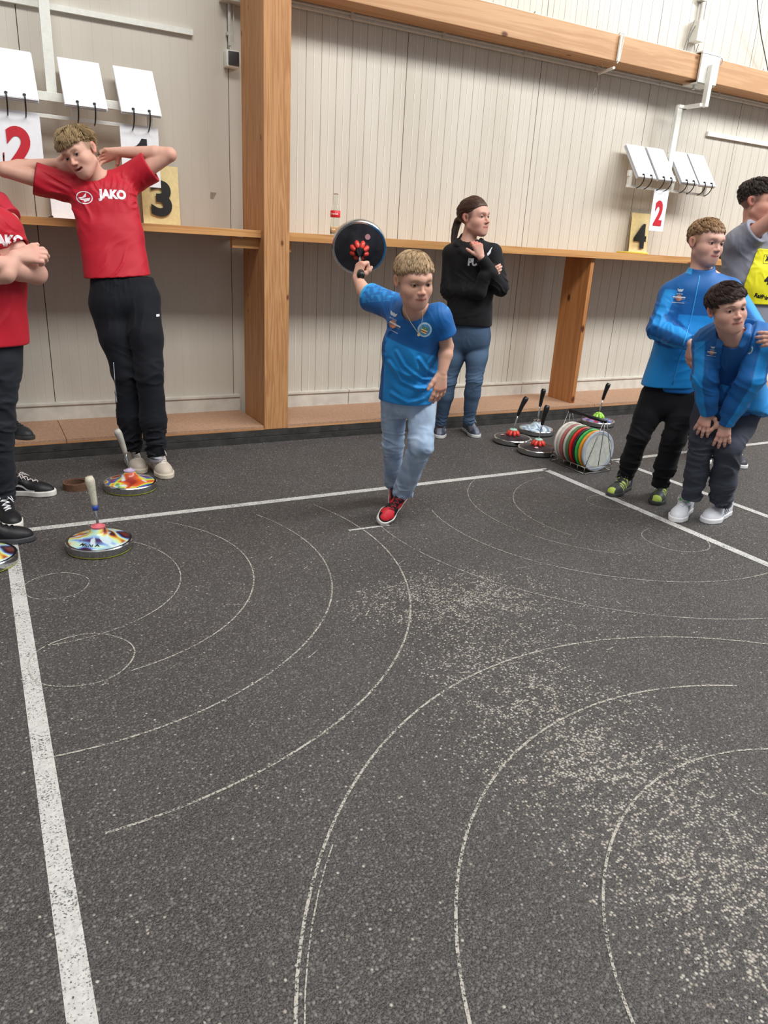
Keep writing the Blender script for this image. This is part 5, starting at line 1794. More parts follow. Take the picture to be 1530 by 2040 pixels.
# ================================================================== woman in black
def make_woman():
    R = Ref(3.03, 4.30)
    root = person('woman in a black hoodie and dark blue jeans touching her chin', (3.03, 4.33, 0))
    O = R(944, 436, 0.0)
    f, u = head_dir(O, 52, 2, -4)
    h = HeadFrame(O, f, u, 0.232)
    neck = R(930, 487, 0.0)
    shR, elR, wrR = R(899, 505, 0.03), R(895, 578, -0.02), R(955, 582, -0.14)
    shL, elL, wrL = R(982, 503, -0.02), R(996, 572, -0.08), R(958, 512, -0.17)
    chest, waist, pel = R(938, 540, 0.0), R(936, 600, 0.0), R(934, 655, 0.0)
    lat = nrm(shL - shR)
    hipR, knR, anR = R(912, 668, 0), R(893, 758, -0.01), R(878, 843, 0.02)
    hipL, knL, anL = R(953, 668, 0), R(945, 755, -0.03), R(934, 838, 0.0)
    hL, J1 = hand(wrL, nrm(V(0, 0, 1) - R.r * 0.40), -R.n + R.r * 0.35, 0.165, -1, curl=((40, 60, 40), (55, 70, 40), (60, 75, 40), (65, 75, 40)), spread=3, thumb=(0.7, 0.7, -0.1), tcurl=5)
    hR_, J2 = hand(R(966, 550, -0.150), nrm(R.r * 1.0 + V(0, 0, 0.50) + R.n * 0.10), -R.n + R.r * 0.2, 0.150, -1, curl=((10, 30, 20), (12, 34, 22), (14, 36, 22), (16, 40, 25)), spread=2, thumb=(0.95, 0.15, -0.1))
    tor = [Tor(R(935, 515, 0), waist, (0.15, 0.085), (0.125, 0.085), lat), Tor(waist, pel, (0.115, 0.075), (0.13, 0.085), lat), limb((shR, 0.045), (neck - V(0, 0, .01), 0.05), (shL, 0.045))]
    body(root, h, tor, [U(0.006, arm_n(shR, elR, wrR, 1.0), hR_), U(0.006, arm_n(shL, elL, wrL, 1.0), hL), leg_n(hipR, knR, anR, 1.0), leg_n(hipL, knL, anL, 1.0)],
         Cap(neck - V(0, 0, 0.03), h.w((0, -0.014, -0.045)), 0.052, 0.047), (208, 160, 142), 1.0, J=J1 + J2, scalp=(84, 62, 50), brow=(92, 66, 52), pts=[shR, elR, wrR, shL, elL, wrL, anR, anL, elR], vox=0.0036, lips=(184, 104, 100))
    eyes(h, root, (60, 70, 60), look=(0.25, 0.0))
    def back(p, t): return t * 0.2 + V(0, -1.0, -0.12)
    cap = hair(h, root, (86, 62, 50), n=2600, length=0.10, lift=0.02, front=0.074, nape=-0.050, mess=0.03, seed=6, whorl=(0, 0.10), flow=back, cap_t=0.005, vol=0.002, wid=0.0011)
    # ponytail
    rg = np.random.default_rng(5); N = 420
    p0 = h.w((0, -0.098, 0.012)); p1 = R(912, 440, 0.14); p2 = R(907, 458, 0.12); p3 = R(901, 487, 0.07)
    ctr = [lerp(p0, p1, t) for t in (0, .5)] + [p1, p2, lerp(p2, p3, .5), p3]
    off = rg.normal(size=(N, 3)); off /= np.linalg.norm(off, axis=1)[:, None] * 1.0; off *= rg.random((N, 1)) ** 0.5
    rad = (0.012, 0.020, 0.024, 0.024, 0.019, 0.008)
    W = np.stack([np.array(ctr[i]) + off * rad[i] + rg.normal(size=(N, 3)) * 0.0015 for i in range(6)], 1)
    vs, fs, cs = locks_mesh(W, 0.0028, lin(78, 56, 46), rg)
    mesh_obj('ponytail', vs, fs, M_HAIR, cap, True, cols=cs)
    # hoodie
    torso = U(0.04, Tor(R(936, 512, 0), R(937, 575, 0), (0.158, 0.100), (0.150, 0.105), lat), Tor(R(937, 575, 0), R(934, 640, 0), (0.152, 0.110), (0.160, 0.120), lat), limb((shR, 0.058), (neck - V(0, 0, 0.02), 0.060), (shL, 0.056), k=0.02))
    aR = limb((shR, 0.060), (elR, 0.058), (lerp(elR, wrR, 0.5), 0.052), (wrR, 0.044), (R(966, 551, -0.145), 0.044), (R(978, 545, -0.150), 0.038), k=0.02)
    aL = limb((shL, 0.060), (elL, 0.056), (lerp(elL, wrL, 0.5), 0.048), (wrL, 0.038), k=0.02)
    hood = Cut(U(0.02, Cap(neck + V(0, 0, -0.01) + R.n * 0.05, neck + V(0, 0, 0.022) + R.n * 0.06, 0.055, 0.062), limb((R(913, 486, 0.0), 0.024), (R(919, 500, -0.07), 0.020), (R(935, 512, -0.10), 0.016), k=.02), limb((R(958, 480, 0.0), 0.020), (R(962, 496, -0.06), 0.018), (R(950, 512, -0.09), 0.014), k=.02)))
    hem = Tor(R(934, 628, 0), R(934, 642, 0), (0.150, 0.110), (0.148, 0.108), lat)
    node = U(0.014, torso, aR, aL, hood)
    ff = fold_field([(elR, 0.09, nrm(R.r + V(0, 0, -0.5)), 20, 0.008), (elL, 0.09, nrm(V(0, 0, 1) + R.r * 0.4), 20, 0.008), (waist, 0.12, V(0, 0, 1), 12, 0.006), (lerp(elR, wrR, .5), 0.07, R.r, 26, 0.005), (R(925, 555, -.1), 0.07, nrm(V(0, 0, 1) + R.r * .6), 16, 0.005), (R(934, 632, -.1), 0.05, V(0, 0, 1), 14, 0.004)], 12, 0.002)
    node = Cut(Disp(node, ff), planes=[(R(934, 647, 0), V(0, 0, -1))], subs=[Cap(neck + V(0, 0, -0.012) - R.n * 0.012, h.w((0, 0.01, -0.06)), 0.050, 0.060)])
    node = LCut(node, [(wrL - nrm(wrL - elL) * 0.005, nrm(wrL - elL), 0.07)])
    lo, hi = bounds([shR, shL, elR, elL, wrL, pel, neck + V(0, 0, 0.05), R(934, 650, -.1), R(934, 650, .1)], 0.10)
    hd = garment('hoodie', root, node, lo, hi, lambda P: np.tile(lin(24, 24, 27), (len(P), 1)) * (1 + 0.15 * snoise(P, 60, 2)[:, None]), 0.0046, M_CLOTH)
    rp = [neck + V(0, 0, 0.004 + 0.026 * math.cos(a)) + 0.072 * (math.sin(a) * R.r + math.cos(a) * R.n) + (-R.n) * 0.012 for a in np.linspace(-2.3, 2.3, 15)]
    hdn = U(0.02, [Cap(rp[i], rp[i + 1], 0.015, 0.015) for i in range(14)], Ell(neck + R.n * 0.085 - V(0, 0, 0.02), (0.075, 0.028, 0.045), (R.r, R.n, V(0, 0, 1))))
    lo, hi = bounds(rp, 0.10)
    garment('hood', root, hdn, lo, hi, (24, 24, 27), 0.004, M_CLOTH)
    vs, fs = text_mesh('PUMA', 0.060, 0.0035, 0.85)
    print_on('chest_lettering', hd, vs, fs, R(954, 523, -0.12), R.r * 0.95 + R.n * 0.1, V(0, 0, 1), (232, 232, 236), near=0.03)
    cat_ = poly2([(-0.020, -0.022), (-0.012, -0.006), (-0.002, 0.004), (0.004, 0.016), (0.016, 0.034), (0.020, 0.034), (0.012, 0.018), (0.012, 0.004), (0.008, -0.008), (0.0, -0.014), (-0.004, -0.026), (-0.010, -0.024), (-0.010, -0.014)])
    print_on('leaping_cat_mark', hd, cat_[0], cat_[1], R(974, 503, -0.06), R.r, V(0, 0, 1), (232, 232, 236))
    jn = U(0.02, Tor(R(934, 640, 0), R(933, 672, 0), (0.145, 0.10), (0.155, 0.11), lat), limb((hipR, 0.085), (lerp(hipR, knR, .5), 0.078), (knR, 0.058), (lerp(knR, anR, .35), 0.056), (anR, 0.040), k=0.02))
    jn = U(0.010, jn, limb((hipL, 0.085), (lerp(hipL, knL, .5), 0.078), (knL, 0.058), (lerp(knL, anL, .35), 0.056), (anL, 0.040), k=0.02))
    ff = fold_field([(knR, 0.08, V(0, 0, 1), 26, 0.006), (knL, 0.08, V(0, 0, 1), 26, 0.006), (anR, 0.08, V(0, 0, 1), 36, 0.006), (anL, 0.08, V(0, 0, 1), 36, 0.006), (R(930, 680, -.1), .05, nrm(V(0, 0, 1) + R.r), 22, .002)], 14)
    jn = Cut(Disp(jn, ff), planes=[(R(934, 636, 0), V(0, 0, 1)), (R(905, 852, 0), V(0, 0, -1))])
    def pj(P):
        t = np.clip(0.4 + 0.3 * snoise(P, 20, 5), 0, 1)
        for k_ in (knR, knL, lerp(hipL, knL, .5), lerp(hipR, knR, .5)):
            t = t + 0.5 * np.exp(-((P - V(k_) + R.n * 0.05) ** 2).sum(1) / 0.004)
        return rgbmix(lin(44, 58, 80), lin(92, 116, 144), np.clip(t, 0, 1))
    lo, hi = bounds([hipR, hipL, anR, anL, knR], 0.12)
    garment('jeans', root, jn, lo, hi, pj, 0.0046, M_DENIM)
    def ps(L):
        x, y, z = L[:, 0], L[:, 1], L[:, 2]
        c = np.tile(lin(72, 78, 96), (len(L), 1))
        st = np.sin(y * 190 + np.abs(x) * 120) > 0.3
        c[st & (z > 0.03)] = lin(98, 104, 122)
        c[(y > 0.22)] = lin(60, 66, 82); c[np.abs(x) < 0.018] = lin(112, 116, 132)
        return c
    a = gr(886, 862); b = gr(871, 880)
    shoe(root, gr(880, 858), (R.r * -0.05 - R.n), 0.265, 1, ps, (206, 206, 206), 0.026, (150, 150, 160), label='grey running shoe on her right foot')
    shoe(root, gr(926, 856), (R.r * 0.42 - R.n), 0.265, -1, ps, (206, 206, 206), 0.026, (150, 150, 160), label='grey running shoe on her left foot')


# ================================================================== teenager in red
def make_teen():
    R = Ref(0.79, 4.12)
    root = person('teenager in a red shirt and black track pants leaning back, hands behind his head', (0.79, 4.12, 0))
    O = R(163, 307, 0.34)
    f, u = head_dir(O, -36, 6, -27)
    h = HeadFrame(O, f, u, 0.228)
    neck = R(197, 362, 0.40)
    shR, elR, wrR = R(128, 372, 0.42), R(8, 338, 0.40), R(108, 326, 0.50)
    shL, elL, wrL = R(262, 356, 0.42), R(338, 308, 0.38), R(240, 303, 0.46)
    chest, waist, pel = R(215, 430, 0.37), R(236, 530, 0.30), R(248, 575, 0.26)
    lat = nrm(shL - shR)
    hipR, knR, anR = R(214, 605, 0.24), R(253, 745, 0.14), R(263, 885, 0.10)
    hipL, knL, anL = R(284, 598, 0.20), R(298, 745, 0.06), R(311, 898, 0.00)
    hL, J1 = hand(wrL, nrm(-R.r * 1.0 - V(0, 0, 0.25) + R.n * 0.15), V(0, 0, 1) * 0.4 - R.r * 0.1 + R.n * 0.9, 0.175, 1, curl=((20, 40, 30), (22, 42, 30), (24, 44, 30), (28, 46, 30)), spread=4, thumb=(0.45, 0.85, 0.0), tcurl=6)
    hR_, J2 = hand(wrR, nrm(R.r * 1.0 - V(0, 0, 0.2) + R.n * 0.1), R.n, 0.18, 1, curl=((20, 40, 30),) * 4, spread=3)
    tor = [Tor(chest + V(0, 0, 0.05), waist, (0.140, 0.08), (0.12, 0.075), lat), Tor(waist, pel, (0.12, 0.075), (0.13, 0.085), lat), limb((shR, 0.05), (neck, 0.055), (shL, 0.05))]
    body(root, h, tor, [U(0.006, arm_n(shR, elR, wrR, 1.12), hR_), U(0.006, arm_n(shL, elL, wrL, 1.10), hL), leg_n(hipR, knR, anR, 1.0), leg_n(hipL, knL, anL, 1.0)],
         Cap(neck - V(0, 0, 0.03), h.w((0, -0.012, -0.045)), 0.058, 0.050), (214, 166, 146), 0.8, mouth=0.006, J=J1 + J2 + [(elL, .03)], scalp=(128, 100, 76), brow=(120, 92, 66), pts=[shR, elR, wrR, shL, elL, wrL, anR, anL], vox=0.0034, lips=(188, 108, 104))
    eyes(h, root, (60, 62, 60), look=(-0.35, -0.1))
    # teeth line
    def fl(p, t):
        fr = np.clip((p[:, 1] + 0.01) / 0.07, 0, 1)[:, None]
        return t + fr * V(-0.2, 0.5, -0.2)
    hair(h, root, (172, 146, 108), n=4200, length=0.062, lift=0.40, front=0.070, nape=-0.030, mess=0.32, seed=9, whorl=(0.0, -0.04), flow=fl, side_cut=0.7, cap_t=0.006, vol=0.012, wid=0.0012, fringe_z=0.048, side_z=0.034)
    # shirt
    torso = U(0.03, Tor(R(207, 395, 0.385), R(222, 470, 0.34), (0.175, 0.105), (0.165, 0.108), lat), Tor(R(222, 470, 0.34), R(240, 585, 0.27), (0.165, 0.108), (0.180, 0.146), lat), limb((shR, 0.066), (neck - V(0, 0, 0.02), 0.066), (shL, 0.066), k=0.03))
    eR, eL = lerp(shR, elR, 0.50), lerp(shL, elL, 0.50)
    slR = Cut(Cap(shR, lerp(shR, elR, .9), 0.075, 0.090), subs=[Cap(lerp(shR, elR, .35), lerp(shR, elR, 1.1), 0.058, 0.074)], ks=.003); slL = Cut(Cap(shL, lerp(shL, elL, .9), 0.075, 0.088), subs=[Cap(lerp(shL, elL, .35), lerp(shL, elL, 1.1), 0.058, 0.074)], ks=.003)
    node = U(0.03, torso, slR, slL)
    ff = fold_field([(R(165, 420, .3), 0.09, nrm(R.r * 0.8 + V(0, 0, 1)), 16, 0.008), (R(285, 395, .3), 0.08, nrm(R.r + V(0, 0, -0.8)), 20, 0.010), (R(240, 375, .3), 0.08, nrm(R.r), 18, 0.007), (R(225, 530, .2), 0.12, nrm(R.r * -0.9 + V(0, 0, 1)), 10, 0.006), (R(110, 380, .35), 0.10, nrm(V(0, 0, 1) + R.r * 0.5), 18, 0.010), (R(190, 380, .3), .05, nrm(R.r + V(0, 0, .4)), 26, .005)], 22, 0.002)
    node = Cut(Disp(node, ff), planes=[(R(240, 551, 0.25), V(0, 0, -1) + R.r * 0.09)], subs=[Cap(neck - V(0, 0, 0.012), h.w((0, 0, -0.06)), 0.066, 0.07)], k=0.004)
    node = LCut(node, [(eR, nrm(elR - shR), 0.17), (eL, nrm(elL - shL), 0.17)])
    lo, hi = bounds([shR, shL, eR, eL, R(165, 560, .2), R(305, 560, .2), pel, neck], 0.14)
    def pr(P):
        c = np.tile(RED, (len(P), 1))
        # black piping along the shoulder tops
        for (a, b) in ((shR, elR), (shL, elL)):
            q = P - V(a); al = q @ nrm(V(b) - V(a)); up = q[:, 2]; dp = q @ R.n
            k = (up > 0.045) & (np.abs(dp - 0.012) < 0.012) & (al > -0.05); c[k] = lin(40, 16, 24)
        k = np.abs((P - V(eR)) @ nrm(elR - shR)) < 0.008; c[k] = RED * 0.6
        return c
    st = garment('tshirt', root, node, lo, hi, pr, 0.0048, M_SHINY)
    X = nrm(R.r * 1.0 + V(0, 0, 0.02)); Y = nrm(V(0, 0, 1) - R.r * 0.05)
    vs, fs = disc2(0.037, 32, ri=0.032); vs = [(x * 1.15, y * 0.86, 0) for x, y, z in vs]
    print_on('round_mark', st, vs, fs, R(167, 393, .25), X, Y, (238, 234, 238))
    for pl in ([(-0.036, -0.003), (-0.010, 0.003), (0.006, 0.020), (0.010, 0.024), (0.008, 0.004), (0.0, 0.0), (-0.02, -0.005)], [(-0.034, -0.009), (0.0, -0.004), (0.03, 0.0), (0.024, -0.014), (0.0, -0.022), (-0.006, -0.012)]):
        vs, fs = poly2(pl); print_on('bird_mark', st, vs, fs, R(167, 393, .25), X, Y, (238, 234, 238))
    vs, fs = text_mesh('JAKO', 0.058, 0.0035, 0.95)
    print_on('chest_lettering', st, vs, fs, R(223, 389, .25), X, Y, (238, 234, 238))
    # track pants
    jn = U(0.03, Tor(R(241, 545, .27), R(250, 600, .24), (0.160, 0.098), (0.188, 0.118), lat), limb((hipR + R.n * .02, 0.098), (lerp(hipR, knR, .5), 0.090), (knR, 0.072), (lerp(knR, anR, .6), 0.068), (anR, 0.050), k=0.03))
    jn = U(0.014, jn, limb((hipL + R.n * .02, 0.098), (lerp(hipL, knL, .5), 0.090), (knL, 0.073), (lerp(knL, anL, .6), 0.069), (anL, 0.050), k=0.03))
    ff = fold_field([(anR, 0.13, nrm(knR - anR), 22, 0.014), (anL, 0.13, nrm(knL - anL), 22, 0.014), (knR, 0.12, nrm(V(0, 0, 1) + R.r * .4), 12, 0.010), (knL, 0.12, nrm(V(0, 0, 1) - R.r * .4), 12, 0.009), (R(240, 560, .2), 0.09, R.r, 26, 0.005), (R(250, 650, .15), 0.12, nrm(R.r + V(0, 0, .3)), 10, 0.008)], 24, 0.003)
    jn = Cut(Disp(jn, ff), planes=[(R(236, 547, .25), V(0, 0, 1) + R.r * 0.05)])
    jn = LCut(jn, [(R(270, 908, 0.1), V(0, 0, -1), 0.14), (R(311, 912, 0.0), V(0, 0, -1), 0.14)])
    lo, hi = bounds([hipR, hipL, anR, anL, knR, R(240, 540, .3), R(240, 540, .1)], 0.16)
    pts_ = garment('track_pants', root, jn, lo, hi, lambda P: np.tile(lin(20, 22, 29), (len(P), 1)), 0.0050, M_CLOTH)
    vs, fs = rect2(-0.012, -0.006, 0.012, 0.006); print_on('small_mark', pts_, vs, fs, R(316, 629, .1), R.r, V(0, 0, 1), (220, 220, 224))
    line_on('white_piping', pts_, R, [(226, 722), (228, 745), (230, 775), (233, 802)], 0.002, (200, 206, 216))
    def ps(L):
        c = np.tile(lin(206, 196, 182), (len(L), 1)); x, y, z = L.T
        c[(y > 0.2) & (z > 0.03)] = lin(196, 184, 168); c[(z > .07)] = lin(216, 208, 198); c[(np.abs(x) < .019) & (y > .09) & (y < .196) & (z > .04)] = lin(176, 164, 150)
        k = (np.abs(x) > 0.022) & (y > .06) & (y < .17); c[k] = lin(212, 204, 192)
        return c
    mb = MB(); mb.tube([anL, R(312, 918, 0.0)], 0.036, 16); mesh_obj('sock', mb.v, mb.f, M_CLOTH, root, True, cols=np.tile(lin(212, 212, 222), (len(mb.v), 1)))
    shoe(root, gr(258, 918), gr(287, 952) - gr(258, 918), 0.292, 1, ps, (208, 196, 176), 0.026, (222, 214, 204), label='beige sneaker behind the orange stock')
    shoe(root, gr(306, 927), gr(350, 966) - gr(306, 927), 0.300, -1, ps, (208, 196, 176), 0.026, (222, 214, 204), label='beige sneaker on his left foot')


# ================================================================== boy in the blue zipped jacket
def jacket_paint(R, chest, h0, arms, slope=0.0, lat_off=0.0):
    def paint(P):
        q = P - V(chest)
        m = np.clip((q[:, 2] - h0 - slope * (q @ R.r)) / .005 + .5, 0, 1)
        c = rgbmix(BLUE_L, BLUE_D, m)
        for (sh, el, wr, out) in arms:
            for (a, b) in ((sh, el), (el, wr)):
                a, b = V(a), V(b); ba = b - a; t = np.clip((P - a) @ ba / (ba @ ba), 0, 1)
                dd = P - a - t[:, None] * ba; r_ = np.linalg.norm(dd, axis=1)
                near = r_ < 0.088
                o = (dd @ nrm(out)) / (r_ + 1e-6)
                ka = np.clip((0.088 - r_) / .006, 0, 1) * np.clip((t - 0.02) / .03, 0, 1)
                kb = np.clip((0.40 - np.abs(o - 0.45)) / 0.08, 0, 1)
                tgt = rgbmix(np.tile(BLUE_D, (len(P), 1)), np.tile(BLUE_L, (len(P), 1)), kb)
                c = c * (1 - ka[:, None]) + tgt * ka[:, None]
        return c
    return paint


def make_blond():
    R = Ref(3.29, 2.86)
    root = person('blond boy in a zipped blue jacket and black pants standing behind the bending boy', (3.29, 2.86, 0))
    O = R(1403, 487, 0.06)
    f, u = head_dir(O, 42, 2, 3)
    h = HeadFrame(O, f, u, 0.222)
    neck = R(1396, 543, 0.06)
    shR, elR, wrR = R(1338, 585, 0.04), R(1312, 655, -0.04), R(1376, 684, -0.20)
    shL, elL, wrL = R(1452, 578, 0.10), R(1512, 668, -0.02), R(1576, 678, -0.62)
    chest, waist, pel = R(1388, 620, 0.06), R(1352, 700, 0.07), R(1338, 770, 0.08)
    lat = nrm(shL - shR)
    hipR, knR, anR = R(1306, 790, 0.07), R(1272, 870, 0.0), R(1246, 948, 0.06)
    hipL, knL, anL = R(1370, 790, 0.07), R(1342, 875, 0.0), R(1315, 966, 0.0)
    hR_, J1 = hand(wrR, nrm(R.r * 0.15 - V(0, 0, 1.0)), -R.n * 0.6 - R.r * 0.7, 0.150, -1, curl=((8, 16, 10),) * 4, spread=4, thumb=(0.7, 0.6, 0))
    hL_, J2 = hand(wrL, nrm(-R.r * 1.0 - V(0, 0, 0.05) + R.n * 0.15), -R.n + V(0, 0, 0.35), 0.160, 1, curl=((8, 16, 10), (10, 18, 12), (12, 20, 14), (14, 22, 14)), spread=5, thumb=(0.7, 0.7, 0.1))
    tor = [Tor(chest + V(0, 0, 0.03), waist, (0.125, 0.08), (0.11, 0.08), lat), Tor(waist, pel, (0.11, 0.08), (0.13, 0.09), lat), limb((shR, 0.045), (neck, 0.05), (shL, 0.045))]
    body(root, h, tor, [U(0.006, arm_n(shR, elR, wrR, 0.95), hR_), U(0.006, arm_n(shL, elL, wrL, 0.95), hL_), leg_n(hipR, knR, anR, 0.95), leg_n(hipL, knL, anL, 0.95)],
         Cap(neck - V(0, 0, 0.02), h.w((0, -0.012, -0.045)), 0.048, 0.045), (214, 168, 150), 0.1, J=J1 + J2, scalp=(160, 120, 86), brow=(150, 112, 84), pts=[shR, elR, wrR, shL, elL, wrL, anR, anL, wrL - R.r * .15], vox=0.0034)
    eyes(h, root, (66, 60, 58), look=(0.2, 0.0))
    def fl(p, t):
        fr = np.clip((p[:, 1] + 0.02) / 0.08, 0, 1)[:, None]
        return t + fr * V(0.0, 0.5, -0.1)
    hair(h, root, (160, 126, 92), n=4600, length=0.034, lift=0.22, front=0.082, nape=-0.010, mess=0.18, seed=12, whorl=(0.0, -0.06), flow=fl, side_cut=0.7, cap_t=0.004, vol=0.006, fringe_z=0.060, side_z=0.030)
    torso = U(0.04, Tor(R(1390, 590, .06), R(1368, 680, .06), (0.150, 0.105), (0.155, 0.115), lat), Tor(R(1368, 680, .06), R(1335, 772, .08), (0.158, 0.118), (0.158, 0.122), lat), limb((shR - V(0, 0, .005), 0.064), (neck - V(0, 0, 0.03), 0.062), (shL - V(0, 0, .005), 0.064), k=0.03))
    col = Cap(neck - V(0, 0, 0.015), neck + V(0, 0, 0.030), 0.064, 0.066)
    aR = limb((shR, 0.064), (elR, 0.060), (lerp(elR, wrR, .6), 0.052), (wrR, 0.040), k=.02)
    aL = limb((shL, 0.062), (elL, 0.056), (wrL, 0.040), k=.02)
    node = U(0.016, torso, aR, aL, col)
    ff = fold_field([(elR, 0.10, nrm(R.r + V(0, 0, 0.4)), 14, 0.008), (lerp(elR, wrR, .5), 0.07, R.r, 26, 0.007), (waist, 0.12, nrm(V(0, 0, 1) - R.r * 0.3), 10, 0.007), (R(1330, 610, 0), 0.08, nrm(V(0, 0, 1) + R.r * .8), 18, 0.006)], 32, 0.002)
    node = Cut(Disp(node, ff), planes=[(R(1335, 768, .08), V(0, 0, -1) + R.r * 0.06)], subs=[Cap(neck - V(0, 0, 0.01), h.w((0, 0, -0.05)), 0.054, 0.064)])
    node = LCut(node, [(neck + V(0, 0, 0.032), V(0, 0, 1) - R.n * 0.3, 0.075), (wrR - nrm(wrR - elR) * 0.005, nrm(wrR - elR), 0.07), (wrL - nrm(wrL - elL) * 0.005, nrm(wrL - elL), 0.07)])
    lo, hi = bounds([shR, shL, elR, elL, wrR, wrL, pel, neck], 0.15)
    base_p = jacket_paint(R, R(1380, 627, 0), 0.0, [(shR, elR, wrR, -R.r - R.n * .5), (shL, elL, wrL, -R.n)], 0.0)
    zt, zb = R(1394, 549, -0.05), R(1342, 762, -0.05)
    def paint(P):
        c = base_p(P)
        k = (np.linalg.norm(P - (neck + V(0, 0, .01)), axis=1) < 0.082) & ((P - neck) @ R.r < -0.045); c[k] = lin(40, 160, 228)
        k = (P - V(pel))[:, 2] < 0.028; c[k & ((P - V(pel))[:, 2] > -0.1)] = BLUE_L
        return c
    jk = garment('jacket', root, node, lo, hi, paint, 0.0046, M_SHINY)
    tree = BVH[jk.name]
    def front(u, v, name, col_, r=0.0035, flat=1.0):
        pass
    zp = []
    for t in np.linspace(0, 1, 26):
        uu = np.interp(t, [0, .35, 1], [1394, 1379, 1340]); vv = 549 + t * 216
        p = R(uu, vv, -0.3); d = nrm(ray(uu, vv)); r_ = tree.ray_cast(Vector(p), Vector(d), 0.6)
        if r_[0] is not None: zp.append(V(*r_[0]) - d * 0.001)
    if len(zp) > 3:
        mb = MB(); mb.tube(zp, 0.003, 6); mesh_obj('zip', mb.v, mb.f, M_PRINT, jk, True, cols=np.tile(lin(60, 164, 226), (len(mb.v), 1)))
    erima_prints(jk, R(1353, 592, -.05), nrm(R.r), V(0, 0, 1), 1.15, crest=R(1414, 594, -.05))
    und = Cut(Tor(R(1352, 745, .07), R(1345, 790, .08), (0.125, 0.105), (0.125, 0.105), lat), planes=[(R(1345, 778, .08), V(0, 0, -1))])
    garment('tshirt', root, und, R(1345, 760, .08) - 0.2, R(1345, 760, .08) + 0.2, (26, 110, 186), 0.006, M_SHINY)
    jn = U(0.02, Tor(R(1340, 765, .08), R(1338, 800, .08), (0.138, 0.10), (0.145, 0.105), lat), limb((hipR, 0.086), (lerp(hipR, knR, .5), .073), (knR, 0.059), (lerp(knR, anR, .6), 0.053), (anR, 0.040), k=.02))
    jn = U(0.012, jn, limb((hipL, 0.086), (lerp(hipL, knL, .5), .075), (knL, 0.063), (lerp(knL, anL, .6), 0.058), (anL, 0.041), k=.02))
    ff = fold_field([(anR, 0.13, nrm(knR - anR), 24, 0.011), (anL, 0.13, nrm(knL - anL), 24, 0.012), (knR, 0.09, V(0, 0, 1), 18, 0.008), (knL, 0.10, V(0, 0, 1), 18, 0.008)], 34, 0.002)
    jn = Cut(Disp(jn, ff), planes=[(R(1340, 762, .08), V(0, 0, 1))])
    jn = LCut(jn, [(R(1244, 954, .06), V(0, 0, -1), .12), (R(1315, 972, 0), V(0, 0, -1), .12)])
    lo, hi = bounds([hipR, hipL, anR, anL, knR], 0.14)
    garment('sweatpants', root, jn, lo, hi, lambda P: np.tile(lin(20, 21, 25), (len(P), 1)), 0.0048, M_CLOTH)
    for a_ in (anR, anL):
        mb = MB(); mb.tube([a_, a_ - V(0, 0, 0.05)], 0.034, 16); mesh_obj('sock', mb.v, mb.f, M_CLOTH, root, True, cols=np.tile(lin(206, 206, 220), (len(mb.v), 1)))
    def ps(L):
        x, y, z = L.T
        c = np.tile(lin(62, 66, 66), (len(L), 1))
        g = lin(190, 212, 92)
        st = (np.sin((y + np.abs(x) * 0.9) * 230) > 0.25) & (np.abs(x) > 0.014) & (y > 0.085) & (y < 0.20) & (z > 0.03)
        c[st] = g
        c[(y > 0.248) & (np.abs(x) < 0.026)] = g
        c[(np.abs(x) < 0.013) & (y < 0.18)] = lin(40, 42, 44)
        return c
    shoe(root, gr(1252, 972), gr(1204, 993) - gr(1252, 972), 0.262, 1, ps, (64, 66, 66), 0.024, (60, 62, 62), label='grey and lime trail shoe on his right foot')
    O2 = gr(1318, 983); shoe(root, O2, gr(1303, 1014) - O2, 0.262, -1, ps, (64, 66, 66), 0.024, (60, 62, 62), label='grey and lime trail shoe on his left foot')


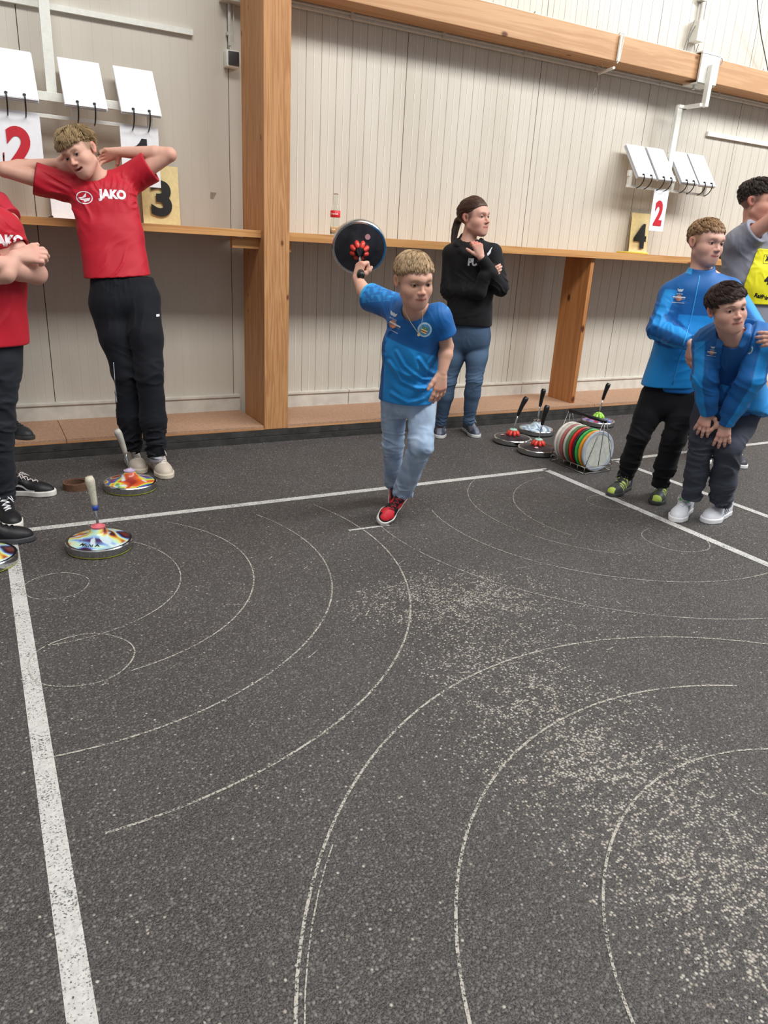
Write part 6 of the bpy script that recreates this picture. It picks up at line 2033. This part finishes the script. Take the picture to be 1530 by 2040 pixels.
# ================================================================== dark haired boy bending, hands on knees
def make_bending():
    R = Ref(3.30, 2.42)
    root = person('dark-haired boy in an open blue jacket bending with hands on his knees', (3.3, 2.45, 0))
    O = R(1447, 618, -0.34)
    f, u = head_dir(O, 30, 10, -15)
    h = HeadFrame(O, f, u, 0.207)
    neck = R(1462, 672, -0.24)
    shR, elR, wrR = R(1408, 682, -0.20), R(1404, 750, -0.24), R(1411, 818, -0.17)
    shL, elL, wrL = R(1516, 672, -0.20), R(1496, 755, -0.25), R(1447, 838, -0.17)
    chest, waist, pel = R(1461, 705, -0.16), R(1452, 755, -0.03), R(1450, 800, 0.10)
    lat = nrm(shL - shR)
    hipR, knR, anR = R(1422, 808, 0.13), R(1400, 872, -0.09), R(1379, 985, 0.0)
    hipL, knL, anL = R(1482, 808, 0.13), R(1452, 890, -0.09), R(1435, 1000, 0.04)
    hR_, J1 = hand(wrR, nrm(-R.r * 0.14 - V(0, 0, 1.0) - R.n * 0.12), -R.n + V(0, 0, 0.15), 0.148, -1, curl=((10, 16, 10), (10, 18, 12), (12, 18, 12), (12, 16, 10)), spread=11, thumb=(0.55, 0.8, -0.2), fat=1.05)
    hL_, J2 = hand(wrL, nrm(-V(0, 0, 1.0) + R.r * 0.03 - R.n * 0.12), -R.n + V(0, 0, 0.15), 0.152, 1, curl=((10, 16, 10), (10, 18, 12), (12, 18, 12), (12, 16, 10)), spread=11, thumb=(0.55, 0.8, -0.2), fat=1.05)
    tor = [Tor(chest, waist, (0.125, 0.08), (0.11, 0.08), lat), Tor(waist, pel, (0.11, 0.08), (0.125, 0.09), lat), limb((shR, 0.045), (neck, 0.05), (shL, 0.045))]
    body(root, h, tor, [U(0.006, arm_n(shR, elR, wrR, 0.95), hR_), U(0.006, arm_n(shL, elL, wrL, 0.95), hL_), leg_n(hipR, knR, anR, 0.95), leg_n(hipL, knL, anL, 0.95)],
         Cap(neck - V(0, 0, 0.02), h.w((0, -0.012, -0.045)), 0.050, 0.046), (214, 168, 150), 0.2, J=J1 + J2, scalp=(84, 62, 54), brow=(84, 58, 46), pts=[shR, elR, wrR - V(0, 0, .14), shL, elL, wrL - V(0, 0, .14), anR, anL], vox=0.0034)
    eyes(h, root, (52, 40, 34), look=(0.3, 0.05))
    def fl(p, t):
        fr = np.clip((p[:, 1] + 0.05) / 0.10, 0, 1)[:, None]
        return t * 0.7 + fr * V(-0.55, 0.35, -0.1)
    hair(h, root, (66, 50, 44), n=4800, length=0.060, lift=0.16, front=0.076, nape=-0.020, mess=0.13, tilt=0.28, seed=15, whorl=(0.02, -0.05), flow=fl, side_cut=0.5, cap_t=0.006, vol=0.010, wid=0.0011, fringe_z=0.050, side_z=0.026)
    # t-shirt and open jacket
    ts = U(0.03, Tor(R(1462, 690, -.19), R(1455, 745, -.07), (0.110, 0.088), (0.11, 0.09), lat), Tor(R(1455, 745, -.07), R(1450, 812, .04), (0.11, 0.09), (0.12, 0.10), lat), limb((shR, 0.05), (neck - V(0, 0, .01), 0.058), (shL, 0.05), k=.03))
    ts = Cut(Disp(ts, fold_field([(R(1460, 740, -.2), .1, nrm(R.r + V(0, 0, .3)), 16, .006)], 41)), subs=[Cap(neck + V(0, 0, 0.0) - R.n * 0.02, h.w((0, 0.02, -0.06)), 0.056, 0.062)])
    lo, hi = bounds([shR, shL, neck, pel, chest], 0.15)
    garment('tshirt', root, ts, lo, hi, (24, 92, 160), 0.0052, M_SHINY)
    torso = U(0.04, Tor(R(1461, 682, -.19), R(1455, 745, -.08), (0.145, 0.108), (0.142, 0.115), lat), Tor(R(1455, 745, -.08), R(1462, 815, .05), (0.142, 0.120), (0.165, 0.150), lat), limb((shR, 0.062), (neck + R.n * .02 - V(0, 0, 0.015), 0.066), (shL, 0.062), k=0.03))
    aR = limb((shR, 0.066), (elR, 0.058), (lerp(elR, wrR, .6), 0.050), (wrR, 0.042), k=.02)
    aL = limb((shL, 0.066), (elL, 0.060), (lerp(elL, wrL, .6), 0.052), (wrL, 0.042), k=.02)
    colR = limb((R(1432, 655, -.27), 0.016), (R(1438, 672, -.33), 0.016), (R(1432, 690, -.34), 0.012), k=.01)
    colL = limb((R(1490, 652, -.27), 0.018), (R(1487, 668, -.33), 0.018), (R(1476, 690, -.34), 0.012), k=.01)
    # opening between the front edges
    class Gap(Nd):
        def ev(s, P, c=None, r=1e9):
            q = P - V(R(1458, 720, -.2))
            x = q @ R.r; z = q[:, 2]; y = q @ R.n
            half = np.interp(-z, [-0.16, -0.03, 0.05, 0.12, 0.2], [0.060, 0.052, 0.040, 0.022, 0.015])
            cx = np.interp(-z, [-0.1, 0.1, 0.2], [0.005, -0.008, -0.02])
            return np.maximum(np.abs(x - cx) - half, y - 0.04)
    node = U(0.012, Cut(torso, subs=[Gap()], ks=0.01, planes=[(R(1490, 828, .1), V(0, 0, -1) - R.n * 0.3)]), aR, aL, colR, colL)
    ff = fold_field([(elR, 0.12, nrm(V(0, 0, 1) + R.r * .4), 13, 0.006), (elL, 0.12, nrm(V(0, 0, 1) + R.r * .5), 13, 0.008), (shL, 0.08, nrm(R.r + V(0, 0, 1)), 20, .007), (shR, 0.08, nrm(R.r - V(0, 0, 1)), 20, .006), (R(1500, 800, .05), 0.10, R.r, 14, 0.010), (wrL, .06, nrm(wrL - elL), 30, .004)], 42, 0.002)
    node = Cut(Disp(node, ff), subs=[Cap(neck + V(0, 0, 0.0) - R.n * 0.03, h.w((0, 0.01, -0.06)), 0.058, 0.068)])
    node = LCut(node, [(wrR + nrm(wrR - elR) * 0.016, nrm(wrR - elR), 0.07), (wrL + nrm(wrL - elL) * 0.016, nrm(wrL - elL), 0.07)])
    lo, hi = bounds([shR, shL, elR, elL, wrR, wrL, pel, neck, R(1462, 820, .2)], 0.14)
    base_p = jacket_paint(R, R(1455, 735, 0), 0.0, [(shR, elR, wrR, -R.r), (shL, elL, wrL, R.r)], 0.0)
    jk = garment('jacket', root, node, lo, hi, base_p, 0.0046, M_SHINY)
    erima_prints(jk, R(1419, 700, -.25), nrm(R.r), V(0, 0, 1), 0.75)
    vs, fs = disc2(0.022); print_on('crest', jk, np.array(vs) * V(0.75, 1, 1), fs, R(1487, 695, -.25), nrm(R.r + R.n * .3), V(0, 0, 1), (168, 200, 222))
    vs, fs = rect2(-0.011, -0.012, 0.011, 0.008); print_on('crest', jk, vs, fs, R(1487, 695, -.25), nrm(R.r + R.n * .3), V(0, 0, 1), (90, 120, 100), push=0.0018)
    jn = U(0.03, Tor(R(1452, 795, .08), R(1450, 825, .13), (0.13, 0.11), (0.145, 0.12), lat), limb((hipR, 0.098), (lerp(hipR, knR, .5), .086), (knR, 0.061), (lerp(knR, anR, .6), 0.056), (anR, 0.048), k=.02))
    jn = U(0.012, jn, limb((hipL, 0.098), (lerp(hipL, knL, .5), .088), (knL, 0.065), (lerp(knL, anL, .6), 0.062), (anL, 0.054), k=.02))
    ff = fold_field([(anR, 0.12, nrm(knR - anR), 22, 0.010), (anL, 0.12, nrm(knL - anL), 22, 0.010), (knR - V(0, 0, .05), 0.10, V(0, 0, 1), 16, 0.008), (knL - V(0, 0, .06), 0.11, V(0, 0, 1), 16, 0.009)], 44, 0.002)
    jn = Disp(jn, ff)
    jn = LCut(jn, [(R(1378, 996, 0), V(0, 0, -1), .12), (R(1434, 1008, .04), V(0, 0, -1), .12)])
    lo, hi = bounds([hipR, hipL, anR, anL, knR], 0.15)
    garment('trousers', root, jn, lo, hi, lambda P: rgbmix(lin(58, 62, 74), lin(72, 76, 88), np.clip(.5 + .4 * snoise(P, 30, 1), 0, 1)), 0.0048, M_CLOTH)
    def ps(sd):
        def f_(L):
            x, y, z = L.T
            c = np.tile(lin(228, 230, 238), (len(L), 1))
            for k in range(3):
                y0 = 0.100 + 0.024 * k
                st = (np.abs(y - (y0 - (z - 0.045) * 0.5)) < 0.0062) & (z > 0.030) & (z < 0.068) & (np.abs(x) > 0.018)
                c[st] = lin(44, 48, 58)
            c[(np.abs(x) < .019) & (y > .09) & (y < .196) & (z > .04)] = lin(196, 200, 216)
            c[(z > .084) & (np.abs(x) > .012)] = lin(120, 216, 130)
            return c
        return f_
    O1 = gr(1371, 1016); shoe(root, O1, gr(1331, 1047) - O1, 0.275, 1, ps(1), (232, 232, 234), 0.027, (236, 236, 240), label='white sneaker with black stripes on his right foot')
    O2 = gr(1449, 1022); shoe(root, O2, gr(1388, 1053) - O2, 0.288, -1, ps(-1), (232, 232, 234), 0.027, (236, 236, 240), label='white sneaker with three black stripes on his left foot')


# ================================================================== person in the grey shirt and yellow bib
def make_bib():
    R = Ref(4.60, 3.20)
    root = person('person in a grey polo shirt and yellow bib raising an arm at the right edge', (4.6, 3.2, 0))
    O = R(1507, 405, 0.0)
    f, u = head_dir(O, 72, 0, 4)
    h = HeadFrame(O, f, u, 0.246)
    neck = R(1500, 452, 0.0)
    shR, elR, wrR = R(1476, 482, -0.12), R(1560, 420, -0.22), R(1600, 360, -0.2)
    shL, elL, wrL = R(1560, 480, 0.12), R(1600, 560, 0.10), R(1600, 630, 0.0)
    chest, waist, pel = R(1500, 530, 0.0), R(1496, 600, 0.02), R(1490, 660, 0.02)
    lat = nrm(shL - shR + V(0, 0, 0))
    hipR, knR, anR = R(1470, 690, -0.05), R(1415, 780, -0.05), R(1384, 862, -0.02)
    hipL, knL, anL = R(1520, 690, 0.08), R(1480, 785, 0.02), R(1458, 866, 0.02)
    hR_, J1 = hand(wrR, V(0, 0, 1), -R.n, 0.18, 1)
    hL_, J2 = hand(wrL, V(0, 0, -1), -R.n, 0.18, 1)
    tor = [Tor(chest + V(0, 0, 0.05), waist, (0.15, 0.09), (0.13, 0.09), lat), Tor(waist, pel, (0.13, 0.09), (0.15, 0.10), lat), limb((shR, 0.05), (neck, 0.055), (shL, 0.05))]
    body(root, h, tor, [U(0.006, arm_n(shR, elR, wrR, 1.2), hR_), U(0.006, arm_n(shL, elL, wrL, 1.1), hL_), leg_n(hipR, knR, anR), leg_n(hipL, knL, anL)],
         Cap(neck - V(0, 0, 0.03), h.w((0, -0.014, -0.045)), 0.056, 0.050), (206, 154, 136), 0.8, J=J1, scalp=(84, 64, 56), brow=(70, 52, 42), pts=[shR, elR, wrR + V(0, 0, .2), shL, elL, wrL, anR, anL], vox=0.0042)
    eyes(h, root)
    def fl(p, t): return t + np.clip((p[:, 1]) / 0.08, 0, 1)[:, None] * V(0, .6, 0)
    hair(h, root, (62, 50, 44), n=3600, length=0.040, lift=0.22, front=0.072, nape=-0.020, clump=12, mess=0.18, seed=19, flow=fl, side_cut=0.7, cap_t=0.006, vol=0.012, wid=0.0012, fringe_z=0.05, side_z=0.03)
    torso = U(0.04, Tor(R(1497, 492, 0), R(1497, 560, 0), (0.188, 0.142), (0.177, 0.148), lat), Tor(R(1497, 560, 0), R(1490, 655, 0.02), (0.177, 0.150), (0.182, 0.150), lat), limb((shR, 0.082), (neck - V(0, 0, .03), 0.071), (shL, 0.080), k=.03))
    slv = Cap(shR, lerp(shR, elR, .50), 0.078, 0.089)
    node = U(0.03, torso, slv, Cap(shL, lerp(shL, elL, .6), 0.085, 0.080))
    ff = fold_field([(R(1475, 520, -.12), 0.12, nrm(V(0, 0, 1) + R.r * 0.8), 14, 0.008), (shR, 0.09, nrm(R.r + V(0, 0, .2)), 18, .006), (R(1490, 560, -.12), 0.10, nrm(R.r + V(0, 0, .5)), 14, .007)], 52, .002)
    node = Cut(Disp(node, ff), planes=[(pel, V(0, 0, -1))], subs=[Cap(neck, h.w((0, 0, -.06)), 0.062, .07), Cap(lerp(shR, elR, .3), elR, 0.056, .07)])
    ce = lerp(shR, elR, .38)
    node = LCut(node, [(ce, nrm(elR - shR), .14), (lerp(shL, elL, .8), nrm(elL - shL), .12)])
    lo, hi = bounds([shR, shL, ce, pel, neck, elL], .16)
    pl = garment('polo_shirt', root, node, lo, hi, (138, 140, 152), 0.0050, M_CLOTH)
    # collar
    cn = Cut(Cap(neck - V(0, 0, .02), neck + V(0, 0, .018), 0.078, 0.075), subs=[Cap(neck - V(0, 0, .03), neck + V(0, 0, 0.057), 0.066, 0.068)])
    cn = LCut(cn, [(neck + V(0, 0, .022), V(0, 0, 1), .09), (neck - V(0, 0, .03), V(0, 0, -1), .09)])
    garment('collar', root, cn, neck - .1, neck + .1, (120, 122, 132), .004, M_CLOTH)
    # bib: a shell over the shirt front
    fwd = nrm(np.cross(lat, V(0, 0, -1))); fwd = fwd if fwd @ h.y > 0 else -fwd
    class Bib(Nd):
        def ev(s, P, c=None, r=1e9):
            d = node.ev(P, c, r)
            if d is None: return None
            a = np.abs(d - 0.007) - 0.007
            q = P - V(R(1500, 520, 0))
            x = q @ nrm(R.r * .9 - R.n * .35); z = q[:, 2]
            # left border: strap at the top, wide at the bottom
            edge = np.interp(-z, [-0.09, -0.05, 0.02, 0.12, 0.2], [0.085, 0.075, 0.072, 0.060, 0.055])
            return np.maximum(np.maximum(a, edge - x), np.maximum(-z - 0.262, z - 0.075))
    lo, hi = bounds([chest + V(0, 0, .12), pel, shR, shL], .17)
    bb = garment('bib', root, Bib(), lo, hi, (232, 224, 34), .0042, M_SHINY)
    Xb = nrm(R.r * .9 + R.n * .25)
    vs, fs = text_mesh('4', 0.075, 0.006, 1.0); print_on('bib_number', bb, vs, fs, R(1526, 556, -.1), Xb, V(0, 0, 1), (24, 24, 24))
    vs, fs = text_mesh('Raiffeisen', 0.034, 0.0014); print_on('bib_lettering', bb, vs, fs, R(1518, 591, -.1), nrm(Xb - V(0, 0, .16)), V(0, 0, 1), (24, 24, 24), maxd=.4)
    for pl_ in ([(-.012, .02), (-.005, .022), (.014, -.012), (.006, -.016)], [(.012, .02), (.005, .022), (-.014, -.012), (-.006, -.016)]):
        vs, fs = poly2(pl_); print_on('crossed_gable_mark', bb, vs, fs, R(1526, 516, -.1), Xb, V(0, 0, 1), (24, 24, 24))
    for pl_ in (rect2(-.026, -.028, -.024, .026), rect2(-.026, -.028, .026, -.026), rect2(-.026, .024, .026, .026)):
        print_on('mark_frame', bb, pl_[0], pl_[1], R(1526, 516, -.1), Xb, V(0, 0, 1), (24, 24, 24))
    jn = U(0.03, Tor(R(1490, 640, .02), R(1490, 700, .02), (0.177, 0.125), (0.188, 0.137), lat), limb((hipR, .10), (knR, 0.085), (anR, 0.068)), limb((hipL, .10), (knL, 0.085), (anL, 0.068)))
    jn = LCut(Cut(jn, planes=[(R(1490, 640, .02), V(0, 0, 1))]), [(anR - V(0, 0, .02), V(0, 0, -1), .12), (anL - V(0, 0, .02), V(0, 0, -1), .12)])
    lo, hi = bounds([hipR, hipL, anR, anL], .17)
    garment('trousers', root, jn, lo, hi, (34, 36, 44), .006, M_CLOTH)
    for (a_, sd) in ((anR, 1), (anL, -1)):
        o = V(a_[0], a_[1], 0)
        shoe(root, o + R.n * .03, -R.n + R.r * .5, 0.28, sd, lambda L: np.tile(lin(60, 62, 70), (len(L), 1)), (226, 226, 226), .026, (220, 220, 220), loops=False)


# ================================================================== two people at the left edge
def make_crossed():
    R = Ref(-0.06, 3.62)
    root = person('person with crossed arms in red shirt and black skate shoes at the left edge', (-0.06, 3.6, 0))
    O = R(-60, 345, 0.0)
    f, u = head_dir(O, 10, 5, 0)
    h = HeadFrame(O, f, u, 0.228)
    neck = R(-55, 405, 0.0)
    shR, elR, wrR = R(-140, 440, -0.06), R(-115, 565, -0.12), R(10, 545, -0.17)
    shL, elL, wrL = R(2, 462, 0.06), R(72, 545, -0.04), R(-30, 522, -0.22)
    chest, waist, pel = R(-45, 500, 0.02), R(-38, 600, 0.02), R(-33, 690, 0.02)
    lat = nrm(shL - shR)
    hipR, knR, anR = R(-75, 715, 0.0), R(-45, 850, 0.12), R(10, 960, 0.22)
    hipL, knL, anL = R(-8, 715, 0.02), R(-10, 850, 0.02), R(2, 990, 0.06)
    hR_, J1 = hand(R(30, 512, -0.13), nrm(R.r * 1.0 + V(0, 0, 0.12)), -R.n + V(0, 0, 0.6), 0.17, -1, curl=((15, 50, 40), (18, 55, 40), (20, 58, 40), (24, 60, 40)), spread=2, thumb=(.8, .4, 0), fat=1.15)
    tor = [Tor(chest + V(0, 0, .05), waist, (0.165, 0.10), (0.15, 0.10), lat), Tor(waist, pel, (0.15, 0.10), (0.155, 0.10), lat), limb((shR, 0.05), (neck, 0.055), (shL, 0.05))]
    body(root, h, tor, [U(0.006, limb((shR, .045), (elR, .040), (lerp(elR, wrR, .4), .046), (wrR, .036), (R(30, 512, -0.13), .028), k=.02), hR_), limb((shL, .048), (elL, .044), (lerp(elL, wrL, .35), .046), (wrL, .032), k=.012), leg_n(hipR, knR, anR), leg_n(hipL, knL, anL)],
         Cap(neck - V(0, 0, 0.03), h.w((0, -0.014, -0.045)), 0.058, 0.052), (214, 166, 148), 0.8, J=J1 + [(elL, .03)], pts=[shR, elR, wrR, shL, elL, wrL, anR, anL], vox=0.0036)
    eyes(h, root)
    hair(h, root, (110, 84, 60), n=1200, length=0.04, seed=23)
    torso = U(0.04, Tor(R(-45, 460, .02), R(-42, 560, .02), (0.185, 0.115), (0.180, 0.12), lat), Tor(R(-42, 560, .02), R(-34, 700, .02), (0.180, 0.12), (0.192, 0.128), lat), limb((shR, .066), (neck - V(0, 0, .02), .068), (shL - R.r * .02, .064), k=.03))
    eL, eR = lerp(shL, elL, .42), lerp(shR, elR, .45)
    node = U(.02, torso, Cap(shL, lerp(shL, elL, .7), .058, .066), Cap(shR, lerp(shR, elR, .8), .068, .072))
    ff = fold_field([(R(20, 470, -.05), .06, nrm(R.r + V(0, 0, .8)), 24, .006), (R(-10, 600, -.1), .1, nrm(R.r - V(0, 0, .5)), 12, .006), (R(10, 560, -.1), .06, nrm(R.r), 20, .005)], 62, .002)
    node = Cut(Disp(node, ff), planes=[(R(-34, 688, 0), V(0, 0, -1))], subs=[Cap(neck, h.w((0, 0, -.06)), .064, .07), Cap(lerp(shL, elL, .2), elL, .052, .06)])
    node = LCut(node, [(eL, nrm(elL - shL), .11), (eR, nrm(elR - shR), .12)])
    lo, hi = bounds([shR, shL, eR, eL, pel, neck], .17)
    st = garment('tshirt', root, node, lo, hi, lambda P: np.tile(RED, (len(P), 1)), .0048, M_SHINY)
    vs, fs = text_mesh('JAKO', 0.058, 0.0035, 0.95)
    print_on('chest_lettering', st, vs, fs, R(27, 484, -.12), nrm(R.r + R.n * .25), V(0, 0, 1), (238, 234, 238), near=0.05)
    jn = U(.03, Tor(R(-35, 680, .02), R(-38, 730, .02), (.165, .11), (.17, .115), lat), limb((hipR, .095), (knR, .07), (anR, .058)))
    jn = U(.01, jn, limb((hipL, .095), (lerp(hipL, knL, .5), .086), (knL, .078), (lerp(knL, anL, .6), .066), (anL, .058), k=.02))
    ff = fold_field([(knL, .14, nrm(V(0, 0, 1) + R.r * .3), 16, .008), (anL, .10, V(0, 0, 1), 22, .010), (R(0, 780, -.05), .12, nrm(V(0, 0, 1) - R.r * .4), 14, .006)], 64, .002)
    jn = Cut(Disp(jn, ff), planes=[(R(-35, 684, 0), V(0, 0, 1))])
    jn = LCut(jn, [(R(2, 998, .06), V(0, 0, -1), .13), (anR - V(0, 0, .02), V(0, 0, -1), .12)])
    lo, hi = bounds([hipR, hipL, anR, anL, R(-35, 690, .1), R(-35, 690, -.1)], .15)
    garment('trousers', root, jn, lo, hi, (34, 37, 44), .0050, M_CLOTH)
    def ps(L):
        x, y, z = L.T
        c = np.tile(lin(24, 24, 27), (len(L), 1)); w = lin(226, 224, 222)
        wav = 0.045 + 0.014 * np.tanh((0.135 - y) * 60)
        c[(np.abs(z - wav) < 0.0048) & (y > 0.03) & (y < 0.185) & (np.abs(x) > .02)] = w
        c[(np.abs(z - 0.0285) < 0.0012)] = w
        return c
    shoe(root, gr(0, 985), gr(108, 985) - gr(0, 985), 0.275, -1, ps, (226, 222, 214), .030, (230, 220, 216), label='black skate shoe pointing right')
    O2 = gr(4, 1020); shoe(root, O2, nrm(-R.n * 1 + R.r * .12), 0.28, 1, ps, (226, 222, 214), .030, (236, 236, 240), label='black skate shoe with white laces facing the camera')
    # black knit shoe of a neighbour just outside the frame
    q = gr(-60, 1084)
    root2 = empty('sneaker', (q[0], q[1], 0), 'black knit sneaker toe with dark grey sole at the left edge', 'shoe')
    shoe(root2, q, gr(45, 1077) - q, 0.26, 1, lambda L: np.tile(lin(26, 26, 30), (len(L), 1)), (74, 74, 78), .026, (28, 28, 30), loops=False, name='upper')


def make_behind():
    R = Ref(-0.06, 4.70)
    zl = 0.115
    root = person('person with a red and black sleeve standing on the ledge behind the crossed arms', (-0.06, 4.75, zl))
    O = R(-75, 330, 0.0)
    f, u = head_dir(O, 10, 0, 0)
    h = HeadFrame(O, f, u, 0.225)
    neck = R(-70, 385, 0.0)
    shR, elR, wrR = R(-135, 410, 0.0), R(-150, 500, 0.0), R(-130, 580, -0.05)
    shL, elL, wrL = R(-8, 408, 0.0), R(24, 440, -0.1), R(48, 490, -0.16)
    chest, waist, pel = R(-62, 470, 0.0), R(-55, 560, 0.0), R(-45, 640, 0.0)
    lat = nrm(shL - shR)
    hipR, knR, anR = R(-60, 655, 0.0), R(-40, 760, -0.0), R(-25, 850, 0.02)
    hipL, knL, anL = R(3, 670, 0.0), R(14, 765, -0.02), R(8, 848, 0.0)
    hL_, J = hand(wrL, nrm(V(0, 0, -1) + R.r * .3), -R.n, .16, 1, curl=((20, 30, 20),) * 4)
    tor = [Tor(chest, waist, (.15, .09), (.13, .09), lat), Tor(waist, pel, (.13, .09), (.15, .10), lat), limb((shR, .05), (neck, .055), (shL, .05))]
    body(root, h, tor, [arm_n(shR, elR, wrR), U(.006, arm_n(shL, elL, wrL, 1.05), hL_), leg_n(hipR, knR, anR), leg_n(hipL, knL, anL)], Cap(neck - V(0, 0, .03), h.w((0, -.014, -.045)), .056, .05), (208, 160, 142), .8, pts=[shR, elR, wrR, shL, elL, wrL, anR, anL], vox=.0042)
    eyes(h, root)
    hair(h, root, (80, 60, 48), n=900, length=.04, seed=29)
    node = U(.03, Tor(R(-60, 430, 0), R(-50, 560, 0), (.17, .105), (.165, .11), lat), Tor(R(-50, 560, 0), R(-45, 650, 0), (.165, .11), (.17, .115), lat), limb((shR, .065), (neck - V(0, 0, .02), .065), (shL, .065), k=.03), Cap(shL, lerp(shL, elL, .98), .066, .062), Cap(shR, elR, .065, .06))
    node = Cut(Disp(node, fold_field([(shL, .08, nrm(R.r - V(0, 0, 1)), 18, .006)], 72)), planes=[(R(-45, 655, 0), V(0, 0, -1))], subs=[Cap(neck, h.w((0, 0, -.06)), .064, .07)])
    node = LCut(node, [(lerp(shL, elL, .88), nrm(elL - shL), .10)])
    def pt(P):
        c = np.tile(lin(196, 40, 60), (len(P), 1))
        d_ = nrm(elL - shL); q = P - V(shL); al = q @ d_; sd = q - al[:, None] * d_
        s_ = sd @ nrm(V(0, 0, 1) + R.r * .7)
        c[(s_ < 0.022) & (al > -.1)] = lin(22, 20, 24)
        c[s_ < -0.025] = lin(196, 40, 60)
        return c
    lo, hi = bounds([shR, shL, elL, elR, pel, neck], .17)
    garment('jacket', root, node, lo, hi, pt, .0055, M_SHINY)
    jn = U(.02, Tor(R(-45, 640, 0), R(-45, 690, 0), (.15, .1), (.155, .105), lat), limb((hipR, .085), (knR, .065), (anR, .05)), limb((hipL, .088), (knL, .062), (anL, .042)))
    lo, hi = bounds([hipR, hipL, anR, anL], .15)
    garment('trousers', root, jn, lo, hi, (16, 16, 19), .006, M_CLOTH)
    for (a_, sd, ff_) in ((anR, 1, -R.n * .4 + R.r), (anL, -1, R.r * .7 - R.n)):
        o = V(a_[0], a_[1], zl)
        if sd == -1: o = gr(4, 862, zl)
        if sd == 1: o = gr(-70, 868, zl)
        shoe(root, o, ff_, .27, sd, lambda L: np.tile(lin(44, 46, 50), (len(L), 1)), (56, 58, 60), .024, (44, 46, 50), loops=False)


make_boy()
make_woman()
make_teen()
make_blond()
make_bending()
make_bib()
make_crossed()
make_behind()
